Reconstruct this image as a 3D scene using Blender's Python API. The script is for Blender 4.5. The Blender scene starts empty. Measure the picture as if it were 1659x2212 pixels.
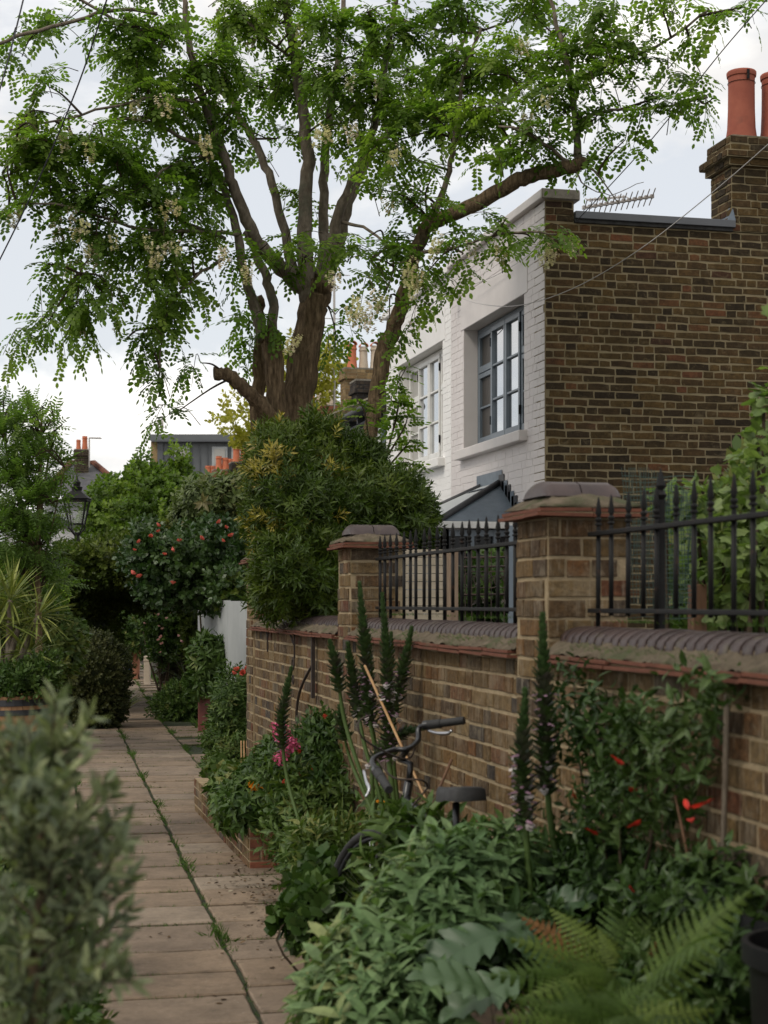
import bpy, bmesh, math, random
import numpy as np
from mathutils import Vector
# ------------------------------------------------------------------ camera, sky, sun, exposure
S = bpy.context.scene
R = math.radians
AZ = R(13.4); CH = 1.6; F = 3456.0          # view direction right of the lane (+Y), eye height, focal length in picture units (1659 wide)
SA, CA = math.sin(AZ), math.cos(AZ)
cam = bpy.data.cameras.new('camera'); cam_o = bpy.data.objects.new('camera', cam)
S.collection.objects.link(cam_o); S.camera = cam_o
cam_o.location = (0, 0, CH); cam_o.rotation_euler = (R(90), 0, -AZ)
cam.sensor_fit = 'HORIZONTAL'; cam.sensor_width = 24.0; cam.lens = 50.0
cam.shift_y = 196.0 / 1659.0
cam.clip_start = 0.1; cam.clip_end = 2000
cam.dof.use_dof = True; cam.dof.focus_distance = 13.5; cam.dof.aperture_fstop = 4.2
W = bpy.data.worlds.new('World'); S.world = W; W.use_nodes = True
def build_world():
    nt = W.node_tree; N = nt.nodes; L = nt.links
    for n in list(N): N.remove(n)
    out = N.new('ShaderNodeOutputWorld'); bg = N.new('ShaderNodeBackground'); bg.inputs[1].default_value = 0.1
    sky = N.new('ShaderNodeTexSky'); sky.sky_type = 'NISHITA'; sky.sun_disc = False
    sky.sun_elevation = R(52); sky.sun_rotation = R(235); sky.air_density = 1.0; sky.dust_density = 2.0
    tc = N.new('ShaderNodeTexCoord')
    mp = N.new('ShaderNodeMapping'); mp.inputs['Scale'].default_value = (1.0, 1.0, 1.9); mp.inputs['Location'].default_value = (0.35, 0.1, 0.52)
    L.new(tc.outputs['Generated'], mp.inputs[0])
    n1 = N.new('ShaderNodeTexNoise'); n1.inputs['Scale'].default_value = 3.2; n1.inputs['Detail'].default_value = 9; n1.inputs['Roughness'].default_value = 0.56
    n1.inputs['Distortion'].default_value = 0.25
    L.new(mp.outputs[0], n1.inputs['Vector'])
    r1 = N.new('ShaderNodeValToRGB'); r1.color_ramp.elements[0].position = 0.44; r1.color_ramp.elements[1].position = 0.54
    L.new(n1.outputs[0], r1.inputs[0])
    n2 = N.new('ShaderNodeTexNoise'); n2.inputs['Scale'].default_value = 5.5; n2.inputs['Detail'].default_value = 7; n2.inputs['Roughness'].default_value = 0.5
    mp2 = N.new('ShaderNodeMapping'); mp2.inputs['Scale'].default_value = (1.0, 1.0, 2.2); mp2.inputs['Location'].default_value = (3.1, 0.4, 1.2)
    L.new(tc.outputs['Generated'], mp2.inputs[0]); L.new(mp2.outputs[0], n2.inputs['Vector'])
    r2 = N.new('ShaderNodeValToRGB')
    e = r2.color_ramp.elements
    e[0].position = 0.42; e[0].color = (8.5, 8.35, 8.2, 1); e[1].position = 0.57; e[1].color = (12.2, 11.9, 11.4, 1)
    L.new(n2.outputs[0], r2.inputs[0])
    half = N.new('ShaderNodeMix'); half.data_type = 'RGBA'; half.inputs[0].default_value = 0.66
    half.inputs[7].default_value = (9.6, 9.7, 9.8, 1); L.new(sky.outputs[0], half.inputs[6])
    mx = N.new('ShaderNodeMix'); mx.data_type = 'RGBA'
    L.new(r1.outputs[0], mx.inputs[0]); L.new(half.outputs[2], mx.inputs[6]); L.new(r2.outputs[0], mx.inputs[7])
    L.new(mx.outputs[2], bg.inputs[0]); L.new(bg.outputs[0], out.inputs[0])
build_world()
sun = bpy.data.lights.new('sun', 'SUN'); sun.energy = 1.5; sun.angle = R(16); sun.color = (1.0, 0.93, 0.82)
sun_o = bpy.data.objects.new('sun', sun); S.collection.objects.link(sun_o)
sun_o.rotation_euler = Vector((0.78, 0.34, -0.98)).to_track_quat('-Z', 'Y').to_euler()
vs = S.view_settings; vs.view_transform = 'Standard'; vs.look = 'None'; vs.exposure = 0.1; vs.gamma = 1.0; vs.use_curve_mapping = False
S.cycles.max_bounces = 6; S.cycles.transparent_max_bounces = 4; S.cycles.diffuse_bounces = 3; S.cycles.glossy_bounces = 2; S.cycles.transmission_bounces = 3

# ------------------------------------------------------------------ places: a point of the picture at a given distance
def P(u, v, d):
    k = (u - 829.5) / F
    return Vector((d * (SA + k * CA), d * (CA - k * SA), CH - (v - 1302.0) / F * d))
def dX(u, X):                       # distance at which the sight line meets the plane x = X
    return X / (SA + (u - 829.5) / F * CA)
def proj(p):
    d = p[0] * SA + p[1] * CA
    return 829.5 + F * (p[0] * CA - p[1] * SA) / d, 1302.0 + F * (CH - p[2]) / d, d
rng = np.random.default_rng(7); rnd = random.Random(11)

# ------------------------------------------------------------------ materials
def nodes(name):
    m = bpy.data.materials.new(name); m.use_nodes = True
    nt = m.node_tree; N = nt.nodes; b = N['Principled BSDF']
    return m, N, nt.links, b
def ramp(N, stops):
    r = N.new('ShaderNodeValToRGB'); el = r.color_ramp.elements
    while len(el) < len(stops): el.new(0.5)
    for e, (p, c) in zip(el, stops): e.position = p; e.color = (*c, 1)
    return r
def noise(N, L, scale, detail=5, rough=0.6, stretch=None, dist=0.0):
    g = N.new('ShaderNodeNewGeometry'); t = N.new('ShaderNodeTexNoise')
    t.inputs['Scale'].default_value = scale; t.inputs['Detail'].default_value = detail; t.inputs['Roughness'].default_value = rough
    t.inputs['Distortion'].default_value = dist
    if stretch:
        mp = N.new('ShaderNodeMapping'); mp.inputs['Scale'].default_value = stretch
        L.new(g.outputs['Position'], mp.inputs[0]); L.new(mp.outputs[0], t.inputs['Vector'])
    else: L.new(g.outputs['Position'], t.inputs['Vector'])
    return t
def mixc(N, L, fac, a, b, mode='MIX'):
    m = N.new('ShaderNodeMix'); m.data_type = 'RGBA'; m.blend_type = mode
    for sock, val in ((m.inputs[0], fac), (m.inputs[6], a), (m.inputs[7], b)):
        if hasattr(val, 'links'): L.new(val, sock)
        elif isinstance(val, tuple): sock.default_value = (*val, 1)
        else: sock.default_value = val
    return m.outputs[2]
def bump(N, L, b, src, strength, dist):
    bp = N.new('ShaderNodeBump'); bp.inputs['Strength'].default_value = strength; bp.inputs['Distance'].default_value = dist
    L.new(src, bp.inputs['Height']); L.new(bp.outputs[0], b.inputs['Normal']); return bp
def surf(name, c1, c2, scale=8, rough=0.8, bmp=0.3, bd=0.01, c3=None, stretch=None, metal=0.0, spec=0.5, lo=0.35, hi=0.65, patch=None, fine=None):
    """plain surface: two or three tones by noise, fine relief, optional patches (colour, scale, from, to) of lichen or dirt"""
    m, N, L, b = nodes(name)
    t = noise(N, L, scale, 8, 0.65, stretch)
    st = [(lo, c1), (hi, c2)] if c3 is None else [(lo, c1), ((lo + hi) / 2, c3), (hi, c2)]
    r = ramp(N, st); L.new(t.outputs[0], r.inputs[0]); col = r.outputs[0]
    for p in (patch or []):
        tp = noise(N, L, p[1], 6, 0.6); rp = ramp(N, [(p[2], (0, 0, 0)), (p[3], (1, 1, 1))]); L.new(tp.outputs[0], rp.inputs[0])
        col = mixc(N, L, rp.outputs[0], col, p[0])
    L.new(col, b.inputs['Base Color'])
    b.inputs['Roughness'].default_value = rough; b.inputs['Metallic'].default_value = metal; b.inputs['Specular IOR Level'].default_value = spec
    if bmp:
        tb = noise(N, L, fine or scale * 5, 8, 0.7, stretch); bump(N, L, b, tb.outputs[0], bmp, bd)
    return m
def brickmat(name, stops, mott=0.5, mscale=40, bmp=0.6, bd=0.006, rough=0.9, stain=None, facec=(0.2, 0.17, 0.12), facef=0.25, streak=None):
    """each brick its own tone (random per object plus random per piece), mottled, with mortar smears and relief"""
    m, N, L, b = nodes(name)
    oi = N.new('ShaderNodeObjectInfo'); g = N.new('ShaderNodeNewGeometry')
    ad = N.new('ShaderNodeMath'); ad.operation = 'ADD'; L.new(oi.outputs['Random'], ad.inputs[0]); L.new(g.outputs['Random Per Island'], ad.inputs[1])
    fr = N.new('ShaderNodeMath'); fr.operation = 'FRACT'; L.new(ad.outputs[0], fr.inputs[0])
    r = ramp(N, stops); L.new(fr.outputs[0], r.inputs[0])
    t = noise(N, L, mscale, 8, 0.7); dk = ramp(N, [(0.3, (0.35, 0.33, 0.32)), (0.7, (1.35, 1.3, 1.25))]); L.new(t.outputs[0], dk.inputs[0])
    c = mixc(N, L, mott, r.outputs[0], dk.outputs[0], 'MULTIPLY')
    t2 = noise(N, L, mscale * 0.55, 6, 0.75, None, 0.6); f2 = ramp(N, [(0.56, (0, 0, 0)), (0.74, (facef * 2,) * 3)]); L.new(t2.outputs[0], f2.inputs[0])
    c = mixc(N, L, f2.outputs[0], c, facec)
    for st in (stain or []):
        ts = noise(N, L, st[1], 6, 0.6); rs = ramp(N, [(st[2], (0, 0, 0)), (st[3], (st[4],) * 3)]); L.new(ts.outputs[0], rs.inputs[0])
        c = mixc(N, L, rs.outputs[0], c, st[0])
    if streak:
        tq = noise(N, L, streak[1], 7, 0.7, (1, 1, 0.12)); rq = ramp(N, [(0.52, (0, 0, 0)), (0.72, (streak[2],) * 3)]); L.new(tq.outputs[0], rq.inputs[0]); c = mixc(N, L, rq.outputs[0], c, streak[0])
        tq = noise(N, L, streak[1] * .6, 7, 0.75, (1, 1, 0.2)); rq = ramp(N, [(0.56, (0, 0, 0)), (0.74, (streak[2] * 1.2,) * 3)]); L.new(tq.outputs[0], rq.inputs[0]); c = mixc(N, L, rq.outputs[0], c, (0.035, 0.027, 0.018))
    L.new(c, b.inputs['Base Color']); b.inputs['Roughness'].default_value = rough; b.inputs['Specular IOR Level'].default_value = 0.25
    tb = noise(N, L, mscale * 2.0, 8, 0.75); bump(N, L, b, tb.outputs[0], bmp, bd)
    return m
def leafmat(name, cs, trans=0.3, rough=0.45, spec=0.35, tmul=1.5):
    """leaf: tone by the 'tint' of its sprig, some light shining through"""
    m, N, L, b = nodes(name)
    at = N.new('ShaderNodeAttribute'); at.attribute_name = 'tint'
    n = len(cs); r = ramp(N, [(i / max(1, n - 1), c) for i, c in enumerate(cs)]); L.new(at.outputs['Fac'], r.inputs[0])
    g = N.new('ShaderNodeNewGeometry')
    h = N.new('ShaderNodeHueSaturation'); mr = N.new('ShaderNodeMapRange'); mr.inputs[3].default_value = 0.72; mr.inputs[4].default_value = 1.28
    L.new(g.outputs['Random Per Island'], mr.inputs[0]); L.new(mr.outputs[0], h.inputs['Value']); L.new(r.outputs[0], h.inputs['Color'])
    L.new(h.outputs[0], b.inputs['Base Color']); b.inputs['Roughness'].default_value = rough; b.inputs['Specular IOR Level'].default_value = spec
    if trans > 0:
        tr = N.new('ShaderNodeBsdfTranslucent'); ms = N.new('ShaderNodeMixShader'); ms.inputs[0].default_value = trans
        tc = mixc(N, L, 1.0, h.outputs[0], (tmul * 0.95, tmul * 1.1, tmul * 0.5), 'MULTIPLY'); L.new(tc, tr.inputs[0])
        L.new(b.outputs[0], ms.inputs[1]); L.new(tr.outputs[0], ms.inputs[2])
        L.new(ms.outputs[0], N['Material Output'].inputs[0])
    return m
def plain(name, c, rough=0.5, metal=0.0, spec=0.5):
    m, N, L, b = nodes(name); b.inputs['Base Color'].default_value = (*c, 1); b.inputs['Roughness'].default_value = rough
    b.inputs['Metallic'].default_value = metal; b.inputs['Specular IOR Level'].default_value = spec; return m
M = {}
M['soil'] = surf('soil', (0.018, 0.013, 0.009), (0.06, 0.045, 0.03), 9, 0.95, 0.8, 0.03)
M['slab'] = None
def slabmat():
    m, N, L, b = nodes('paving stone')
    oi = N.new('ShaderNodeObjectInfo'); r = ramp(N, [(0, (0.20, 0.146, 0.100)), (0.25, (0.235, 0.174, 0.120)), (0.5, (0.175, 0.132, 0.096)), (0.75, (0.255, 0.192, 0.134)), (0.92, (0.19, 0.145, 0.108)), (1, (0.32, 0.262, 0.195))])
    L.new(oi.outputs['Random'], r.inputs[0])
    t = noise(N, L, 3.5, 9, 0.7); dk = ramp(N, [(0.28, (0.42, 0.40, 0.37)), (0.62, (1.2, 1.18, 1.15))]); L.new(t.outputs[0], dk.inputs[0])
    c = mixc(N, L, 0.65, r.outputs[0], dk.outputs[0], 'MULTIPLY')
    t2 = noise(N, L, 28, 9, 0.8); d2 = ramp(N, [(0.3, (0.55, 0.53, 0.5)), (0.6, (1.1, 1.1, 1.1))]); L.new(t2.outputs[0], d2.inputs[0])
    c = mixc(N, L, 0.3, c, d2.outputs[0], 'MULTIPLY')
    t3 = noise(N, L, 1.7, 7, 0.65); d3 = ramp(N, [(0.57, (0, 0, 0)), (0.70, (0.8, 0.8, 0.8))]); L.new(t3.outputs[0], d3.inputs[0])
    c = mixc(N, L, d3.outputs[0], c, (0.045, 0.038, 0.028))
    t4 = noise(N, L, 60, 4, 0.6); d4 = ramp(N, [(0.66, (0, 0, 0)), (0.72, (0.6, 0.6, 0.6))]); L.new(t4.outputs[0], d4.inputs[0]); c = mixc(N, L, d4.outputs[0], c, (0.36, 0.31, 0.24))
    t5 = noise(N, L, 9, 8, 0.75); d5 = ramp(N, [(0.56, (0, 0, 0)), (0.68, (0.7, 0.7, 0.7))]); L.new(t5.outputs[0], d5.inputs[0]); c = mixc(N, L, d5.outputs[0], c, (0.09, 0.07, 0.048))
    L.new(c, b.inputs['Base Color']); b.inputs['Roughness'].default_value = 0.78; b.inputs['Specular IOR Level'].default_value = 0.3
    tb = noise(N, L, 22, 10, 0.7); bump(N, L, b, tb.outputs[0], 0.55, 0.012); return m
M['slab'] = slabmat()
M['joint'] = surf('earth in the joints', (0.016, 0.016, 0.007), (0.034, 0.050, 0.012), 14, 0.95, 0.6, 0.02)
M['garden_brick'] = brickmat('old stock brick', [(0, (0.165, 0.105, 0.043)), (0.14, (0.095, 0.058, 0.028)), (0.28, (0.185, 0.122, 0.05)), (0.4, (0.070, 0.048, 0.030)), (0.52, (0.14, 0.078, 0.034)), (0.64, (0.20, 0.142, 0.068)), (0.76, (0.125, 0.048, 0.026)), (0.86, (0.18, 0.108, 0.038)), (0.94, (0.045, 0.038, 0.034)), (1, (0.13, 0.10, 0.06))], 0.9, 38, 0.9, 0.011, 0.92, [((0.26, 0.21, 0.14), 6, 0.54, 0.76, .8), ((0.05, 0.042, 0.028), 2.2, 0.56, 0.75, .6), ((0.10, 0.10, 0.05), 3.1, 0.62, 0.78, .5)], (0.29, 0.23, 0.15), 0.45, ((0.36, 0.31, 0.23), 55, .55))
M['garden_mortar'] = surf('lime mortar', (0.25, 0.19, 0.112), (0.42, 0.33, 0.205), 14, 0.95, 0.8, 0.012, None, None, 0, 0.2, 0.3, 0.7, [((0.09, 0.085, 0.04), 5, 0.58, 0.75)])
M['house_brick'] = brickmat('dark stock brick', [(0, (0.048, 0.033, 0.015)), (0.16, (0.028, 0.020, 0.011)), (0.32, (0.085, 0.056, 0.020)), (0.48, (0.038, 0.026, 0.014)), (0.64, (0.105, 0.066, 0.023)), (0.78, (0.050, 0.033, 0.016)), (0.9, (0.092, 0.055, 0.022)), (0.965, (0.14, 0.058, 0.027)), (1, (0.03, 0.022, 0.015))], 0.85, 24, 0.8, 0.008, 0.92, [((0.020, 0.016, 0.011), 0.9, 0.52, 0.72, .65), ((0.17, 0.075, 0.045), 2.6, 0.64, 0.76, .6), ((0.19, 0.155, 0.095), 4.5, 0.62, 0.78, .5)], (0.17, 0.13, 0.07), 0.42)
M['house_mortar'] = surf('house mortar', (0.19, 0.152, 0.086), (0.285, 0.232, 0.14), 5, 0.95, 0.6, 0.01, None, None, 0, 0.2, 0.3, 0.7, [((0.09, 0.07, 0.042), 0.9, 0.52, 0.75)])
M['yellow_brick'] = brickmat('yellow stock brick', [(0, (0.30, 0.21, 0.10)), (0.3, (0.16, 0.105, 0.05)), (0.5, (0.34, 0.245, 0.125)), (0.75, (0.12, 0.08, 0.045)), (1, (0.27, 0.18, 0.085))], 0.6, 18)
M['sooty_brick'] = brickmat('sooty brick', [(0, (0.03, 0.024, 0.02)), (0.5, (0.055, 0.042, 0.03)), (1, (0.02, 0.017, 0.015))], 0.6, 18)
M['red_brick'] = brickmat('red brick', [(0, (0.24, 0.085, 0.05)), (0.5, (0.16, 0.065, 0.04)), (1, (0.27, 0.12, 0.07))], 0.6, 18)
def paint(name, c, c2):
    return surf(name, c, c2, 3.0, 0.62, 0.35, 0.004, None, None, 0, 0.4, 0.25, 0.75, None, 60)
M['paint_lilac'] = paint('lilac white masonry paint', (0.62, 0.575, 0.56), (0.70, 0.655, 0.64))
M['paint_white'] = paint('white masonry paint', (0.79, 0.775, 0.755), (0.85, 0.835, 0.815))
M['render_lilac'] = surf('lilac white smooth render', (0.60, 0.56, 0.54), (0.67, 0.625, 0.605), 2.2, 0.6, 0.1, 0.003)
M['render_white'] = surf('white smooth render', (0.74, 0.725, 0.70), (0.81, 0.79, 0.77), 2.2, 0.6, 0.1, 0.003)
M['grey_frame'] = surf('blue grey joinery paint', (0.115, 0.145, 0.175), (0.14, 0.17, 0.20), 6, 0.4, 0.05, 0.002)
M['white_frame'] = surf('white joinery paint', (0.66, 0.65, 0.62), (0.74, 0.73, 0.70), 6, 0.4, 0.05, 0.002)
def glass(name, base, ior):
    m, N, L, b = nodes(name); b.inputs['Base Color'].default_value = (*base, 1); b.inputs['Roughness'].default_value = 0.02
    b.inputs['IOR'].default_value = ior; b.inputs['Specular IOR Level'].default_value = 0.5
    t = noise(N, L, 1.6, 2, 0.4); bump(N, L, b, t.outputs[0], 0.05, 0.02); return m
def mirrorish():
    m, N, L, b = nodes('window glass'); g = N.new('ShaderNodeBsdfGlossy'); g.inputs['Roughness'].default_value = 0.015; g.inputs['Color'].default_value = (0.93, 0.95, 0.97, 1); ms = N.new('ShaderNodeMixShader'); ms.inputs[0].default_value = 0.68
    b.inputs['Base Color'].default_value = (0.02, 0.022, 0.025, 1); t = noise(N, L, 1.3, 2, 0.4); bp = bump(N, L, b, t.outputs[0], 0.06, 0.02); L.new(bp.outputs[0], g.inputs['Normal'])
    L.new(b.outputs[0], ms.inputs[1]); L.new(g.outputs[0], ms.inputs[2]); L.new(ms.outputs[0], N['Material Output'].inputs[0]); return m
M['glass'] = mirrorish()
def clearp():
    m, N, L, b = nodes('lantern glass'); g = N.new('ShaderNodeBsdfGlossy'); g.inputs['Roughness'].default_value = 0.03; t = N.new('ShaderNodeBsdfTransparent'); ms = N.new('ShaderNodeMixShader'); ms.inputs[0].default_value = 0.2
    L.new(t.outputs[0], ms.inputs[1]); L.new(g.outputs[0], ms.inputs[2]); L.new(ms.outputs[0], N['Material Output'].inputs[0]); return m
M['clear_pane'] = clearp()
M['glass_dim'] = plain('glass behind a fly screen', (0.05, 0.045, 0.04), 0.35, 0, 0.4)
M['glass_dark'] = plain('glass of a dark room', (0.012, 0.012, 0.013), 0.15, 0, 0.25)
M['glass_blind'] = plain('glass before a cream blind', (0.36, 0.35, 0.32), 0.3, 0, 0.5)
M['lead'] = surf('lead sheet', (0.10, 0.125, 0.155), (0.19, 0.23, 0.27), 4, 0.42, 0.2, 0.01, None, None, 0.35, 0.5, 0.3, 0.7)
M['dark_lead'] = surf('dark lead roll', (0.025, 0.025, 0.027), (0.05, 0.05, 0.055), 6, 0.5, 0.2, 0.006)
M['capping'] = surf('grey metal capping', (0.075, 0.08, 0.088), (0.095, 0.1, 0.11), 2, 0.42, 0.05, 0.003)
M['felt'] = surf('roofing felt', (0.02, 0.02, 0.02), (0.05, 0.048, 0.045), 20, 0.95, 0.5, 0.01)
M['coping_stone'] = surf('weathered coping stone', (0.13, 0.115, 0.09), (0.26, 0.235, 0.19), 9, 0.9, 0.5, 0.01)
M['clay_pot'] = surf('red clay pot', (0.25, 0.065, 0.04), (0.33, 0.098, 0.058), 5, 0.72, 0.15, 0.004, None, None, 0, 0.3, 0.3, 0.7, [((0.13, 0.055, 0.04), 4, 0.55, 0.8)])
M['orange_pot'] = surf('orange clay pot', (0.44, 0.12, 0.05), (0.52, 0.16, 0.075), 5, 0.7, 0.1, 0.004)
M['buff_pot'] = surf('buff clay pot', (0.42, 0.34, 0.25), (0.54, 0.45, 0.35), 5, 0.8, 0.2, 0.004)
M['bull'] = surf('plum engineering brick', (0.028, 0.017, 0.0155), (0.060, 0.038, 0.033), 9, 0.45, 0.25, 0.004, None, None, 0, 0.45, 0.3, 0.7, [((0.10, 0.085, 0.05), 12, 0.6, 0.78)])
M['tile'] = surf('red clay tile', (0.095, 0.036, 0.022), (0.165, 0.062, 0.036), 12, 0.85, 0.4, 0.005, None, None, 0, 0.3, 0.3, 0.7, [((0.11, 0.09, 0.05), 9, 0.58, 0.75)])
M['cement'] = surf('rough cement fillet', (0.085, 0.068, 0.046), (0.20, 0.16, 0.11), 16, 0.95, 1.0, 0.02, None, None, 0, 0.2, 0.3, 0.7, [((0.085, 0.09, 0.045), 6, 0.52, 0.66)], 55)
M['moss'] = surf('moss', (0.045, 0.055, 0.012), (0.10, 0.085, 0.025), 25, 1.0, 0.9, 0.02)
M['iron'] = surf('black painted iron', (0.006, 0.006, 0.006), (0.013, 0.012, 0.011), 12, 0.6, 0.3, 0.003, None, None, 0, 0.2, 0.3, 0.75, [((0.075, 0.032, 0.016), 16, 0.62, 0.78)])
M['rust_iron'] = surf('rusty iron', (0.018, 0.014, 0.012), (0.05, 0.03, 0.02), 12, 0.8, 0.4, 0.003)
M['bark'] = surf('furrowed bark', (0.08, 0.056, 0.033), (0.40, 0.29, 0.175), 7, 0.95, 1.0, 0.05, (0.225, 0.156, 0.092), (6, 6, 1.0), 0, 0.15, 0.32, 0.68, [((0.075, 0.07, 0.035), 3, 0.58, 0.75)], 26)
M['limb_bark'] = surf('smooth limb bark', (0.09, 0.072, 0.052), (0.26, 0.22, 0.17), 7, 0.9, 0.7, 0.012, (0.155, 0.126, 0.094), (3, 3, 1.4), 0, 0.15, 0.3, 0.7, [((0.10, 0.105, 0.075), 4, 0.55, 0.75)])
M['twig'] = plain('twig bark', (0.045, 0.032, 0.02), 0.9, 0, 0.2)
M['green_stem'] = plain('green stem', (0.055, 0.092, 0.02), 0.6, 0, 0.3)
M['wood'] = surf('weathered timber', (0.17, 0.115, 0.075), (0.29, 0.215, 0.15), 6, 0.85, 0.4, 0.005, None, (4, 4, 0.6))
M['brown_wood'] = surf('brown stained timber', (0.075, 0.035, 0.017), (0.15, 0.075, 0.036), 6, 0.75, 0.4, 0.005, None, (5, 5, 0.6))
M['cream_wood'] = surf('cream board', (0.27, 0.23, 0.165), (0.35, 0.30, 0.225), 5, 0.7, 0.2, 0.004, None, (1, 1, 6))
M['oak'] = surf('barrel oak', (0.20, 0.098, 0.04), (0.34, 0.185, 0.08), 6, 0.7, 0.35, 0.004, None, (6, 6, 0.8))
M['hoop'] = surf('barrel hoop', (0.010, 0.010, 0.012), (0.022, 0.022, 0.024), 10, 0.45, 0.2, 0.002)
M['cane'] = surf('bamboo cane', (0.30, 0.16, 0.06), (0.42, 0.25, 0.105), 14, 0.5, 0.1, 0.002)
M['white_board'] = surf('white painted board', (0.36, 0.375, 0.37), (0.43, 0.445, 0.44), 2, 0.6, 0.1, 0.003)
M['rubber'] = surf('black rubber', (0.010, 0.010, 0.010), (0.02, 0.019, 0.018), 20, 0.7, 0.4, 0.003)
M['black_paint'] = plain('black bicycle enamel', (0.008, 0.008, 0.009), 0.3)
M['chrome'] = plain('bare alloy', (0.45, 0.45, 0.46), 0.3, 1.0)
M['slate'] = surf('roof slate', (0.035, 0.036, 0.042), (0.085, 0.082, 0.085), 5, 0.7, 0.3, 0.006)
M['zinc'] = surf('zinc cladding', (0.095, 0.104, 0.108), (0.12, 0.128, 0.132), 1.2, 0.5, 0.05, 0.003)
M['plastic_pot'] = plain('dark grey plastic', (0.010, 0.010, 0.011), 0.5, 0, 0.25)
M['blue_pot'] = plain('blue glaze', (0.02, 0.05, 0.12), 0.25)
M['dark_red'] = surf('dark red glazed clay', (0.11, 0.028, 0.022), (0.17, 0.045, 0.032), 6, 0.5, 0.1, 0.003)
M['net'] = plain('green plastic netting', (0.012, 0.04, 0.028), 0.5)
M['cable'] = plain('black cable', (0.035, 0.036, 0.045), 0.6)
M['cable_grey'] = plain('pale cable', (0.45, 0.43, 0.42), 0.6)
M['alu'] = plain('dull aluminium', (0.42, 0.39, 0.36), 0.5, 0.6)
M['terracotta'] = surf('terracotta', (0.27, 0.105, 0.055), (0.36, 0.16, 0.09), 6, 0.8, 0.2, 0.004)
# leaves
M['robinia'] = leafmat('robinia leaf', [(0.066, 0.115, 0.018), (0.098, 0.158, 0.025), (0.16, 0.22, 0.038)], 0.5, 0.5, 0.2, 2.0)
M['blossom'] = leafmat('white blossom', [(0.66, 0.56, 0.45), (0.80, 0.73, 0.62)], 0.4, 0.7, 0.2, 1.0)
M['shrub'] = leafmat('dark glossy leaf', [(0.028, 0.050, 0.007), (0.045, 0.076, 0.010), (0.082, 0.112, 0.016)], 0.22, 0.42, 0.22)
M['shrub_yellow'] = leafmat('golden leaf', [(0.16, 0.16, 0.02), (0.29, 0.225, 0.028), (0.34, 0.30, 0.06)], 0.25, 0.4, 0.4, 1.1)
M['arch_leaf'] = leafmat('hedge leaf', [(0.036, 0.058, 0.011), (0.064, 0.092, 0.016), (0.115, 0.14, 0.026)], 0.25, 0.45, 0.2)
M['rose_leaf'] = leafmat('rose leaf', [(0.022, 0.05, 0.013), (0.034, 0.07, 0.018), (0.058, 0.098, 0.027)], 0.18, 0.42, 0.4)
M['bright_leaf'] = leafmat('bright green leaf', [(0.06, 0.105, 0.017), (0.095, 0.155, 0.022), (0.17, 0.235, 0.036)], 0.38, 0.5, 0.3)
M['red_tip'] = leafmat('reddish green leaf', [(0.085, 0.115, 0.04), (0.115, 0.145, 0.048), (0.18, 0.12, 0.06)], 0.25, 0.5, 0.3)
M['ash_leaf'] = leafmat('left tree leaf', [(0.062, 0.108, 0.024), (0.095, 0.155, 0.034), (0.165, 0.225, 0.058)], 0.5, 0.5, 0.2)
M['dark_leaf'] = leafmat('dark bush leaf', [(0.028, 0.040, 0.012), (0.045, 0.055, 0.018), (0.075, 0.080, 0.028)], 0.15, 0.5, 0.2)
M['purple_leaf'] = leafmat('purple bush leaf', [(0.035, 0.042, 0.022), (0.062, 0.045, 0.040), (0.085, 0.085, 0.045)], 0.15, 0.5, 0.2)
M['bed_leaf'] = leafmat('bed plant leaf', [(0.030, 0.062, 0.013), (0.044, 0.082, 0.017), (0.060, 0.102, 0.022), (0.085, 0.13, 0.030), (0.15, 0.16, 0.045)], 0.22, 0.48, 0.25)
M['sage_leaf'] = leafmat('felted leaf', [(0.060, 0.108, 0.040), (0.082, 0.140, 0.052), (0.11, 0.172, 0.068), (0.145, 0.205, 0.088), (0.21, 0.225, 0.09)], 0.25, 0.65, 0.2)
M['acanthus_leaf'] = leafmat('acanthus leaf', [(0.036, 0.070, 0.028), (0.050, 0.090, 0.038), (0.072, 0.118, 0.052)], 0.12, 0.45, 0.4)
M['fern_leaf'] = leafmat('fern leaf', [(0.045, 0.078, 0.016), (0.065, 0.108, 0.022), (0.11, 0.15, 0.03)], 0.3, 0.6, 0.2)
M['fern_brown'] = leafmat('withered fern leaf', [(0.16, 0.075, 0.03), (0.22, 0.115, 0.05)], 0.2, 0.8, 0.1, 1.0)
M['olive_leaf'] = leafmat('olive leaf', [(0.075, 0.098, 0.058), (0.135, 0.162, 0.088), (0.25, 0.27, 0.135)], 0.25, 0.55, 0.3, 1.2)
M['yucca_leaf'] = leafmat('yucca leaf', [(0.11, 0.15, 0.028), (0.18, 0.21, 0.042), (0.26, 0.275, 0.07)], 0.2, 0.45, 0.4, 1.1)
M['vine_leaf'] = leafmat('vine leaf', [(0.06, 0.105, 0.026), (0.10, 0.155, 0.04), (0.17, 0.22, 0.075)], 0.35, 0.5, 0.3, 1.4)
M['claw_leaf'] = leafmat('climber leaf', [(0.022, 0.046, 0.011), (0.036, 0.068, 0.016), (0.062, 0.096, 0.028)], 0.15, 0.4, 0.22)
M['gold_tree'] = leafmat('golden tree leaf', [(0.27, 0.26, 0.03), (0.36, 0.33, 0.05), (0.42, 0.40, 0.08)], 0.4, 0.6, 0.2, 1.2)
M['grass'] = leafmat('grass blade', [(0.035, 0.075, 0.012), (0.06, 0.115, 0.02), (0.09, 0.14, 0.03)], 0.25, 0.6, 0.2)
M['litter'] = leafmat('dead leaf', [(0.02, 0.014, 0.009), (0.05, 0.03, 0.016), (0.13, 0.085, 0.045), (0.32, 0.28, 0.2)], 0.0, 0.9, 0.1)
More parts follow.
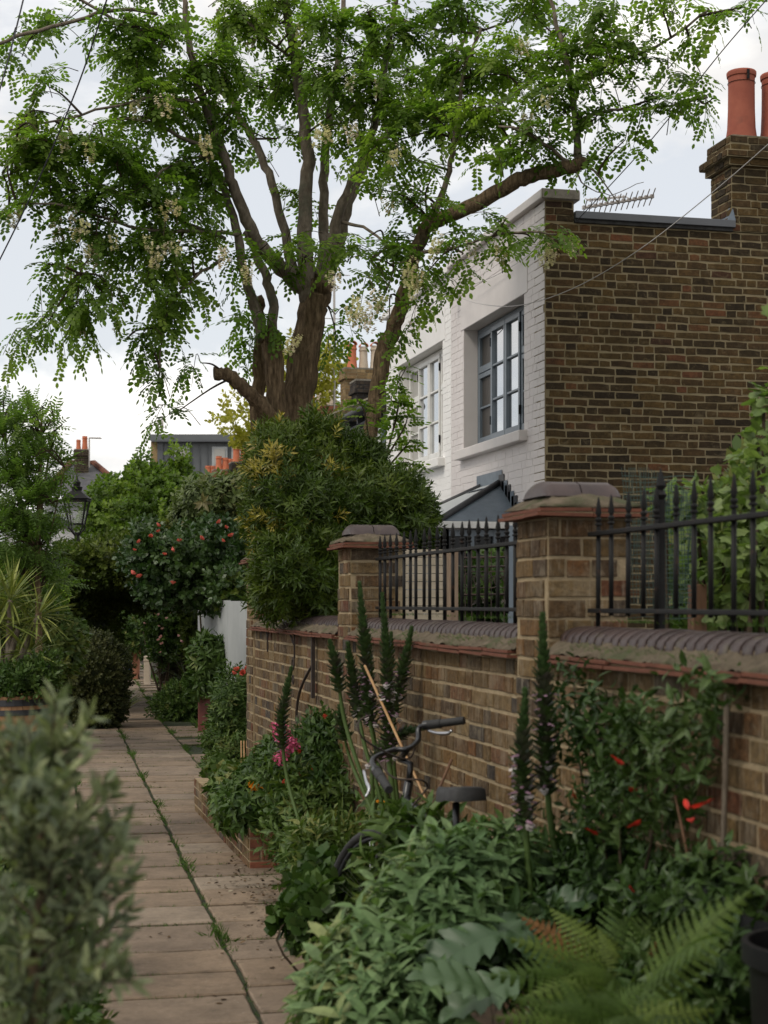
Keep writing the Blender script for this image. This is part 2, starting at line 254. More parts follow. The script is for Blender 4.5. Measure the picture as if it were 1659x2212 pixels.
M['bract'] = leafmat('acanthus bract', [(0.030, 0.055, 0.017), (0.050, 0.082, 0.024), (0.05, 0.042, 0.036)], 0.1, 0.5, 0.3)
M['bract_tip'] = leafmat('young bract', [(0.032, 0.060, 0.018), (0.050, 0.088, 0.028)], 0.15, 0.5, 0.3)
M['lilac_petal'] = leafmat('lilac hood', [(0.13, 0.075, 0.10), (0.26, 0.16, 0.21)], 0.1, 0.6, 0.2, 1.0)
M['white_petal'] = leafmat('white lip', [(0.34, 0.30, 0.29), (0.46, 0.42, 0.40)], 0.15, 0.6, 0.2, 1.0)
M['pink_petal'] = leafmat('pink petal', [(0.46, 0.075, 0.16), (0.58, 0.13, 0.24)], 0.15, 0.6, 0.2, 1.0)
M['red_petal'] = leafmat('red petal', [(0.42, 0.02, 0.012), (0.55, 0.05, 0.03)], 0.15, 0.5, 0.3, 1.0)
M['coral_petal'] = leafmat('coral petal', [(0.62, 0.085, 0.06), (0.70, 0.20, 0.16)], 0.2, 0.5, 0.3, 1.0)
M['pale_petal'] = leafmat('pale pink petal', [(0.60, 0.32, 0.33), (0.68, 0.44, 0.44)], 0.2, 0.5, 0.3, 1.0)
M['orange_petal'] = leafmat('orange petal', [(0.70, 0.22, 0.01), (0.75, 0.32, 0.02)], 0.15, 0.5, 0.3, 1.0)
# ------------------------------------------------------------------ building tools
COL = S.collection; WL = {}
def link(o, parent=None, wloc=None):
    """link an object; wloc is its place in the world, kept relative to its parent"""
    COL.objects.link(o); w = Vector(wloc) if wloc is not None else (WL[parent] if parent else Vector((0, 0, 0)))
    if parent: o.parent = parent; o.location = w - WL[parent]
    else: o.location = w
    WL[o] = w.copy(); return o
def tag(o, label=None, cat=None, group=None, kind=None):
    if label: o['label'] = label
    if cat: o['category'] = cat
    if group: o['group'] = group
    if kind: o['kind'] = kind
    return o
def thing(name, label, cat, loc, group=None):
    o = bpy.data.objects.new(name, None); o.empty_display_size = 0.1
    link(o, None, loc); return tag(o, label, cat, group)
class MB:
    def __init__(s): s.v = []; s.f = []
    def add(s, vs, fs):
        o = len(s.v); s.v.extend([tuple(p) for p in vs]); s.f.extend([tuple(i + o for i in f) for f in fs]); return s
    def box(s, x0, x1, y0, y1, z0, z1):
        return s.add([(x0, y0, z0), (x1, y0, z0), (x1, y1, z0), (x0, y1, z0), (x0, y0, z1), (x1, y0, z1), (x1, y1, z1), (x0, y1, z1)],
                     [(0, 3, 2, 1), (4, 5, 6, 7), (0, 1, 5, 4), (1, 2, 6, 5), (2, 3, 7, 6), (3, 0, 4, 7)])
    def bar(s, a, b, w, h, up=(0, 0, 1)):
        a = Vector(a); b = Vector(b); d = (b - a).normalized(); up = Vector(up)
        x = d.cross(up)
        if x.length < 1e-4: x = d.cross(Vector((1, 0, 0)))
        x.normalize(); z = x.cross(d); vs = []
        for p in (a, b):
            for sx, sz in ((-1, -1), (1, -1), (1, 1), (-1, 1)): vs.append(p + x * (sx * w / 2) + z * (sz * h / 2))
        return s.add(vs, [(0, 1, 2, 3), (7, 6, 5, 4), (0, 4, 5, 1), (1, 5, 6, 2), (2, 6, 7, 3), (3, 7, 4, 0)])
    def hull8(s, bot, top):                # a box-like solid from two loops of equal length
        n = len(bot); return s.add(list(bot) + list(top), [tuple(range(n - 1, -1, -1)), tuple(range(n, 2 * n))] + [(i, (i + 1) % n, n + (i + 1) % n, n + i) for i in range(n)])
    def tube(s, pts, rad, n=8, cap=True, rough=0.0, rr=None):
        pts = [Vector(p) for p in pts]; m = len(pts); rad = [rad] * m if not hasattr(rad, '__len__') else list(rad)
        x = None; vs = []; jit = [1 + (rr.uniform(-rough, rough) if rr else 0) for _ in range(n)]
        for i, p in enumerate(pts):
            d = (pts[min(i + 1, m - 1)] - pts[max(i - 1, 0)])
            d = d.normalized() if d.length > 1e-9 else Vector((0, 0, 1))
            if x is None:
                x = d.cross(Vector((0.13, 0.97, 0.2))); x = x.normalized() if x.length > 1e-3 else Vector((1, 0, 0))
            x = (x - d * x.dot(d)).normalized(); y = d.cross(x)
            for j in range(n):
                a = 2 * math.pi * j / n; q = rad[i] * jit[j] * (1 + (rr.uniform(-rough, rough) * 0.5 if rr else 0))
                vs.append(p + x * (math.cos(a) * q) + y * (math.sin(a) * q))
        fs = [(i * n + j, i * n + (j + 1) % n, (i + 1) * n + (j + 1) % n, (i + 1) * n + j) for i in range(m - 1) for j in range(n)]
        if cap: fs += [tuple(range(n - 1, -1, -1)), tuple(range((m - 1) * n, m * n))]
        return s.add(vs, fs)
    def lathe(s, prof, c, n=16, axis='Z'):
        vs = []; m = len(prof); c = Vector(c)
        for r, z in prof:
            for j in range(n):
                a = 2 * math.pi * j / n
                q = Vector((r * math.cos(a), r * math.sin(a), z))
                if axis == 'Y': q = Vector((q.x, q.z, q.y))
                if axis == 'X': q = Vector((q.z, q.x, q.y))
                vs.append(c + q)
        fs = [(i * n + j, i * n + (j + 1) % n, (i + 1) * n + (j + 1) % n, (i + 1) * n + j) for i in range(m - 1) for j in range(n)]
        fs += [tuple(range(n - 1, -1, -1)), tuple(range((m - 1) * n, m * n))]
        return s.add(vs, fs)
    def mesh(s, name, mat, smooth=False, off=(0, 0, 0)):
        me = bpy.data.meshes.new(name); o = Vector(off)
        me.from_pydata([(p[0] - o[0], p[1] - o[1], p[2] - o[2]) for p in s.v], [], s.f); me.validate()
        if mat is not None: me.materials.append(M[mat] if isinstance(mat, str) else mat)
        bm = bmesh.new(); bm.from_mesh(me); bmesh.ops.recalc_face_normals(bm, faces=bm.faces); bm.to_mesh(me); bm.free()
        if smooth: me.shade_smooth() if smooth is True else me.shade_smooth()
        if smooth == 'auto' and hasattr(me, 'set_sharp_from_angle'): me.set_sharp_from_angle(angle=R(40))
        return me
    def build(s, name, mat, parent=None, smooth=False, bev=0.0, wloc=None):
        w = Vector(wloc) if wloc is not None else (WL[parent] if parent else Vector((0, 0, 0)))
        o = bpy.data.objects.new(name, s.mesh(name, mat, smooth, w)); link(o, parent, w)
        if bev:
            m = o.modifiers.new('edge', 'BEVEL'); m.width = bev; m.segments = 2; m.limit_method = 'ANGLE'; m.angle_limit = R(35)
        return o
def spline(pts, per=5):
    """smooth a list of points (each any tuple of numbers)"""
    a = np.array(pts, float); n = len(a); out = []
    for i in range(n - 1):
        p0, p1, p2, p3 = a[max(i - 1, 0)], a[i], a[i + 1], a[min(i + 2, n - 1)]
        for k in range(per):
            t = k / per
            out.append(0.5 * ((2 * p1) + (-p0 + p2) * t + (2 * p0 - 5 * p1 + 4 * p2 - p3) * t * t + (-p0 + 3 * p1 - 3 * p2 + p3) * t ** 3))
    out.append(a[-1]); return np.array(out)
# ---- many small leaves in one mesh
class Tmpl:
    def __init__(s): s.v = []; s.f = []
    def poly(s, pts): o = len(s.v); s.v.extend(pts); s.f.append(tuple(range(o, o + len(pts)))); return s
    def arr(s): return np.array(s.v, float)
def tcat(parts):
    t = Tmpl()
    for v, f in parts:
        o = len(t.v); t.v.extend([tuple(p) for p in v]); t.f.extend([tuple(i + o for i in q) for q in f])
    return t
def norm(a): return a / np.maximum(np.linalg.norm(a, axis=-1, keepdims=True), 1e-9)
def frames(d, n):
    d = norm(d); x = np.cross(d, n); bad = np.linalg.norm(x, axis=1) < 1e-4; x[bad] = np.cross(d[bad], np.array([1.0, 0.3, 0.1])); x = norm(x); z = np.cross(x, d)
    return np.stack([x, d, z], axis=2)
def inst_mesh(name, tm, Ms, pos, sc, tint, mat):
    tv = tm.arr(); n = len(tv); N = len(pos)
    V = np.einsum('nij,kj->nki', Ms, tv) * np.asarray(sc).reshape(-1, 1, 1) + pos[:, None, :]
    tl = np.concatenate([np.array(f) for f in tm.f]); tt = np.array([len(f) for f in tm.f])
    loops = (tl[None, :] + (np.arange(N) * n)[:, None]).ravel(); tot = np.tile(tt, N); st = np.concatenate([[0], np.cumsum(tot)[:-1]])
    me = bpy.data.meshes.new(name); me.vertices.add(N * n); me.vertices.foreach_set('co', V.astype(np.float32).ravel())
    me.loops.add(len(loops)); me.loops.foreach_set('vertex_index', loops.astype(np.int32))
    me.polygons.add(len(tot)); me.polygons.foreach_set('loop_start', st.astype(np.int32)); me.polygons.foreach_set('loop_total', tot.astype(np.int32))
    at = me.attributes.new('tint', 'FLOAT', 'POINT'); at.data.foreach_set('value', np.repeat(np.asarray(tint, np.float32), n))
    me.update(calc_edges=True); me.materials.append(M[mat]); return me
def inst(name, tm, d, nrm, pos, sc, tint, mat, parent=None, kind=None, wloc=None, smooth=False):
    w = Vector(wloc) if wloc is not None else (WL[parent] if parent else Vector((0, 0, 0)))
    me = inst_mesh(name, tm, frames(np.array(d, float), np.array(nrm, float)), np.array(pos, float) - np.array(w), np.broadcast_to(np.asarray(sc, float), (len(pos),)), np.broadcast_to(np.asarray(tint, float), (len(pos),)), mat)
    if smooth: me.shade_smooth()
    o = bpy.data.objects.new(name, me); link(o, parent, w)
    if kind: o['kind'] = kind
    return o
# ---- leaf shapes (leaf points along +Y, faces +Z)
def leaf6(w, l, y0=0.0, x0=0.0, ang=0.0, z=0.0, tilt=0.0):
    c, s_ = math.cos(ang), math.sin(ang); out = []
    for px, py in ((0, 0), (w * .42, l * .25), (w * .5, l * .6), (0, l), (-w * .5, l * .6), (-w * .42, l * .25)):
        out.append((x0 + c * px + s_ * py, y0 - s_ * px + c * py, z + tilt * abs(py)))
    return out
def t_leaf(w, l, fold=0.25, droop=0.25, seg=3):
    t = Tmpl(); prof = [math.sin(math.pi * min(1, (i / seg) ** 0.8)) ** 0.8 for i in range(seg + 1)]
    mid = [(0, l * i / seg, -droop * l * (i / seg) ** 2) for i in range(seg + 1)]
    for sx in (-1, 1):
        for i in range(seg):
            a, b = mid[i], mid[i + 1]; wa, wb = prof[i] * w / 2, prof[i + 1] * w / 2
            q = [a, b, (sx * wb, b[1], b[2] + fold * wb), (sx * wa, a[1], a[2] + fold * wa)]
            if wb < 1e-6: q = [a, b, q[3]]
            if wa < 1e-6: q = [a, b, q[2]]
            t.poly(q)
    return t
def t_pinnate(nl, L, ll, lw, droop=0.3, base=0.2, tilt=-0.25):
    t = Tmpl()
    for i in range(nl):
        y = L * (base + (1 - base) * i / nl); z = -droop * L * (y / L) ** 2; k = 0.8 + 0.2 * math.sin(math.pi * (i + 1) / (nl + 1))
        for sx in (-1, 1): t.poly([(px, py, pz - droop * 0.5 * (py - y)) for px, py, pz in leaf6(lw * k, ll * k, y, 0, sx * R(68), z, tilt)])
    t.poly([(px, py, pz - droop * 1.6 * (py - L)) for px, py, pz in leaf6(lw, ll, L, 0, 0, -droop * L)])
    t.poly([(-0.0018, 0, 0), (0.0018, 0, 0), (0.001, L, -droop * L), (-0.001, L, -droop * L)])
    return t
def t_sprig(n, leaf, L, spread, seed, whorl=False, s0=0.75):
    """n leaves set spirally along a short stem that points along +Y"""
    r = random.Random(seed); parts = []; lv = np.array(leaf.v, float)
    for i in range(n):
        a = i * 2.399 + r.uniform(-.3, .3); f = (i + 0.5) / n; el = spread * (1 - 0.55 * f) * r.uniform(0.8, 1.15)
        d = np.array([math.cos(a) * math.sin(el), math.cos(el), math.sin(a) * math.sin(el)])
        nr = np.array([-math.cos(a) * math.cos(el), math.sin(el), -math.sin(a) * math.cos(el)])
        m = frames(d[None], nr[None])[0]; k = (s0 + (1 - s0) * math.sin(math.pi * f)) * r.uniform(0.8, 1.15)
        v = (m @ lv.T).T * k + np.array([0, (L * f if not whorl else L), 0]); parts.append((v, leaf.f))
    parts.append(([(-0.002, 0, 0), (0.002, 0, 0), (0, L, 0)], [(0, 1, 2)]))
    return tcat(parts)
def t_flat(w, l):
    t = Tmpl(); t.poly(leaf6(w, l)); return t
def lumps(d, ph, amp):
    return 1 + amp * (np.sin(d @ ph[0] * 1.0 + ph[3][0]) * 0.5 + np.sin(d @ ph[1] + ph[3][1]) * 0.5 + np.sin(d @ ph[2] + ph[3][2]) * 0.35)
def phases(fr=4.0):
    return [rng.normal(size=3) * fr, rng.normal(size=3) * fr * 1.7, rng.normal(size=3) * fr * 2.6, rng.uniform(0, 6.28, 3)]
RIGHT = np.array([CA, -SA, 0.0]); LOOK = np.array([SA, CA, 0.0]); UP = np.array([0, 0, 1.0])
BAS = np.stack([RIGHT, LOOK, UP], axis=1)
def ell(u, v, d, ru, rv, rd):
    return (np.array(P(u, v, d)), np.array([ru / F * d, rd, rv / F * d]))
def cloud(ells, n, shell=0.35, amp=0.16, fr=4.0, zmin=0.02, keep=None):
    """points spread through the outer shell of lumpy ellipsoids -> positions, outward directions"""
    ar = np.array([(e[1][0] * e[1][2] + e[1][0] * e[1][1] + e[1][1] * e[1][2]) for e in ells]); ar = ar / ar.sum()
    Ps = []; Ds = []
    for (c, r), a in zip(ells, ar):
        k = int(n * a * 1.25) + 4; d = norm(rng.normal(size=(k, 3))); ph = phases(fr)
        rad = lumps(d, ph, amp) * (1 - shell * rng.random(k) ** 1.6)
        loc = d * r * rad[:, None]; p = c + loc @ BAS.T; o = norm((d / r) @ BAS.T)
        ok = p[:, 2] > zmin
        for c2, r2 in ells:
            if c2 is c: continue
            q = ((p - c2) @ BAS) / r2; ok &= (q ** 2).sum(1) > 0.42
        if keep is not None: ok &= keep(p)
        Ps.append(p[ok]); Ds.append(o[ok])
    return np.concatenate(Ps), np.concatenate(Ds)
def core(mb, ells, k=0.74, zmin=0.0):
    for c, r in ells:
        nu, nv = 14, 9; vs = []; fs = []; ph = phases(4)
        for i in range(nv + 1):
            th = math.pi * i / nv
            for j in range(nu):
                a = 2 * math.pi * j / nu; d = np.array([math.sin(th) * math.cos(a), math.sin(th) * math.sin(a), math.cos(th)])
                q = c + BAS @ (d * r * k * lumps(d, ph, 0.12)); q[2] = max(q[2], zmin); vs.append(q)
        for i in range(nv):
            for j in range(nu): fs.append((i * nu + j, i * nu + (j + 1) % nu, (i + 1) * nu + (j + 1) % nu, (i + 1) * nu + j))
        mb.add(vs, fs)
def tints(n, p, sc=1.2, amp=0.35):
    """clump-wise tone plus some of its own for each sprig"""
    ph = phases(sc * 2.2); w = (np.sin(p @ ph[0] + ph[3][0]) + np.sin(p @ ph[1] + ph[3][1])) * 0.25
    return np.clip(0.5 + amp * w * 2 + rng.normal(0, 0.2, n), 0, 1)
def shrub(name, label, cat, base, ells, tm, n, size, mat, up=0.35, jit=0.6, shell=0.4, amp=0.16, ck=0.72, stems=5, group=None, zmin=0.03, keep=None, stem_mat='twig', fr=4.0, core_mat=None, leafname='foliage'):
    """a bush: stems from its base, an added solid core that makes the gaps dark, and an outer shell of leafy sprigs"""
    t = thing(name, label, cat, base, group)
    if stems:
        mb = MB()
        for i in range(stems):
            c, r = ells[i % len(ells)]; e = c + BAS @ (rng.uniform(-.5, .5, 3) * r)
            b = np.array(base) + np.array([rng.normal(0, .05), rng.normal(0, .05), 0]); m_ = (b + e) / 2 + rng.normal(0, 0.06, 3)
            pp = spline([b, m_, e], 4); r0 = 0.007 if cat in ('plant', 'climber') else 0.022; mb.tube(pp, np.linspace(r0, r0 * .3, len(pp)), 5)
        mb.build('stem', stem_mat, t, True)
    if ck:
        mb = MB(); core(mb, ells, ck, zmin); o = mb.build('dark_core', core_mat or mat, t, True); o['kind'] = 'stuff'  # added solid core in the darkest leaf tone, so gaps read as shade
        a = o.data.attributes.new('tint', 'FLOAT', 'POINT')
    p, o_ = cloud(ells, n, shell, amp, fr, zmin, keep); k = len(p)
    d = norm(o_ * 1.0 + np.array([0, 0, up]) + rng.normal(0, jit, (k, 3))); nr = norm(np.array([0, 0, 1.0]) + o_ * 0.5 + rng.normal(0, 0.5, (k, 3)))
    inst(leafname, tm, d, nr, p, size * rng.uniform(0.75, 1.25, k), tints(k, p), mat, t, 'stuff')
    return t
def blooms(t, name, pts, tm, size, mat, outward=None):
    """flower heads: each a part of its own, sharing one mesh"""
    me = inst_mesh(name, tm, np.eye(3)[None], np.zeros((1, 3)), [1.0], [0.5], mat); res = []
    for i, p in enumerate(pts):
        o = bpy.data.objects.new(name, me); link(o, t, p); k = size * rnd.uniform(0.75, 1.25)
        o.scale = (k, k, k); o.rotation_euler = (rnd.uniform(-1.2, 0.6), rnd.uniform(-0.7, 0.7), rnd.uniform(0, 6.28)); res.append(o)
    return res
def t_rose(n=16):
    """a full round flower: petals in turning rings"""
    parts = []; lf = t_leaf(0.9, 0.75, 0.5, -0.35, 3); lv = np.array(lf.v)
    for i in range(n):
        f = i / n; a = i * 2.4; el = 0.25 + 1.1 * f; d = np.array([math.cos(a) * math.sin(el), math.sin(a) * math.sin(el), math.cos(el)])
        nr = np.array([-math.cos(a) * math.cos(el), -math.sin(a) * math.cos(el), math.sin(el)]); m = frames(d[None], nr[None])[0]
        parts.append(((m @ lv.T).T * (0.65 + 0.4 * f), lf.f))
    return tcat(parts)
def t_cluster(n, r, petal, seed, flat=1.0):
    """many tiny flowers in a rounded head"""
    rr = np.random.default_rng(seed); d = norm(rr.normal(size=(n, 3))); parts = []; lv = np.array(petal.v)
    for i in range(n):
        m = frames(rr.normal(size=(1, 3)), d[i:i + 1])[0]; parts.append(((m @ lv.T).T + d[i] * r * (0.55 + 0.45 * rr.random()) * np.array([1, 1, flat]), petal.f))
    return tcat(parts)
# ---- brickwork
def brick_unit(seed, nl=8, wob=(.025, .010, .09, .03)):
    """one brick face, unit length (X) and height (Z), standing out 1 in -Y from the wall face; uneven arrises"""
    r = random.Random(seed); ou = []
    for i in range(nl):
        f = i / nl * 4; s_ = int(f); t = f - s_
        x, z = [(-.5 + t, -.5), (.5, -.5 + t), (.5 - t, .5), (-.5, .5 - t)][s_]
        ou.append((x * (1 + r.uniform(-wob[0], wob[1])), z * (1 + r.uniform(-wob[2], wob[3]))))
    vs = [(x, 0.6, z) for x, z in ou] + [(x, -0.62 + r.uniform(-.25, .2), z) for x, z in ou] + [(x * .975, -1.0 + r.uniform(-.12, .1), z * .93) for x, z in ou]
    n = nl; fs = []
    for k in (0, n):
        for i in range(n): fs.append((k + i, k + (i + 1) % n, k + n + (i + 1) % n, k + n + i))
    fs.append(tuple(range(2 * n, 3 * n))); return vs, fs
BU = [brick_unit(s_) for s_ in range(8)]
BU_OLD = [brick_unit(s_ + 50, 8, (.05, .02, .26, .08)) for s_ in range(8)]
def units(mat): return BU_OLD if mat == 'house_brick' else BU
BRMESH = {}
def brick_mesh(mat, i):
    if (mat, i) not in BRMESH:
        mb = MB(); mb.add(*units(mat)[i]); BRMESH[(mat, i)] = mb.mesh('brick', mat)
    return BRMESH[(mat, i)]
def lay(w0, w1, z0, z1, course, stretcher, header, joint, holes=(), hp=0.4, seed=1, jit=0.012):
    """lay out a face: list of (centre along, centre up, length, height)"""
    r = random.Random(seed); out = []; n = int(round((z1 - z0) / course)); ch = (z1 - z0) / n
    for c in range(n):
        zc = z0 + (c + .5) * ch; w = w0 - r.uniform(0, stretcher * .8)
        while w < w1:
            l = (header if r.random() < hp else stretcher) * r.uniform(0.92, 1.06); a, b = max(w, w0), min(w + l, w1); w += l
            segs = [(a, b)]
            for (h0, h1, y0, y1) in holes:
                if y0 - ch * .4 < zc < y1 + ch * .4:
                    ns = []
                    for (p, q) in segs:
                        if q <= h0 or p >= h1: ns.append((p, q)); continue
                        if p < h0: ns.append((p, h0))
                        if q > h1: ns.append((h1, q))
                    segs = ns
            for (p, q) in segs:
                if q - p > 0.045: out.append(((p + q) / 2, zc + r.uniform(-.0025, .0025), q - p - joint, ch - joint * r.uniform(.8, 1.15)))
    return out
def bricks(parent, lst, face, at, mat, proud=0.006, limit=300, rank=None, name='brick'):
    """lst from lay(); face '-X' (at = x, along = y) or '-Y' (at = y, along = x). The nearest `limit` are objects of their own."""
    items = []
    for i, (w, z, l, h) in enumerate(lst):
        p = (at, w, z) if face == '-X' else (w, at, z)
        items.append((p, l, h))
    if rank: items.sort(key=lambda it: rank(it[0]))
    rest = MB()
    for i, (p, l, h) in enumerate(items):
        k = rnd.randrange(8); pr = proud * rnd.uniform(0.6, 1.4)
        if i < limit:
            o = bpy.data.objects.new(name, brick_mesh(mat, k)); link(o, parent, p); fl = rnd.choice((-1, 1))
            o.scale = (l, pr, h)
            if face == '-X': o.rotation_euler = (0, 0, R(-90))
        else:
            vs, fs = units(mat)[k]
            if face == '-X': rest.add([(p[0] + y * pr, p[1] - x * l, p[2] + z * h) for x, y, z in vs], fs)
            else: rest.add([(p[0] + x * l, p[1] + y * pr, p[2] + z * h) for x, y, z in vs], fs)
    if rest.v:
        o = rest.build('brickwork', mat, parent); o['kind'] = 'stuff'
def vis_rank(p):
    u, v, d = proj(p)
    return d + (100 if (u < -20 or u > 1690 or v > 2230 or v < -20) else 0)
# ------------------------------------------------------------------ ground and path
g = MB(); g.add([(-300, -60, 0), (300, -60, 0), (300, 600, 0), (-300, 600, 0)], [(0, 1, 2, 3)])
tag(g.build('ground', 'soil'), kind='structure')
def jR(y): return 0.955 + 0.0325 * (y - 6.09) if y < 21.5 else 1.455 + 0.05 * (y - 21.5)
pb = MB()
ys = [3.0, 6, 10, 14, 18, 21.5, 26, 32, 38, 46]
for a, b in zip(ys[:-1], ys[1:]):
    la = -1.22 if a < 21.4 else -0.35; lb = -1.22 if b < 21.6 else -0.35
    pb.add([(jR(a) + la, a, 0.006), (jR(a) + 1.05, a, 0.006), (jR(b) + 1.05, b, 0.006), (jR(b) + lb, b, 0.006)], [(0, 1, 2, 3)])
path = tag(pb.build('path', 'joint'), kind='structure')
def slab_unit(seed):
    r = random.Random(seed); n = 12; ou = []
    for i in range(n):
        f = i / n * 4; s_ = int(f); t = f - s_; x, y = [(-.5 + t, -.5), (.5, -.5 + t), (.5 - t, .5), (-.5, .5 - t)][s_]
        ou.append((x * (1 + r.uniform(-.018, .008)), y * (1 + r.uniform(-.022, .010))))
    vs = [(x, y, 0) for x, y in ou] + [(x, y, 0.75 + r.uniform(-.08, .08)) for x, y in ou] + [(x * .975, y * .965, 1.0 + r.uniform(-.06, .06)) for x, y in ou]; fs = []
    for k in (0, n):
        for i in range(n): fs.append((k + i, k + (i + 1) % n, k + n + (i + 1) % n, k + n + i))
    fs.append(tuple(range(2 * n, 3 * n))); mb = MB(); mb.add(vs, fs); return mb.mesh('paving_slab', 'slab')
SU = [slab_unit(s_) for s_ in range(6)]
joints = []                                       # (x0, y0, x1, y1) for the grass
def slab(x0, x1, y0, y1, tilt=0.003):
    o = bpy.data.objects.new('paving_slab', rnd.choice(SU)); sh = (jR((y0 + y1) / 2 + .5) - jR((y0 + y1) / 2 - .5))
    link(o, path, ((x0 + x1) / 2, (y0 + y1) / 2, 0.004)); o.scale = (x1 - x0, y1 - y0, 0.019 + rnd.uniform(-.002, .003))
    o.rotation_euler = (rnd.uniform(-tilt, tilt), rnd.uniform(-tilt, tilt), -math.atan(sh) * 0.6 + rnd.uniform(-.008, .008))
for col, (w0, w1, ylo, yhi) in enumerate([(-1.2, -0.6, 3.4, 21.3), (-0.6, 0.0, 3.2, 21.6), (0.0, 0.6, 3.3, 46), (0.6, 1.02, 5.5, 44)]):
    y = ylo + rnd.uniform(0, .2)
    while y < yhi:
        l = rnd.uniform(0.40, 0.47) if rnd.random() < 0.85 else rnd.uniform(0.5, 0.62)
        if col == 3: l = rnd.uniform(0.28, 0.5)
        ym = y + l / 2; gp = rnd.uniform(.022, .036); wr = w1
        if 20.6 < ym < 22 and col in (1, 2): w0_, w1_ = w0, w1
        if not (col == 3 and (rnd.random() < 0.35 or 9.2 < ym < 12.6)):
            slab(jR(ym) + w0 + .004 + rnd.uniform(0, .013), jR(ym) + wr - .004 - rnd.uniform(0, .013), y + gp / 2, y + l - gp / 2, 0.003 if col != 3 else 0.012)
            joints.append((jR(y) + w0, y, jR(y) + w1, y, 0.35 if col != 3 else 0.8))
        y += l
        
# grass and moss growing in the joints
gp_, gd_, gs_ = [], [], []
def tuft(x, y, n, h):
    for _ in range(n):
        gp_.append((x + rnd.gauss(0, .012), y + rnd.gauss(0, .012), 0.012)); gd_.append((rnd.gauss(0, .7), rnd.gauss(0, .7), 0.75)); gs_.append(h * rnd.uniform(.6, 1.4))
y = 4.5
while y < 40:
    for cx, dens in ((0.0, 1.0), (-0.6, 0.75 if y < 21 else 0), (0.6, 0.9 if y > 12 else .55), (1.02, 0.6)):
        ph = math.sin(y * 2.7 + cx * 9) + math.sin(y * 6.1 + cx * 4)
        if rnd.random() < dens * (0.5 + 0.42 * ph): tuft(jR(y) + cx + rnd.gauss(0, .014), y, rnd.randint(3, 7), (0.014 if cx != 1.02 else .03) * (1 + 0.6 * max(0, ph)) * (1 + .015 * y))
    y += 0.022 + 0.0006 * y
for x0, y0, x1, y1, dens in joints:
    if y0 > 30: continue
    a = rnd.uniform(-.4, .7); b = rnd.uniform(a + .3, 1.4); k = int((b - a) * 110 * dens)
    for i in range(k):
        t = a + (b - a) * rnd.random()
        if 0 < t < 1: tuft(x0 + (x1 - x0) * t, y0 + rnd.gauss(0, .008), rnd.randint(2, 5), rnd.uniform(.008, .017))
blade = Tmpl(); blade.poly([(-0.055, 0, 0), (0.055, 0, 0), (0.045, 0.5, 0.06), (0, 1, 0.2), (-0.045, 0.5, 0.06)])
tag(inst('joint_grass', blade, gd_, rng.normal(size=(len(gp_), 3)), gp_, np.array(gs_) * 1.7, np.clip(rng.normal(.5, .25, len(gp_)), 0, 1), 'grass'), 'short grass and moss growing in the joints of the paved path', 'grass', None, 'stuff')

# fallen petals, leaves and crumbs of soil on the paving
lp0 = [(jR(y_) + rnd.uniform(-1.1, .95), y_, .027) for y_ in [rnd.uniform(5.6, 21) for _ in range(420)]] + [(rnd.gauss(1.42, .14), rnd.gauss(8.3, .9), .028) for _ in range(700)]
tag(inst('leaf_litter', t_flat(.010, .022), rng.normal(size=(len(lp0), 3)) * np.array([1, 1, .15]), np.array([0, 0, 1.0]) + rng.normal(0, .3, (len(lp0), 3)), lp0, rng.uniform(.5, 1.6, len(lp0)), rng.random(len(lp0)), 'litter'), 'dead leaves and crumbs of soil scattered over the paving', 'litter', None, 'stuff')
# ------------------------------------------------------------------ garden wall with piers and coping
WX = 1.90; CRS = 0.0722
PIERS = [(5.404, 5.750), (8.720, 9.050), (12.290, 12.620)]
wall = thing('garden_wall', 'long weathered stock brick garden wall with plum coping and three piers', 'wall', (2.0, 8.0, 0))
wb = MB(); segs = [(2.2, 5.404), (5.750, 8.720), (9.050, 12.290)]
for a, b in segs: wb.box(WX + .001, 2.13, a + .001, b - .001, 0.0, 1.395)
wb.build('mortar', 'garden_mortar', wall)
lst = []
for i, (a, b) in enumerate(segs): lst += lay(a, b, 0.02, 1.39, CRS, 0.218, 0.108, 0.0125, hp=0.55, seed=30 + i)
lst = [q for q in lst if q[1] > 0]
bricks(wall, lst, '-X', WX, 'garden_brick', 0.004, 300, lambda p: vis_rank(p) + (4 if p[2] < 0.5 else 0) + (2.5 if p[2] < 0.8 and p[1] < 5.5 else 0))
lb = MB()
tl_mesh = MB(); tl_mesh.box(-.5, .5, -.5, .5, -.5, .5); tile_me = tl_mesh.mesh('tile', 'tile')
def tiles(parent, x0, x1, y0, y1, z, th, along, n):
    for i in range(n):
        o = bpy.data.objects.new('tile', tile_me)
        if along == 'Y':
            l = (y1 - y0) / n; c = ((x0 + x1) / 2 + rnd.uniform(-.004, .004), y0 + l * (i + .5), z); sc = (x1 - x0, l - .004, th)
        else:
            l = (x1 - x0) / n; c = (x0 + l * (i + .5), (y0 + y1) / 2, z); sc = (l - .004, y1 - y0, th)
        link(o, parent, c); o.scale = sc; o.rotation_euler = (rnd.uniform(-.012, .012), rnd.uniform(-.02, .02), rnd.uniform(-.008, .008))
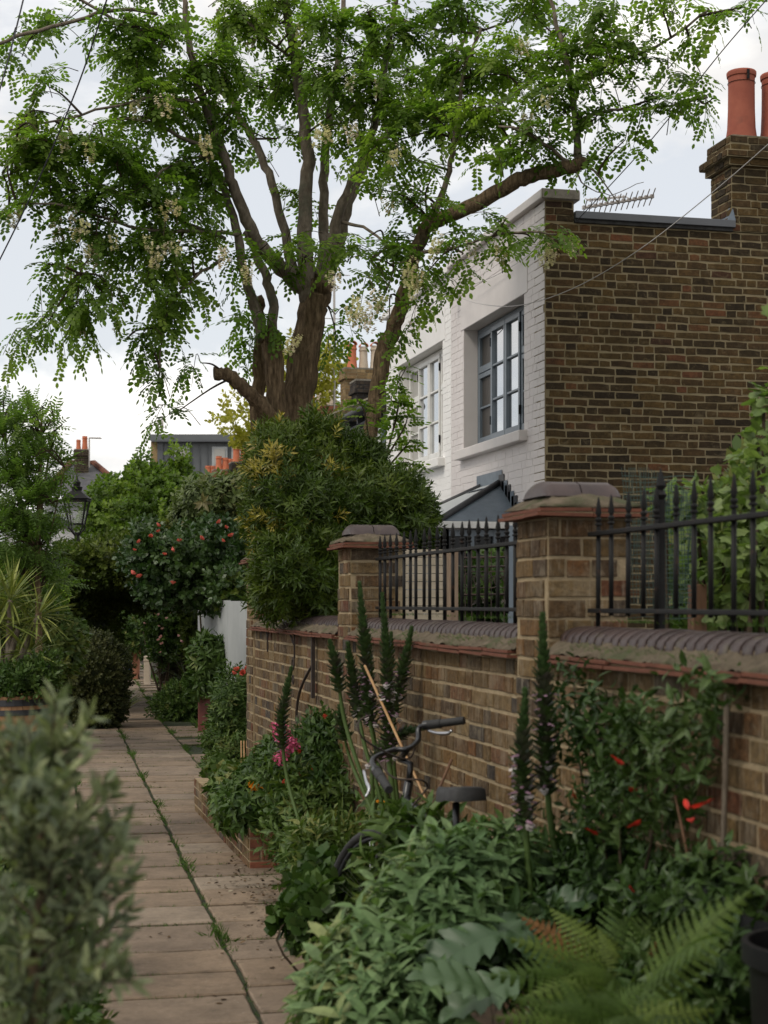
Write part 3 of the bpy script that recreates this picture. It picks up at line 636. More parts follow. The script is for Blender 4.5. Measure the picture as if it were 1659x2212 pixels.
def bull_mesh():
    mb = MB(); n = 10; prof = [(-.10, -.085)] + [(-.10 * math.cos(math.pi * i / n), -.02 + .055 * math.sin(math.pi * i / n) ** .8) for i in range(n + 1)] + [(.10, -.085)]
    rings = []
    for y, k in ((-.5, .965), (-.42, 1), (.42, 1), (.5, .965)): rings.append([(x * k, y, z if z < -.05 else z * k - (1 - k) * .02) for x, z in prof])
    m_ = len(prof); vs = [q for rg in rings for q in rg]; fs = [(a * m_ + i, a * m_ + i + 1, (a + 1) * m_ + i + 1, (a + 1) * m_ + i) for a in range(3) for i in range(m_ - 1)]
    fs += [tuple(range(m_)), tuple(range(4 * m_ - 1, 3 * m_ - 1, -1))]; mb.add(vs, fs); return mb.mesh('coping_brick', 'bull', True)
bull = bull_mesh()
for s_i, (a, b) in enumerate(segs):
    n = int((b - a) / 0.30); tiles(wall, 1.845, 2.14, a, b, 1.397, .011, 'Y', n); tiles(wall, 1.852, 2.14, a + .02, b - .02, 1.413, .011, 'Y', n)
    mb = MB(); mb.box(1.868, 2.13, a + .002, b - .002, 1.4025, 1.4065); mb.build('mortar_line', 'garden_mortar', wall)
    # cement fillet, rough and lumpy
    fb = MB(); k = int((b - a) / 0.02); pr = [(1.862, 1.419), (1.866, 1.426), (1.885, 1.437), (1.905, 1.447), (1.93, 1.463)]; rr = random.Random(s_i)
    rows = []
    for i in range(k + 1):
        y = a + .002 + (b - a - .004) * i / k; rows.append([(x + rr.uniform(-.005, .004) + .006 * math.sin(y * 21 + j), y, z + rr.uniform(-.005, .005) + .004 * math.sin(y * 33 + j * 2)) for j, (x, z) in enumerate(pr)])
    m_ = len(pr); fb.add([q for r_ in rows for q in r_], [(i * m_ + j, i * m_ + j + 1, (i + 1) * m_ + j + 1, (i + 1) * m_ + j) for i in range(k) for j in range(m_ - 1)])
    fb.build('cement_fillet', 'cement', wall, True)
    mb = MB(); mb.box(1.935, 2.125, a + .003, b - .003, 1.418, 1.47); mb.build('coping_bed', 'garden_mortar', wall)
    y = a + .004
    while y < b - .03:
        w = rnd.uniform(.068, .078); w = min(w, b - y)
        o = bpy.data.objects.new('coping_brick', bull); link(o, wall, (2.03, y + w / 2, 1.482 + rnd.uniform(-.002, .002))); o.scale = (1, w - .007, 1); o.rotation_euler = (rnd.uniform(-.02, .02), 0, rnd.uniform(-.02, .02)); y += w
# moss on the coping
mp, md = [], []
for i in range(2600):
    y = rnd.uniform(3.4, 8.6); 
    if 5.38 < y < 5.77 or math.sin(y * 3.1) + math.sin(y * 7.7 + 1) < rnd.uniform(-.6, 1.4): continue
    top = rnd.random() < .55; mp.append((2.03 + rnd.gauss(.03, .03), y, 1.533) if top else (rnd.uniform(1.875, 1.93), y, 1.44 + rnd.uniform(-.006, .012))); md.append((rnd.gauss(-.3, .6), rnd.gauss(0, .6), .6))
tag(inst('moss', blade, md, rng.normal(size=(len(mp), 3)), mp, rng.uniform(.012, .026, len(mp)), rng.random(len(mp)), 'grass', wall), kind='stuff')
for (a, b) in PIERS:
    x0, x1 = 1.885, 2.19; top = 1.905
    mb = MB(); mb.box(x0 + .002, x1, a + .002, b, 0.0, top); pier = mb.build('pier', 'garden_mortar', wall)
    bricks(pier, lay(a, b, 0.02, top, CRS, .215, .112, .011, hp=.6, seed=int(a * 10)), '-X', x0, 'garden_brick', .0045, 60, vis_rank)
    bricks(pier, [q for q in lay(x0, x1, 0.02, top, CRS, .205, .1, .011, hp=.45, seed=int(a * 10) + 5) if q[1] > 1.39], '-Y', a, 'garden_brick', .0045, 60, vis_rank)
    lay_b = [q for q in lay(x0, x1, 0.02, top, CRS, .205, .1, .011, hp=.45, seed=int(a * 10) + 5) if q[1] > 1.39]
    o_ = 0.058
    for z, e in ((top + .007, o_), (top + .026, o_ - .012)):
        tiles(pier, x0 - e, x1 + e, a - e, a + .1, z, .012, 'X', 2); tiles(pier, x0 - e, x1 + e, a + .1, b + e, z, .012, 'X', 2)
    mb = MB(); mb.box(x0 - o_ + .018, x1 + o_ - .018, a - o_ + .018, b + o_ - .018, top + .0135, top + .0195); mb.build('mortar_line', 'garden_mortar', pier)
    # sloping cement cap
    e0, e1 = o_ - .018, -.055; cb = MB(); rr = random.Random(int(a * 7)); loops = []
    for t_, (e, z) in enumerate([(e0, top + .033), (e0, top + .042), ((e0 + e1) / 2, top + .066), (e1, top + .092)]):
        lp = []; xa, xb, ya, yb = x0 - e, x1 + e, a - e, b + e
        for s_ in range(4):
            for q in range(5):
                f = q / 5; p = [(xa + (xb - xa) * f, ya), (xb, ya + (yb - ya) * f), (xb - (xb - xa) * f, yb), (xa, yb - (yb - ya) * f)][s_]
                lp.append((p[0] + rr.uniform(-.004, .004), p[1] + rr.uniform(-.004, .004), z + rr.uniform(-.006, .006)))
        loops.append(lp)
    n = 20; cb.add([q for l_ in loops for q in l_], [(i * n + j, i * n + (j + 1) % n, (i + 1) * n + (j + 1) % n, (i + 1) * n + j) for i in range(3) for j in range(n)] + [tuple(range(3 * n, 4 * n))])
    cb.build('cement_cap', 'cement', pier, True)
    # rounded plum bricks on top
    xm = (x0 + x1) / 2; e = -.018
    for (xa, xb) in ((x0 - e - .01, xm - .01), (xm - .006, x1 + e + .01)):
        rows = []; n = 9
        for y_, kz in ((0, .0), (.03, .72), (.07, .93), (.12, 1.0), (b - a - 2 * .03 - .12 + .0, 1.0), (b - a - .06 - .07, .93), (b - a - .06 - .03, .72), (b - a - .06, .0)):
            left = xa < xm - .05; row = []
            for i in range(n):
                f = (i / (n - 1)) ** (1.6 if left else 1); f = f if left else 1 - (1 - f) ** 1.6; xx = xa + (xb - xa) * f; ed = f if left else 1 - f; kx = min(1, math.sqrt(max(0, 1 - (1 - min(1, ed / .28)) ** 2)) + .05)
                row.append((xx, a + .03 + y_, top + .078 + .060 * kz * kx))
            rows.append(row)
        mb = MB(); mb.add([q for r_ in rows for q in r_], [(i * n + j, i * n + j + 1, (i + 1) * n + j + 1, (i + 1) * n + j) for i in range(7) for j in range(n - 1)]); mb.build('coping_brick', 'bull', pier, True)
# old iron brackets fixed to the wall
def bracket(name, label, u, v0, v1, kind):
    d = dX(u, WX - .03); a = P(u, v0, d); t = thing(name, label, 'bracket', (a.x, a.y, 0)); b = P(u, v1, d); mb = MB()
    mb.bar((WX - .03, a.y, a.z), (WX - .03, a.y, b.z), .012 if kind != 'big' else .03, .01 if kind != 'big' else .022); mb.build('bar', 'rust_iron', t)
    mb = MB(); q = []
    if kind == 'scroll':
        mb.tube([(WX - .03, a.y + .02, a.z - .08), (WX - .03, a.y + .3, a.z + .05), (WX - .03, a.y + .42, a.z + .06)], .007, 5)
        for cy, cz, r in ((.05, -.22, .045), (.05, -.32, .04), (.4, .02, .04)): mb.tube([(WX - .03, a.y + cy + r * (1 - i / 26) * math.cos(i * .5), a.z + cz + r * (1 - i / 26) * math.sin(i * .5)) for i in range(20)], .005, 4)
    elif kind == 'ring':
        mb.tube([(WX - .03, a.y + .04 * math.cos(i * .4), a.z + .01 + .04 * math.sin(i * .4)) for i in range(17)], .005, 4)
    else:
        mb.tube([tuple(q) for q in spline([(WX - .04, a.y, a.z - .2), (WX - .06, a.y + .2, a.z - .32), (WX - .06, a.y + .36, a.z - .43), (WX - .06, a.y + .42, a.z - .56), (WX - .06, a.y + .37, a.z - .57), (WX - .06, a.y + .38, a.z - .53)], 4)], .009, 5)
    mb.build('scroll', 'rust_iron', t)
bracket('iron_bracket', 'thick rusty iron hanging bracket with a hook on the brick wall', 676, 1370, 1508, 'big')
bracket('iron_bracket', 'thin rusty scrolled iron bracket near the far pier of the wall', 636, 1366, 1422, 'scroll')
bracket('iron_bracket', 'small iron rod with a ring top beside the far pier of the wall', 578, 1368, 1408, 'ring')
# ------------------------------------------------------------------ iron railings between the piers
RX = 2.03
def bar_meshes():
    mb = MB(); mb.tube([(0, 0, 1.555), (0, 0, 1.855)], .0085, 8); b = mb.mesh('bar', 'iron', True)
    mb = MB(); mb.tube([(0, 0, 1.50), (0, 0, 1.855)], .0085, 8); b2 = mb.mesh('bar', 'iron', True)
    mb = MB(); mb.lathe([(.006, 1.845), (.0085, 1.86), (.006, 1.868), (.013, 1.872), (.013, 1.877), (.007, 1.881), (.012, 1.890), (.012, 1.894), (.006, 1.90), (.0115, 1.914), (.0045, 1.962), (.001, 1.972)], (0, 0, 0), 8); f = mb.mesh('finial', 'iron', 'auto')
    mb = MB(); mb.bar((0, 0, 1.48), (0, 0, 1.93), .022, .022, (0, 1, 0)); mb.lathe([(.012, 1.93), (.022, 1.945), (.010, 1.96), (.018, 1.975), (.002, 2.03)], (0, 0, 0), 8); st = mb.mesh('stanchion', 'iron', 'auto')
    return b, b2, f, st
B1, B2, FIN, STAN = bar_meshes()
def railing(label, y0, y1, n, legs, stan=()):
    t = thing('iron_railing', label, 'railing', (RX, (y0 + y1) / 2, 1.5), 'spiked iron railings on the garden wall')
    mb = MB(); mb.bar((RX, y0 - .06, 1.842), (RX, y1 + .05, 1.842), .03, .016); mb.build('top_rail', 'iron', t, False, .003)
    mb = MB(); mb.bar((RX, y0 - .06, 1.572), (RX, y1 + .05, 1.572), .03, .016); mb.build('bottom_rail', 'iron', t, False, .003)
    for i in range(n):
        y = y0 + (y1 - y0) * i / (n - 1); o = bpy.data.objects.new('bar', B2 if i % 4 in legs else B1); link(o, t, (RX, y, 0)); o.rotation_euler = (rnd.uniform(-.006, .006), rnd.uniform(-.004, .004), 0)
        f = bpy.data.objects.new('finial', FIN); link(f, o, (RX, y, 0))
    for y in stan: o = bpy.data.objects.new('stanchion', STAN); link(o, t, (RX + .02, y, 0))
railing('spiked black iron railing between the two nearest brick piers', 5.80, 8.62, 22, (1, 3))
railing('spiked black iron railing running off the right edge of the picture', 2.6, 5.30, 21, (0,), (4.78,))
# ------------------------------------------------------------------ white terrace houses
FX = 4.81; H0 = 13.86
def window(parent, y0, y1, z0, z1, fx, fm, gm, dim, dim_left=True):
    """casement window: y0..y1, z0..z1, its outer face at x = fx; four lights"""
    w = thing_part('window', parent, (fx, (y0 + y1) / 2, z0)); T = .055
    fr = MB(); fr.box(fx, fx + .09, y0, y1, z0, z0 + .05); fr.box(fx, fx + .09, y0, y1, z1 - .05, z1); fr.box(fx, fx + .09, y0, y0 + .045, z0 + .05, z1 - .05); fr.box(fx, fx + .09, y1 - .045, y1, z0 + .05, z1 - .05)
    fr.build('frame', fm, w, False, .004)
    ln = (y1 - y0 - .09) / 4; gl = []
    for i in range(4):
        a = y0 + .045 + ln * i; b = a + ln; fixed = i in (0, 3); sx = fx - (.018 if not fixed else .004); st = .05
        def leaf(za, zb, bars):
            lf = MB(); x1 = sx + .05
            lf.box(sx, x1, a + .004, b - .004, za, za + .07); lf.box(sx, x1, a + .004, b - .004, zb - .05, zb); lf.box(sx, x1, a + .004, a + st, za + .07, zb - .05); lf.box(sx, x1, b - st, b - .004, za + .07, zb - .05)
            cs = lf.build('casement', fm, w, False, .004); n = bars + 1; hh = (zb - .05 - za - .07) / n
            for k in range(n):
                p0 = za + .07 + hh * k; p1 = p0 + hh
                if k: 
                    gb = MB(); gb.box(sx + .006, sx + .044, a + st, b - st, p0 - .011, p0 + .011); gb.build('glazing_bar', fm, w, False, .003)
                pn = MB(); pn.box(sx + .03, sx + .034, a + st - .004, b - st + .004, p0 - .004 + (.015 if k else 0), p1 + .004 - (.015 if k < n - 1 else 0)); pn.build('pane', dim if fixed else gm, w)
        if fixed:
            zt = z0 + .05 + (z1 - z0 - .1) * .64; leaf(z0 + .052, zt - .004, 1); leaf(zt + .004, z1 - .052, 0)
        else: leaf(z0 + .052, z1 - .052, 2)
        if not fixed:
            hb = MB()
            for zz in (z0 + .22, z1 - .25): hb.box(sx - .008, sx + .01, (a if i == 1 else b) - .008, (a if i == 1 else b) + .008, zz, zz + .09)
            hb.build('hinge', 'iron', w)
    return w
def thing_part(name, parent, loc):
    o = bpy.data.objects.new(name, None); o.empty_display_size = .05; return link(o, parent, loc)
def bay(parent, y0):
    """lead covered hipped roof of a bay window, stepped flashing on the wall, glazed bay below"""
    ya, yb = y0 + .72, y0 + 1.36; y1 = y0 + 2.05; xo = 4.0; zt = 2.785; ze = 2.37
    r = MB(); r.add([(FX, y0, ze), (xo, y0, ze), (FX, ya, zt)], [(0, 1, 2)]); r.add([(xo, y0, ze), (xo, y1, ze), (FX, yb, zt), (FX, ya, zt)], [(0, 1, 2, 3)]); r.add([(xo, y1, ze), (FX, y1, ze), (FX, yb, zt)], [(0, 1, 2)])
    r.add([(FX, y0, ze - .002), (xo, y0, ze - .002), (xo, y1, ze - .002), (FX, y1, ze - .002)], [(0, 1, 2, 3)])
    rf = r.build('bay_roof', 'lead', parent)
    for qa, qb in ((y0 - .01, ya), (y1, yb)): m = MB(); m.tube([(xo - .01, qa, ze + .01), (FX, qb, zt + .015)], .032, 8); m.build('hip_roll', 'dark_lead', rf, True)
    s = MB(); s.add([(xo - .012, y0 + .02, ze + .02), (xo - .012, y1 - .02, ze + .02), (FX - .01, yb - .03, zt + .012), (FX - .01, ya + .04, zt + .012)], [(0, 1, 2, 3)]); s.build('sky_sheen', 'white_board', rf)  # white sheet over the lead front slope, painting in its sky reflection
    f = MB(); f.box(FX - .012, FX - .0075, ya - .1, yb + .12, zt - .02, zt + .13); f.add([(FX - .006, ya - .06, zt + .0), (FX - .006, yb + .06, zt), (FX - .16, yb + .04, zt - .05), (FX - .16, ya - .05, zt - .05)], [(0, 1, 2, 3)])
    f.build('flashing', 'lead', rf)
    for i in range(7):
        t0 = i / 7; yy = ya - .03 - (ya - y0) * t0; zz = zt - (zt - ze) * t0
        m = MB(); m.box(FX - .013, FX - .008, yy - .14, yy + .03, zz - .11, zz + .085 - .01 * (i % 2)); m.build('flashing_step', 'lead' if i % 2 else 'dark_lead', rf)
    m = MB(); m.box(xo - .06, xo - .0, y0 - .05, y1 + .05, ze - .07, ze - .005); m.box(xo, FX - .01, y0 - .05, y0 - .0, ze - .07, ze - .005); m.build('gutter', 'white_frame', rf, False, .008)
    # glazed bay
    b = MB()
    for (xa, ya_, xb, yb_) in ((xo + .06, y0 + .06, FX, y0 + .06), (xo + .06, y0 + .06, xo + .06, y1 - .06), (xo + .06, y1 - .06, FX, y1 - .06)):
        for k in range(4):
            f_ = k / 3; b.bar((xa + (xb - xa) * f_, ya_ + (yb_ - ya_) * f_, .55), (xa + (xb - xa) * f_, ya_ + (yb_ - ya_) * f_, ze - .075), .06, .06)
        for z in (.58, 1.75, ze - .11): b.bar((xa, ya_, z), (xb, yb_, z), .05, .06)
    bw = b.build('bay_window', 'grey_frame', parent)
    m = MB(); m.box(xo + .075, FX - .01, y0 + .075, y1 - .075, .56, ze - .09); m.build('pane', 'glass_dark', bw)
    m = MB(); m.box(xo + .03, FX - .002, y0 + .03, y1 - .03, 0, .55); m.build('bay_base', 'paint_lilac', bw)
def front(parent, y0, y1, oy0, oy1, oz0, oz1, paintm, rend, ztop, seed):
    """painted brick front with one first floor opening"""
    R_ = .30; X1 = FX + R_; b = MB()
    b.box(FX + .001, X1, y0 + (.30 if seed == 1 else 0), oy0, 0, ztop); b.box(FX + .001, X1, oy1, y1, 0, ztop); b.box(FX + .001, X1, oy0, oy1, 0, oz0); b.box(FX + .001, X1, oy0, oy1, oz1, ztop)
    w = b.build('front_wall', paintm, parent)
    lz = .36; ls = .10
    bl = lay(y0 + .004, y1 - .004, 1.2, ztop - .01, .0722, .222, .111, .004, [(oy0 - .0, oy1 + .0, oz0 - .1, oz1), (oy0 - ls, oy1 + ls, oz1 - .001, oz1 + lz)], .35, seed)
    bricks(w, bl, '-X', FX, paintm, .0024, 300, lambda p: vis_rank(p) + (3 if p[2] < 2.3 else 0))
    m = MB(); m.box(FX - .006, FX + .0, oy0 - ls, oy1 + ls, oz1, oz1 + lz); m.box(FX, X1 - .01, oy0, oy1, oz1 - .004, oz1 + .0); m.build('lintel', rend, parent, False, .003)
    for ya_ in (oy1 - .006, oy0): m = MB(); m.box(FX + .0, FX + .16, ya_, ya_ + .006, oz0, oz1 - .004); m.build('reveal', rend, parent)
    m = MB(); m.box(FX - .085, FX + .17, oy0 - .09, oy1 + .09, oz0 - .1, oz0); m.build('sill', rend, parent, False, .008)
    return w
def parapet(parent, y0, y1, z, rend, name='parapet_coping'):
    m = MB(); m.box(FX - .055, FX + .33, y0, y1, z, z + .085); m.build(name, rend, parent, False, .01)
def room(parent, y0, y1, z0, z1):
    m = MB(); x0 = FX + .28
    m.box(x0, x0 + .03, y0, y1, z0, z1); m.build('room_dark', 'felt', parent)  # black sheet behind the glass, painted stand-in for the unlit room
# near house
nh = thing('terrace_house', 'lilac white painted end house with grey casement window and dark brick side', 'house', (6, 15.4, 0), 'terrace houses on the right of the lane')
front(nh, H0, 16.99, 14.45, 16.50, 3.23, 4.53, 'paint_lilac', 'render_lilac', 5.28, 1)
parapet(nh, H0 - .04, 16.985, 5.28, 'render_lilac')
window(nh, 14.465, 16.485, 3.235, 4.52, FX + .15, 'grey_frame', 'glass', 'glass_dim'); room(nh, 14.4, 16.6, 3.1, 4.7)
bay(nh, 14.5)
m = MB(); m.box(FX + .002, 9.5, H0 + .001, H0 + .30, 0, 5.08); sw = m.build('side_wall', 'house_mortar', nh)
bl = lay(FX + .003, 8.3, 1.0, 5.075, .0722, .222, .108, .014, (), .38, 77)
bricks(sw, bl, '-Y', H0, 'house_brick', .004, 300, lambda p: vis_rank(p) + (3 if p[2] < 1.6 else 0) + (abs(p[0] - 5.9) * .2))
m = MB(); m.box(FX + .004, 5.09, H0 + .002, H0 + .05, 5.08, 5.28); pe = m.build('parapet_end', 'house_mortar', nh)
bricks(pe, lay(FX + .006, 5.088, 5.082, 5.275, .065, .2, .1, .012, (), .4, 5), '-Y', H0, 'house_brick', .007, 40)
m = MB(); m.box(FX - .045, 5.13, H0 - .05, H0 + .3, 5.365 - .084, 5.372); m.build('coping_block', 'coping_stone', nh, False, .008)
m = MB(); m.box(5.094, 6.68, H0 - .045, H0 + .42, 5.115, 5.185); m.build('roof_capping', 'capping', nh, False, .006)
m = MB(); m.box(5.094, 6.66, H0 - .025, H0 + .3, 5.082, 5.114); m.build('felt_drip', 'felt', nh)
m = MB(); m.box(5.11, 9.5, H0 + .31, 16.99, 5.0, 5.09); m.build('flat_roof', 'felt', nh)
# chimney of the near house
def brick_stack(parent, x0, x1, y0, y1, z0, z1, mat, mort, corb, seed, crs=.0722, left=True, name='chimney'):
    m = MB(); m.box(x0 + .001, x1, y0 + .001, y1, z0, z1); c = m.build(name, mort, parent)
    bricks(c, lay(x0, x1, z0, z1, crs, .215, .105, .012, (), .4, seed), '-Y', y0, mat, .006, 150, vis_rank)
    if left: bricks(c, lay(y0, y1, z0, z1, crs, .215, .105, .012, (), .5, seed + 1), '-X', x0, mat, .006, 60, vis_rank)
    for (za, zb, e) in corb:
        k = MB(); k.box(x0 - e + .002, x1 + e, y0 - e + .002, y1 + e, za, zb); q = k.build('corbel', mort, c)
        n = max(1, int(round((zb - za) / crs)))
        bricks(q, lay(x0 - e, x1 + e, za, zb, (zb - za) / n, .215, .105, .012, (), .35, seed + 3), '-Y', y0 - e, mat, .006, 30)
        if left: bricks(q, lay(y0 - e, y1 + e, za, zb, (zb - za) / n, .215, .105, .012, (), .35, seed + 4), '-X', x0 - e, mat, .006, 20)
    return c
ch = brick_stack(nh, 6.65, 8.2, H0 - .012, 14.29, 5.086, 5.98, 'house_brick', 'house_mortar', [(5.70, 5.765, .045), (5.767, 5.835, .085), (5.837, 5.975, .03)], 91)
m = MB(); m.hull8([(6.62, H0 - .04, 5.978), (8.23, H0 - .04, 5.978), (8.23, 14.32, 5.978), (6.62, 14.32, 5.978)], [(6.70, H0 + .06, 6.02), (8.2, H0 + .06, 6.02), (8.2, 14.22, 6.02), (6.70, 14.22, 6.02)]); m.build('flaunching', 'cement', ch)
m = MB(); m.add([(6.648, H0 + .02, 5.18), (6.648, 14.2, 5.18), (6.648, H0 + .02, 5.32)], [(0, 1, 2)]); m.add([(6.60, H0 - .022, 5.186), (6.69, H0 - .022, 5.186), (6.66, H0 - .022, 5.3)], [(0, 1, 2)]); m.build('chimney_flashing', 'lead', nh)
POT = [(.15, 0), (.148, .03), (.135, .12), (.128, .3), (.126, .56), (.128, .60), (.128, .61), (.138, .615), (.142, .64), (.142, .655), (.135, .665), (.115, .665), (.11, .60), (.10, .3)]
for i, xx in enumerate((6.86, 7.21, 7.6)):
    m = MB(); m.lathe(POT, (xx, 14.07, 6.0), 20); pt = m.build('chimney_pot', 'clay_pot', ch, 'auto')
    m = MB(); m.tube([(xx + .131 * math.cos(a * .35), 14.07 + .131 * math.sin(a * .35), 6.555) for a in range(19)], .003, 4); m.box(xx - .012, xx + .012, 14.07 - .15, 14.07 - .135, 6.56, 6.65); m.build('wire_tie', 'iron', pt)
# second house
h2 = thing('terrace_house', 'pure white painted middle house with white casement window', 'house', (6, 18.5, 0), 'terrace houses on the right of the lane')
front(h2, 16.995, 20.05, 17.34, 19.42, 3.23, 4.55, 'paint_white', 'render_white', 5.24, 2)
parapet(h2, 16.99, 20.09, 5.24, 'render_white')
window(h2, 17.355, 19.405, 3.235, 4.54, FX + .13, 'white_frame', 'glass', 'glass_blind'); room(h2, 17.3, 19.5, 3.1, 4.7)
bay(h2, 17.45)
m = MB(); m.box(5.11, 9.5, 17.0, 20.05, 4.96, 5.05); m.build('flat_roof', 'felt', h2)
m = MB(); m.box(FX + .01, 9.5, 19.8, 20.048, 0, 5.2); m.build('party_wall', 'paint_white', h2)
# third house: low eaves, slate roof, raking brick parapet
h3 = thing('slate_roof_cottage', 'low white cottage with black gutter and slate roof behind the leaning stem', 'house', (6, 22, 0), 'terrace houses on the right of the lane')
m = MB(); m.box(4.85, 9.5, 20.06, 24.2, 0, 4.08); m.build('wall', 'render_white', h3)
m = MB(); m.hull8([(4.66, 20.06, 4.14), (9.4, 20.06, 6.25), (9.4, 24.2, 6.25), (4.66, 24.2, 4.14)], [(4.64, 20.06, 4.2), (9.4, 20.06, 6.32), (9.4, 24.2, 6.32), (4.64, 24.2, 4.2)]); rf = m.build('roof', 'slate', h3)
for i in range(9):
    m = MB(); x = 4.66 + i * .22; z = 4.205 + i * .098
    m.hull8([(x, 20.07, z), (x + .24, 20.07, z + .1), (x + .24, 24.19, z + .1), (x, 24.19, z)], [(x - .005, 20.07, z + .014), (x + .24, 20.07, z + .112), (x + .24, 24.19, z + .112), (x - .005, 24.19, z + .014)]); m.build('slate_course', 'slate', rf)
m = MB(); m.tube([(4.62, 20.1, 4.15), (4.62, 24.2, 4.15)], .058, 10); m.build('gutter', 'dark_lead', rf, True)
for i in range(6):
    m = MB(); m.box(4.66, 4.84, 20.4 + .7 * i, 20.45 + .7 * i, 4.02, 4.13); m.build('rafter_foot', 'dark_lead', rf)
m = MB(); m.tube([(4.72, 20.1, 4.0), (4.72, 24.1, 4.0)], .04, 8); m.build('lower_gutter', 'dark_lead', rf, True)
m = MB(); m.box(4.80, 4.86, 20.25, 20.95, 3.1, 3.98); wn = m.build('window', 'grey_frame', h3)
for i in range(2): m = MB(); m.box(4.79, 4.799, 20.31 + .3 * i, 20.58 + .3 * i, 3.16, 3.9); m.build('pane', 'glass_blind', wn)
m = MB(); m.hull8([(4.55, 24.2, 4.0), (8, 24.2, 5.52), (8, 24.45, 5.52), (4.55, 24.45, 4.0)], [(4.55, 24.2, 4.30), (8, 24.2, 5.85), (8, 24.45, 5.85), (4.55, 24.45, 4.30)]); rp = m.build('raking_parapet', 'house_mortar', h3)
for i in range(26):
    k = MB(); x = 4.6 + i * .12; z = 4.17 + i * .0537
    k.add([(x + a_ * .1, 24.19, z + b_) for a_, b_ in ((0, 0), (1, .045), (1, .165), (0, .12))] + [(x + a_ * .1, 24.2, z + b_) for a_, b_ in ((0, 0), (1, .045), (1, .165), (0, .12))], [(0, 1, 2, 3), (0, 4, 5, 1), (1, 5, 6, 2), (2, 6, 7, 3), (3, 7, 4, 0)]); k.build('brick', 'yellow_brick', rp)
m = MB(); m.hull8([(4.5, 24.16, 4.305), (8, 24.16, 5.855), (8, 24.48, 5.855), (4.5, 24.48, 4.305)], [(4.5, 24.16, 4.335), (8, 24.16, 5.885), (8, 24.48, 5.885), (4.5, 24.48, 4.335)]); m.build('parapet_coping', 'cream_wood', rp)
# chimneys further down the row
def far_stack(label, u0, u1, v0, v1, d, mat, mort, pots, dep=.5, corb=True, base_v=None):
    a = P(u0, v1, d); b = P(u1, v0, d); t = thing('chimney_stack', label, 'chimney', (a.x, a.y, 0), 'chimney stacks down the terrace')
    z0, z1 = a.z, b.z; w = (u1 - u0) / F * d; h = z1 - z0
    x0 = a.x; y0 = a.y
    c = brick_stack(t, x0, x0 + w, y0, y0 + dep, z0, z1, mat, mort, [(z1 - .23, z1 - .155, .05), (z1 - .153, z1 + .005, .025)] if corb else [], int(u0), .075, True, 'stack')
    m = MB(); m.box(x0 - .03, x0 + w + .03, y0 - .03, y0 + dep + .03, z1 + .006, z1 + .04); m.build('flaunching', 'coping_stone', c)
    for (pu, pv, wpx, mt, hood) in pots:
        pp = P(pu, pv, d + .2); r = wpx / F * d / 2; zb = z1 + .03; hh = pp.z - zb
        m = MB(); pr = [(r * 1.12, 0), (r * 1.05, hh * .18), (r * .92, hh * .45), (r * .9, hh * .8), (r * 1.05, hh * .82), (r * 1.05, hh * .87), (r * .93, hh * .89), (r * .93, hh), (r * .75, hh), (r * .7, hh * .8)]
        m.lathe(pr, (pp.x, y0 + dep / 2, zb), 14); po = m.build('chimney_pot', mt, c, 'auto')
        if hood:
            k = MB(); n = 9
            for i in range(n):
                a0 = math.pi * i / n; a1 = math.pi * (i + 1) / n; rr = r * .95
                k.hull8([(pp.x - rr * math.cos(q), y0 + dep / 2 - r, zb + hh + rr * .9 * math.sin(q)) for q in (a0, a1)] + [(pp.x - rr * math.cos(q), y0 + dep / 2 + r, zb + hh + rr * .9 * math.sin(q)) for q in (a1, a0)],
                        [(pp.x - rr * .85 * math.cos(q), y0 + dep / 2 - r, zb + hh + rr * .75 * math.sin(q)) for q in (a0, a1)] + [(pp.x - rr * .85 * math.cos(q), y0 + dep / 2 + r, zb + hh + rr * .75 * math.sin(q)) for q in (a1, a0)])
            k.build('hood', 'orange_pot', po)
    m = MB(); m.box(x0 + .02, x0 + w - .02, y0 + .02, y0 + dep - .02, 0, z0); m.build('flue_breast', mort, t)
    return t
far_stack('yellow brick chimney stack with one orange and two buff hooded pots', 746, 822, 797, 930, 37.0, 'yellow_brick', 'house_mortar', [(763, 744, 21, 'orange_pot', True), (789, 747, 20, 'buff_pot', True), (815, 744, 20, 'buff_pot', True)], .55)
far_stack('sooty black brick chimney stack seen beside the leaning stem', 771, 830, 823, 930, 31.0, 'sooty_brick', 'felt', [], .5)
far_stack('low red brick stack with plain buff pot and white ornate pot', 668, 740, 876, 1000, 44.0, 'red_brick', 'house_mortar', [(675, 828, 16, 'orange_pot', False), (695, 834, 20, 'buff_pot', False), (720, 816, 23, 'buff_pot', False)], .6)
far_stack('red brick stack with a row of orange pots below the zinc building', 464, 505, 1016, 1090, 52.0, 'red_brick', 'house_mortar', [(474, 985, 14, 'orange_pot', False), (488, 988, 14, 'orange_pot', False), (499, 990, 12, 'orange_pot', False)], .6)
far_stack('short stack with two tall orange pots close to the big shrub', 502, 545, 1000, 1090, 47.0, 'sooty_brick', 'felt', [(512, 965, 16, 'orange_pot', False), (528, 967, 14, 'orange_pot', False)], .6)
far_stack('tiny stack with two orange pots left of the orange pot row', 444, 466, 1030, 1090, 58.0, 'red_brick', 'house_mortar', [(450, 1006, 13, 'orange_pot', False), (460, 1006, 12, 'orange_pot', False)], .5)
far_stack('single orange pot on a low stack seen between the robinia stems', 566, 590, 945, 1020, 45.0, 'red_brick', 'house_mortar', [(576, 910, 15, 'orange_pot', False)], .5)
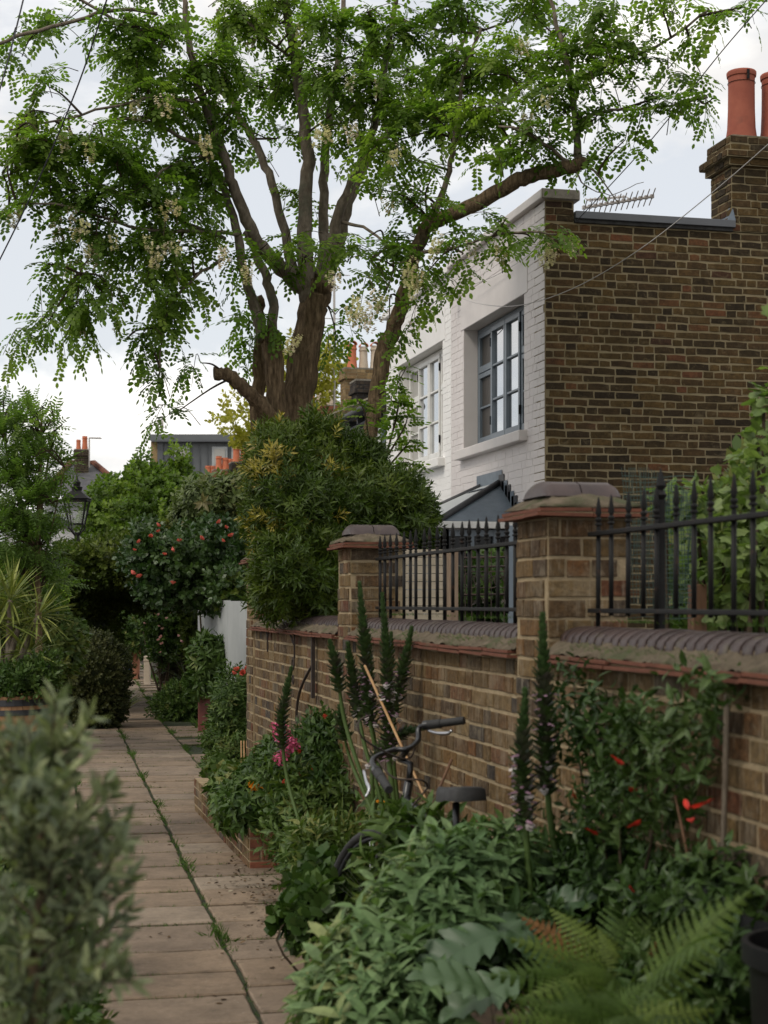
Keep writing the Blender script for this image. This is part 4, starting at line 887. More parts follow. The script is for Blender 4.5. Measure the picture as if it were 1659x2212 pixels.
# thin aerial mast by the ornate pot
def aerial_mast(label, u, v0, v1, d):
    a = P(u, v1, d); b = P(u, v0, d); t = thing('aerial_mast', label, 'aerial', (a.x, a.y, 0)); m = MB(); m.tube([(a.x, a.y, a.z), (a.x, a.y, b.z)], .03, 6); m.build('pole', 'alu', t)
    m = MB(); m.tube([(a.x, a.y, 0), (a.x, a.y, a.z)], .02, 5); m.build('foot', 'alu', t)
    for z in (b.z - .1, b.z - 1.2):
        m = MB(); m.tube([(a.x - .5, a.y, z), (a.x + .4, a.y, z)], .012, 5); m.build('element', 'alu', t)
aerial_mast('tall thin aerial mast beside the white ornate chimney pot', 722, 585, 872, 40)
# grey zinc clad building far behind
zb = thing('zinc_building', 'dark grey zinc clad roof storey with white windows and brick end', 'building', P(430, 1302, 62))
A = P(347, 1060, 60); B_ = P(545, 938, 60); rt = Vector((CA, -SA, 0)); lk = Vector((SA, CA, 0))
def zbox(u0, u1, v0, v1, d, dep):
    p = P(u0, v1, d); q = P(u1, v0, d); w = (u1 - u0) / F * d; o = Vector((p.x, p.y, 0)); base = [o, o + rt * w, o + rt * w + lk * dep, o + lk * dep]
    return [(b.x, b.y, p.z) for b in base], [(b.x, b.y, q.z) for b in base]
m = MB(); m.hull8(*zbox(349, 560, 952, 1100, 60, 6)); m.build('storey', 'zinc', zb)
m = MB(); m.hull8(*zbox(326, 349, 950, 1100, 60.02, 6)); m.build('brick_end', 'yellow_brick', zb)
m = MB(); m.hull8(*zbox(322, 562, 938, 950, 59.8, 6.6)); m.build('roof', 'zinc', zb)
m = MB(); m.hull8(*zbox(340, 352, 950, 1100, 59.92, .08)); m.build('downpipe', 'capping', zb)
m = MB(); m.hull8(*zbox(326, 562, 950, 954, 59.7, .1)); m.build('gutter', 'capping', zb)
for i in range(11): m = MB(); m.hull8(*zbox(362 + i * 17, 363.2 + i * 17, 954, 1100, 59.95, .06)); m.build('standing_seam', 'zinc', zb)
for u in (377, 458, 500):
    m = MB(); m.hull8(*zbox(u, u + 33, 965, 1007, 59.9, .12)); wn = m.build('window', 'white_board', zb); m = MB(); m.hull8(*zbox(u + 5, u + 28, 969, 1004, 59.86, .02)); m.build('pane', 'glass_blind', wn)
sd = thing('satellite_dish', 'small pale satellite dish on a pole above the zinc roof', 'dish', P(342, 938, 61)); m = MB(); p = P(341, 938, 61); m.tube([p, P(341, 914, 61)], .04, 6); m.build('pole', 'alu', sd)
m = MB(); c = P(346, 916, 60.9); m.lathe([(.001, 0), (.2, .03), (.3, .08), (.3, .1), (.2, .05), (.001, .02)], c, 14, 'X'); m.build('dish', 'alu', sd, True)
m = MB(); m.tube([P(347, 924, 60.9), P(360, 922, 60.6)], .015, 5); m.build('arm', 'alu', sd)
# far left house with slate roof and chimney
fl = thing('slate_roof_house', 'pale far house with hipped slate roof at the left behind the lamp', 'house', P(180, 1302, 62))
def fpt(u, v, d): return P(u, v, d)
m = MB(); m.hull8(*zbox(95, 180, 1078, 1330, 60, 8)); m.build('wall', 'white_board', fl)
m = MB(); m.hull8(*zbox(181, 262, 1078, 1330, 60.4, 8)); m.build('brick_end', 'yellow_brick', fl)
a, b, c, d_ = P(88, 1072, 59.5), P(288, 1072, 59.5), P(300, 1072, 70), P(80, 1072, 70); r1, r2 = P(152, 1003, 64.5), P(203, 1003, 64.5)
m = MB(); m.add([a, b, c, d_, r1, r2], [(0, 1, 5, 4), (1, 2, 5), (2, 3, 4, 5), (3, 0, 4), (0, 3, 2, 1)]); rf = m.build('roof', 'slate', fl)
m = MB(); m.tube([a + Vector((0, 0, .03)), r1 + Vector((0, 0, .06)), r2 + Vector((0, 0, .06)), b + Vector((0, 0, .03))], .12, 6); m.build('ridge_tile', 'tile', rf)
m = MB(); m.hull8(*zbox(104, 128, 1116, 1150, 59.9, .1)); w_ = m.build('window', 'grey_frame', fl); m = MB(); m.hull8(*zbox(107, 125, 1119, 1147, 59.85, .02)); m.build('pane', 'glass', w_)
for i in range(9): m = MB(); z_ = 1085 + i * 10; m.hull8(*zbox(95.5, 179.5, z_, z_ + .8, 59.97, .04)); m.build('weatherboard', 'white_frame', fl)
far_stack('tall brown far chimney with two slim orange pots at the left', 162, 191, 972, 1040, 63.0, 'sooty_brick', 'house_mortar', [(170, 949, 10, 'orange_pot', False), (184, 941, 12, 'orange_pot', False)], .7)
t = thing('tv_aerial', 'thin tv aerial by the far left chimney', 'aerial', P(193, 1010, 63)); m = MB(); m.tube([P(193, 1010, 63), P(193, 946, 63)], .03, 5); m.tube([P(192, 946, 63), P(219, 947, 63)], .025, 5); m.build('mast', 'alu', t)
for i in range(6): m = MB(); p = P(197 + i * 4, 946.4, 63); m.tube([p - lk * .25, p + lk * .25], .015, 4); m.build('element', 'alu', t)
# white house at the left edge
wl = thing('white_cottage', 'white cottage with tall windows at the left edge behind the feathery tree', 'house', P(0, 1302, 34))
m = MB(); m.hull8(*zbox(-160, 58, 1120, 1420, 33, 5)); m.build('wall', 'render_white', wl)
m = MB(); m.hull8(*zbox(-170, 62, 1105, 1120, 32.7, 5.6)); m.build('eaves', 'slate', wl)
for u in (-60, -14, 26):
    m = MB(); m.hull8(*zbox(u, u + 28, 1140, 1215, 32.9, .1)); w_ = m.build('window', 'white_frame', wl); m = MB(); m.hull8(*zbox(u + 4, u + 24, 1145, 1210, 32.86, .02)); m.build('pane', 'glass', w_)
m = MB(); m.tube([P(57, 1122, 32.7), P(57, 1400, 32.7)], .05, 6); m.build('drainpipe', 'alu', wl)
# white fence panels beyond the wall
wf = thing('white_fence', 'plain white painted board fence beyond the end of the brick wall', 'fence', (2.6, 19, 0))
for i in range(5):
    y0 = 14.6 + i * 1.5; m = MB(); m.box(2.62, 2.66, y0, y0 + 1.49, .0, 1.62 + .01 * (i % 2)); m.build('panel', 'white_board', wf); m = MB(); m.box(2.665, 2.73, y0 + 1.46, y0 + 1.54, 0, 1.6); m.build('post', 'white_board', wf)
# television aerial on the roof of the near house
t = thing('tv_aerial', 'long toothed tv aerial above the parapet of the end house', 'aerial', (5.6, 15.2, 5.1)); m = MB()
m.tube([(5.45, 15.2, 5.1), (5.45, 15.2, 5.62)], .015, 6); m.build('mast', 'alu', t)
b0, b1 = P(1262, 449, 16.2), P(1408, 425, 16.0); m = MB(); m.tube([b0, b1], .012, 6); m.tube([P(1268, 432, 16.3), P(1350, 425, 16.3)], .01, 6); m.build('boom', 'alu', t)
for i in range(13):
    f = i / 12; p = b0.lerp(b1, f); m = MB(); m.tube([p + Vector((-.02, -.14, .05)), p + Vector((.03, .14, -.05))], .006, 5); m.box(p.x - .018, p.x + .018, p.y - .018, p.y + .018, p.z - .014, p.z + .02); m.build('element', 'alu', t)
for i in range(9):
    p = P(1268, 432, 16.3).lerp(P(1350, 425, 16.3), i / 8); m = MB(); m.tube([p + Vector((0, -.1, -.04)), p + Vector((.02, .1, .04))], .006, 5); m.build('element', 'alu', t)
# cables
def cable(label, pts, r=.008, mat='cable'):
    t = MB(); t.tube([Vector(q) for q in spline([tuple(P(*p)) for p in pts], 8)], r, 5); tag(t.build('overhead_cable', mat), label, 'cable', 'overhead cables')
cable('overhead cable crossing from the top right corner to the parapet', [(1700, -50, 11), (1560, 110, 12), (1400, 310, 13), (1245, 478, 14.4)], .0045)
cable('cable sagging across the brown brick side wall to the facade bracket', [(1690, 285, 10), (1540, 415, 11.4), (1380, 540, 12.6), (1240, 622, 13.6), (1120, 660, 14.6), (1030, 655, 16), (968, 632, 17.2)], .004, 'cable_grey')
cable('cable falling from the facade bracket past the leaning stem', [(966, 632, 17.2), (930, 660, 17.4), (880, 710, 18), (845, 745, 19)], .005)
cable('thin cable along the top of the lilac facade', [(966, 634, 17.2), (1060, 600, 16), (1130, 560, 15.1), (1178, 520, 14.6)], .004, 'cable_grey')
cable('overhead cable across the upper left through the crown', [(240, -30, 11), (170, 180, 11.5), (80, 395, 12), (-20, 600, 12.5)], .006)
cable('second overhead cable in the extreme upper left corner', [(55, -20, 11), (20, 120, 11), (-20, 260, 11)], .006)
t = thing('cable_bracket', 'small white bracket holding cables on the white facade', 'bracket', P(965, 632, 17.25)); m = MB(); p = P(965, 632, 17.25); m.tube([p, (FX, p.y + .02, p.z - .02)], .02, 6); m.tube([p + Vector((-.02, 0, .03)), p + Vector((.02, .0, -.03))], .03, 6); m.build('arm', 'white_frame', t)
# ------------------------------------------------------------------ the robinia
TD = 13.8
rob = thing('robinia_tree', 'large many stemmed robinia in white blossom spreading over the lane', 'tree', (P(640, 1000, TD).x, P(640, 1000, TD).y, 0))
LIMB = []                                       # points of all limbs, to grow twigs from
def limb(name, pts, mat, n=10, rough=.10, per=5):
    """pts: (u, v, distance, width in picture units)"""
    q = spline([(*P(u, v, d), w / F * d / 2) for u, v, d, w in pts], per); rr = random.Random(len(LIMB))
    j = np.array([[rr.gauss(0, .006) for _ in range(3)] for _ in q]); j[0] = 0
    m = MB(); m.tube([tuple(a) for a in q[:, :3] + j], list(q[:, 3]), n, True, rough, rr); m.build(name, mat, rob, True)
    for a in q: LIMB.append(a[:3])
D = TD
b0 = P(640, 1302, D); gz = 1302 + 1.6 * F / D      # picture height of the ground at the tree
limb('trunk', [(632, gz + 20, D, 110), (634, 1200, D, 84), (640, 980, D, 68), (643, 901, D, 62), (652, 807, D, 66), (668, 713, D, 60), (684, 643, D, 60), (690, 610, D, 52)], 'bark', 18, .11)
limb('trunk', [(592, gz + 20, D - .25, 70), (596, 1100, D - .25, 46), (596, 920, D - .25, 36), (594, 820, D - .25, 38), (588, 755, D - .25, 42), (584, 722, D - .25, 40)], 'bark', 14, .11)
limb('trunk', [(560, gz + 20, D + .3, 50), (558, 1050, D + .3, 34), (557, 900, D + .3, 31), (561, 800, D + .3, 28), (564, 700, D + .3, 22), (560, 640, D + .2, 14)], 'bark', 12, .11)
limb('cut_limb', [(604, 925, D - .3, 34), (578, 893, D - .4, 33), (545, 855, D - .5, 31), (512, 824, D - .55, 28), (490, 808, D - .6, 27), (462, 806, D - .6, 28)], 'bark', 12, .1)
limb('trunk', [(760, gz + 20, D - .5, 52), (778, 1120, D - .5, 38), (790, 1000, D - .5, 31), (804, 910, D - .5, 31), (815, 840, D - .5, 33), (832, 755, D - .5, 36), (858, 690, D - .6, 33), (878, 620, D - .7, 30), (898, 550, D - .8, 29), (926, 486, D - .9, 31), (985, 462, D - 1.0, 31), (1060, 424, D - 1.1, 33), (1110, 392, D - 1.2, 33), (1160, 378, D - 1.2, 32), (1215, 364, D - 1.3, 31), (1264, 350, D - 1.3, 26)], 'bark', 12, .1)
limb('limb', [(668, 650, D, 44), (660, 560, D, 34), (660, 440, D + .1, 28), (664, 330, D + .1, 25), (652, 230, D + .1, 23), (636, 120, D + .1, 20), (618, 20, D + .1, 17), (600, -120, D, 12)], 'limb_bark')
limb('limb', [(672, 640, D, 36), (620, 590, D - .1, 34), (566, 535, D - .2, 30), (540, 490, D - .3, 27), (505, 400, D - .4, 24), (478, 320, D - .5, 22), (440, 215, D - .6, 18), (412, 110, D - .6, 15), (400, 30, D - .6, 12), (385, -80, D - .6, 8)], 'limb_bark')
limb('limb', [(690, 640, D + .1, 34), (700, 545, D + .2, 24), (698, 440, D + .3, 20), (704, 320, D + .4, 18), (720, 200, D + .5, 15), (735, 90, D + .5, 12), (745, -60, D + .5, 8)], 'limb_bark')
limb('limb', [(698, 625, D, 36), (716, 520, D + .1, 26), (738, 440, D + .1, 22), (778, 350, D + .1, 20), (812, 250, D, 17), (834, 120, D, 14), (850, 30, D, 11), (870, -80, D, 8)], 'limb_bark')
limb('limb', [(704, 615, D + .2, 28), (735, 520, D + .4, 22), (762, 420, D + .5, 19), (805, 330, D + .7, 16), (880, 240, D + .8, 13), (960, 150, D + .9, 10), (1030, 40, D + .9, 7)], 'limb_bark')
limb('limb', [(640, 610, D + .1, 24), (614, 504, D + .2, 20), (580, 375, D + .3, 18), (545, 300, D + .4, 16), (505, 225, D + .4, 12), (480, 130, D + .4, 9), (470, 20, D + .4, 6)], 'limb_bark')
limb('limb', [(570, 735, D - .25, 26), (552, 665, D - .25, 21), (528, 590, D - .3, 19), (508, 490, D - .3, 17), (482, 400, D - .3, 15), (455, 350, D - .3, 11), (400, 290, D - .4, 8)], 'limb_bark')
limb('limb', [(584, 735, D - .2, 26), (590, 665, D - .2, 22), (574, 600, D - .2, 20), (552, 545, D - .2, 16), (530, 500, D - .3, 12)], 'limb_bark')
limb('limb', [(926, 486, D - .9, 20), (958, 410, D - .8, 13), (976, 340, D - .8, 11), (986, 270, D - .8, 10), (1000, 170, D - .7, 8), (1040, 60, D - .7, 6)], 'limb_bark')
limb('limb', [(1252, 352, D - 1.3, 20), (1246, 290, D - 1.3, 16), (1238, 220, D - 1.3, 14), (1224, 130, D - 1.3, 12), (1200, 40, D - 1.3, 9), (1180, -60, D - 1.3, 7)], 'limb_bark')
for pts in [[(405, 60, D - .6, 9), (350, 62, D - .8, 9), (295, 64, D - 1, 8), (240, 38, D - 1.1, 7), (160, -10, D - 1.2, 6)], [(340, 30, D - .9, 8), (260, 20, D - 1, 8), (160, 44, D - 1.1, 8), (60, 72, D - 1.2, 8), (-20, 100, D - 1.3, 7)],
            [(468, 322, D - .5, 10), (400, 302, D - .7, 9), (345, 272, D - .9, 8), (280, 258, D - 1, 6), (200, 270, D - 1.2, 4)], [(445, 230, D - .6, 9), (400, 215, D - .8, 8), (320, 214, D - 1, 7), (230, 232, D - 1.1, 6), (120, 262, D - 1.3, 5), (20, 280, D - 1.4, 4)],
            [(486, 516, D - .3, 9), (420, 488, D - .6, 8), (340, 452, D - .8, 7), (280, 430, D - 1, 6), (190, 395, D - 1.2, 5)], [(520, 505, D - .3, 9), (440, 500, D - .7, 8), (350, 500, D - 1, 7), (250, 480, D - 1.2, 6), (120, 440, D - 1.4, 5), (20, 445, D - 1.4, 4)],
            [(480, 340, D - .4, 8), (420, 342, D - .7, 7), (370, 360, D - .9, 6), (300, 410, D - 1.0, 5), (240, 480, D - 1.1, 5), (170, 590, D - 1.2, 4)], [(480, 560, D - .5, 8), (420, 600, D - .8, 6), (375, 650, D - .9, 5), (350, 730, D - 1, 4), (345, 850, D - 1, 3)],
            [(1232, 180, D - 1.3, 9), (1320, 135, D - 1.4, 8), (1420, 100, D - 1.5, 6), (1530, 20, D - 1.5, 5)], [(1244, 260, D - 1.3, 8), (1320, 238, D - 1.4, 6), (1420, 232, D - 1.5, 5), (1530, 210, D - 1.6, 4)],
            [(1238, 356, D - 1.3, 9), (1190, 322, D - 1.4, 8), (1140, 292, D - 1.5, 6), (1080, 270, D - 1.5, 5)], [(985, 300, D - .8, 7), (1060, 240, D - .9, 6), (1150, 170, D - 1, 5), (1230, 60, D - 1, 4)],
            [(850, 40, D, 8), (920, 60, D - .2, 6), (1020, 70, D - .3, 5), (1120, 40, D - .4, 4)], [(905, 545, D - .8, 9), (960, 540, D - 1.1, 7), (1040, 520, D - 1.3, 5), (1120, 500, D - 1.5, 5), (1200, 505, D - 1.6, 4)],
            [(640, 130, D + .1, 8), (580, 90, D - .2, 6), (520, 30, D - .3, 5)], [(740, 480, D + .1, 8), (800, 500, D - .3, 6), (850, 560, D - .6, 5), (830, 640, D - .8, 4)], [(1262, 352, D - 1.3, 7), (1290, 380, D - 1.4, 4), (1340, 440, D - 1.4, 2)], [(1240, 362, D - 1.3, 5), (1262, 400, D - 1.4, 3), (1320, 420, D - 1.4, 2), (1390, 390, D - 1.4, 1.5)]]:
    limb('branch', pts, 'limb_bark', 6, .05, 4)
LIMB = np.array(LIMB)
# leaf masses: (u, v, half width, half height, distance, share)
CL = [(110, 40, 120, 55, 0, .55), (30, 130, 60, 60, -1, .45), (60, 250, 90, 45, -1.3, .6), (50, 345, 120, 70, -1.3, 1.25), (170, 320, 110, 60, -1.2, 1.0), (300, 100, 110, 90, -.9, 1.0), (330, 220, 120, 75, -.9, 1.1),
      (230, 60, 80, 50, -1, .6), (150, 170, 80, 50, -1.2, .45), (270, 345, 110, 70, -1, .9), (60, 445, 80, 35, -1.3, .7), (200, 440, 120, 55, -1.2, 1.1), (330, 440, 110, 60, -.9, 1.05), (180, 520, 110, 50, -1.2, 1.1), (290, 530, 110, 55, -1, 1.05), (120, 590, 70, 45, -1.2, .55),
      (210, 610, 80, 50, -1.1, .8), (75, 700, 75, 40, -1.2, .75), (190, 690, 75, 50, -1.1, .8), (45, 730, 40, 25, -1.2, .4), (250, 650, 40, 40, -1.1, .35), (345, 600, 75, 55, -.9, .8), (380, 680, 65, 55, -.9, .7), (320, 720, 45, 40, -.9, .4), (400, 770, 55, 40, -.9, .5), (350, 800, 40, 40, -.9, .4), (348, 885, 50, 28, -.9, .5), (290, 740, 30, 20, -.9, .2),
      (440, 620, 70, 45, -.6, .7), (430, 540, 80, 45, -.6, .8), (420, 370, 100, 70, -.6, 1.1), (440, 460, 80, 50, -.6, .9), (450, 160, 110, 90, -.6, 1.15), (480, 270, 80, 60, -.5, .8), (520, 70, 100, 70, 0, .95), (600, 170, 90, 80, .3, .85), (600, 40, 100, 60, .2, .9), (560, 310, 60, 50, .5, .4), (700, 60, 100, 70, -.4, 1.0), (730, 170, 90, 80, -.4, 1.0), (620, 290, 60, 45, .4, .5),
      (740, 290, 70, 60, -.3, .8), (820, 200, 90, 80, -.5, 1.05), (850, 60, 110, 70, -.3, 1.0), (850, 330, 80, 60, -.7, 1.0), (930, 260, 100, 70, -.6, 1.15), (980, 150, 100, 70, -.5, 1.0), (1000, 40, 100, 60, -.4, .95), (1060, 260, 90, 60, -1.1, 1.0), (1080, 330, 80, 45, -1.3, .8), (1100, 120, 90, 70, -1.0, .95), (1150, 30, 100, 55, -1, .9), (1180, 200, 90, 60, -1.3, 1.0), (1190, 300, 80, 45, -1.4, .9), (1230, 110, 80, 55, -1.3, .8), (1290, 50, 90, 50, -1.4, .85), (1300, 160, 80, 50, -1.4, .8), (1310, 250, 70, 40, -1.4, .7), (1380, 90, 80, 50, -1.5, .75), (1430, 20, 80, 45, -1.5, .7), (1400, 220, 60, 35, -1.5, .5), (1480, 235, 70, 45, -1.6, .55), (1530, 50, 70, 45, -1.5, .45), (1600, 15, 60, 25, -1.5, .3), (1350, 310, 55, 25, -1.4, .3), (1280, 350, 40, 25, -1.4, .25), (1480, 140, 50, 25, -1.5, .3), (1545, 225, 25, 22, -1.6, .2),
      (800, 420, 60, 40, -.8, .4), (880, 410, 60, 50, -.9, .55), (860, 480, 60, 40, -.9, .6), (930, 400, 40, 40, -.9, .3), (760, 530, 70, 35, -.7, .7), (840, 550, 80, 45, -1, .8), (910, 600, 70, 40, -1.1, .7), (960, 520, 60, 35, -1.1, .6), (1010, 560, 60, 35, -1.3, .5), (1040, 510, 50, 30, -1.3, .4), (1090, 490, 40, 25, -1.4, .3), (1190, 505, 60, 35, -1.6, .7), (800, 620, 60, 40, -1, .55), (700, 560, 60, 45, -.5, .6), (640, 540, 60, 45, -.4, .6), (560, 530, 70, 35, -.4, .6), (520, 600, 50, 35, -.4, .4), (600, 690, 40, 30, -.3, .2), (540, 690, 45, 50, .4, .5), (540, 770, 40, 50, .4, .4), (735, 680, 40, 40, .3, .4), (720, 730, 22, 22, .4, .2), (840, 690, 45, 30, -1, .35), (950, 470, 60, 30, -1.1, .35),
      (860, 850, 40, 50, -.9, .12), (690, 480, 60, 50, .4, .45), (640, 420, 50, 45, .4, .3), (800, 130, 90, 70, .6, .6), (300, 160, 90, 60, -.4, .6), (900, 160, 100, 80, .5, .6), (400, 250, 90, 60, -.2, .6), (560, 200, 100, 90, .8, .5), (1060, 190, 90, 70, -.4, .6), (700, 200, 100, 70, .8, .6), (300, -60, 150, 60, -.4, .5), (600, -70, 160, 60, 0, .5), (900, -70, 160, 60, -.2, .5), (1200, -60, 150, 50, -.6, .5)]
lp, ld, ln_, ls = [], [], [], []; tw = MB(); bp = []
for ci, (u, v, ru, rv, dd, sh) in enumerate(CL):
    c = np.array(P(u, v, D + dd)); r = np.array([ru * .92 / F * D, .42, rv * .85 / F * D]); area = ru * rv
    k = max(2, int(area * sh / 465.0))
    # join the mass to the nearest limb
    src = LIMB[np.argmin(((LIMB - c) ** 2).sum(1) + np.maximum(0, LIMB[:, 2] - c[2]) * .3)]
    hubs = [c + BAS @ (rng.uniform(-.55, .55, 3) * r) for _ in range(max(1, k // 5))]
    for h in hubs:
        s0 = LIMB[np.argmin(((LIMB - h) ** 2).sum(1) + rng.uniform(0, .5, len(LIMB)))]
        if np.linalg.norm(s0 - h) < 2.2:
            m_ = (s0 + h) / 2 + np.array([0, 0, .10 * np.linalg.norm(s0 - h)]) + rng.normal(0, .04, 3); pp = spline([s0, m_, h], 4); tw.tube(pp, np.linspace(.011, .004, len(pp)), 4, False)
    for i in range(k):
        h = hubs[i % len(hubs)]; e = c + BAS @ (norm(rng.normal(size=3)) * r * rng.random() ** .4)
        out = e - h; L_ = np.linalg.norm(out)
        if L_ > .9: h = e - out / L_ * .9
        if L_ < .3: out = norm(out + rng.normal(0, .1, 3)); h = e - out * .35
        sag = rng.uniform(.0, .12) + (.12 if v > 560 else 0); m_ = (h + e) / 2 + np.array([0, 0, .07]); e = e - np.array([0, 0, sag]); pp = spline([h, m_, e], 4)
        tw.tube(pp, np.linspace(.0045, .002, len(pp)), 3, False)
        nl = rng.integers(6, 11); sd = 1
        for j in range(nl):
            t_ = .25 + .75 * (j + .5) / nl; x = t_ * (len(pp) - 1); a = int(min(x, len(pp) - 2)); q = pp[a] + (pp[a + 1] - pp[a]) * (x - a); dr = norm(pp[a + 1] - pp[a]); sd = -sd
            side = np.cross(dr, [0, 0, 1.0]); side = side / max(np.linalg.norm(side), .1)
            lp.append(q); ld.append(dr * (.45 + .5 * (j == nl - 1)) + side * sd * rng.uniform(.5, 1.0) + np.array([0, 0, rng.uniform(-.3, .3) - (.25 if v > 560 else 0)]) + rng.normal(0, .2, 3)); ln_.append(np.array([0, 0, 1.0]) + rng.normal(0, .35, 3)); ls.append(rng.uniform(.7, 1.15))
        if rng.random() < .012 * sh + (.045 if (v > 380 and (u < 420 or 760 < u < 1230)) else .012): bp.append(tuple(e + np.array([0, 0, -.02])))
tw.build('twigs', 'twig', rob)
lp = np.array(lp); nL = len(lp)
tin = np.clip(tints(nL, lp, 1.6, .4), 0, 1); ld = np.array(ld); ln_ = np.array(ln_); ls = np.array(ls)
def t_robinia(seed):
    r = random.Random(seed); t = Tmpl(); n = 6; L_ = r.uniform(.19, .23); dr = r.uniform(.1, .3); cv = r.uniform(-.25, .25)
    def put(pts, y): t.poly([(px + cv * py * py * 2, py, pz - dr * py * py / L_) for px, py, pz in pts])
    for i in range(n):
        y = L_ * (.18 + .8 * i / n)
        for sx in (-1, 1):
            k = r.uniform(.8, 1.1); put(leaf6(.030 * k, .047 * k, y + r.uniform(-.005, .005), 0, sx * R(r.uniform(55, 85)), 0, r.uniform(-.5, .15)), y)
    put(leaf6(.03, .048, L_, 0, r.uniform(-.3, .3)), L_); t.poly([(-.0014, 0, 0), (.0014, 0, 0), (cv * L_ * L_ * 2, L_, -dr * L_)]); return t
for q in range(3): inst('crown', t_robinia(q), ld[q::3], ln_[q::3], lp[q::3], ls[q::3], tin[q::3], 'robinia', rob, 'stuff')
print('robinia leaves', nL)
# hanging white blossom
pet = tcat([(leaf6(.016, .02), [tuple(range(6))]), ([(0, -.002, .012), (.008, .006, .01), (0, .016, .013), (-.008, .006, .01)], [(0, 1, 2, 3)])])
def raceme(seed):
    rr = np.random.default_rng(seed); parts = []; lv = np.array(pet.v)
    for i in range(34):
        f = rr.random(); a = rr.uniform(0, 6.28); r_ = .05 * (1 - f * .6); d = np.array([math.cos(a), math.sin(a), rr.uniform(-.6, .2)]); m_ = frames(d[None], np.array([[0, 0, 1.0]]) + rr.normal(0, .4, (1, 3)))[0]
        parts.append(((m_ @ lv.T).T + np.array([math.cos(a) * r_ * .6, math.sin(a) * r_ * .6, -.125 * f]), pet.f))
    return tcat(parts)
RAC = [inst_mesh('blossom', raceme(i), np.eye(3)[None], np.zeros((1, 3)), [1], [rng.random()], 'blossom') for i in range(4)]
extra = [(175, 480), (200, 500), (185, 530), (215, 525), (170, 560), (240, 470), (130, 480), (330, 520), (345, 545), (375, 525), (150, 275), (55, 290), (300, 215), (360, 195), (755, 262), (700, 283), (850, 310), (715, 590), (790, 640), (800, 665), (815, 650), (785, 690), (900, 580), (905, 600), (880, 570), (930, 520), (960, 510), (1155, 245), (1085, 530), (1170, 530), (1185, 540), (1240, 520), (1180, 520), (1120, 90), (1150, 250), (490, 530), (525, 560), (640, 720), (820, 630), (770, 655), (40, 445), (25, 455), (440, 300), (380, 430), (250, 505)]
for (u, v) in extra:
    for _ in range(2): bp.append(tuple(P(u + rnd.uniform(-14, 14), v + rnd.uniform(-14, 14), D - 1.3 + rnd.uniform(-.2, .2))))
for p in bp[:300]:
    o = bpy.data.objects.new('blossom', rnd.choice(RAC)); link(o, rob, p); k = rnd.uniform(.85, 1.45); o.scale = (k, k, k); o.rotation_euler = (rnd.uniform(-.35, .35), rnd.uniform(-.35, .35), rnd.uniform(0, 6.28))
# young shoots with sparse leaves by the white window
sp, sdv = [], []; sm = MB()
for pts in [[(830, 1000), (860, 880), (845, 860), (880, 790)], [(800, 1010), (790, 900), (770, 860)], [(815, 1020), (870, 930), (880, 900)], [(820, 1030), (880, 960), (885, 950)], [(800, 1030), (870, 1000), (890, 1005)]]:
    pp = spline([tuple(P(u, v, D - 1.1)) for u, v in pts], 5); sm.tube(pp, np.linspace(.01, .003, len(pp)), 4)
    for i in range(3, len(pp)): 
        for s_ in (-1, 1): sp.append(pp[i]); sdv.append(np.array([s_ * .9 + .2, rng.normal(0, .5), rng.uniform(-.1, .5)]))
sm.build('shoot', 'twig', rob); inst('shoot_leaves', t_pinnate(4, .16, .055, .032, .35, .2, -.25), sdv, np.tile([0, 0, 1.0], (len(sp), 1)) + rng.normal(0, .3, (len(sp), 3)), sp, rng.uniform(.6, 1.0, len(sp)), rng.random(len(sp)), 'robinia', rob, 'stuff')

# ------------------------------------------------------------------ other trees
def small_tree(name, label, base, stem_pts, ells, tm, n, size, mat, cat='tree', jit=.5, shell=.8, amp=.2, up=.1, twigs=40, ck=0, keep=None, group=None, nrm_up=1.0):
    t = thing(name, label, cat, base, group); L_ = []
    for pts, w in stem_pts:
        q = spline(pts, 5); m = MB(); m.tube(q, np.linspace(w, w * .25, len(q)), 8); m.build('trunk', 'bark', t, True); L_ += list(q)
    L_ = np.array(L_); p, o_ = cloud(ells, n, shell, amp, 4.0, .05, keep); k = len(p); m = MB()
    for i in rng.choice(k, min(twigs, k), replace=False):
        s0 = L_[np.argmin(((L_ - p[i]) ** 2).sum(1) + np.maximum(0, L_[:, 2] - p[i][2]) * 2)]; pp = spline([s0, (s0 + p[i]) / 2 + np.array([0, 0, .1]) + rng.normal(0, .05, 3), p[i]], 4); m.tube(pp, np.linspace(.010, .003, len(pp)), 4, False)
    m.build('branches', 'twig', t)
    if ck: m = MB(); core(m, ells, ck); o = m.build('dark_core', mat, t, True); o['kind'] = 'stuff'; o.data.attributes.new('tint', 'FLOAT', 'POINT')  # added core, inner shade put in as the darkest leaf tone
    d = norm(o_ + np.array([0, 0, up]) + rng.normal(0, jit, (k, 3))); inst('crown', tm, d, np.tile([0, 0, nrm_up], (k, 1)) + rng.normal(0, .4, (k, 3)), p, size * rng.uniform(.7, 1.2, k), tints(k, p), mat, t, 'stuff'); return t
d = 16.5; g0 = P(84, 1302, d); 
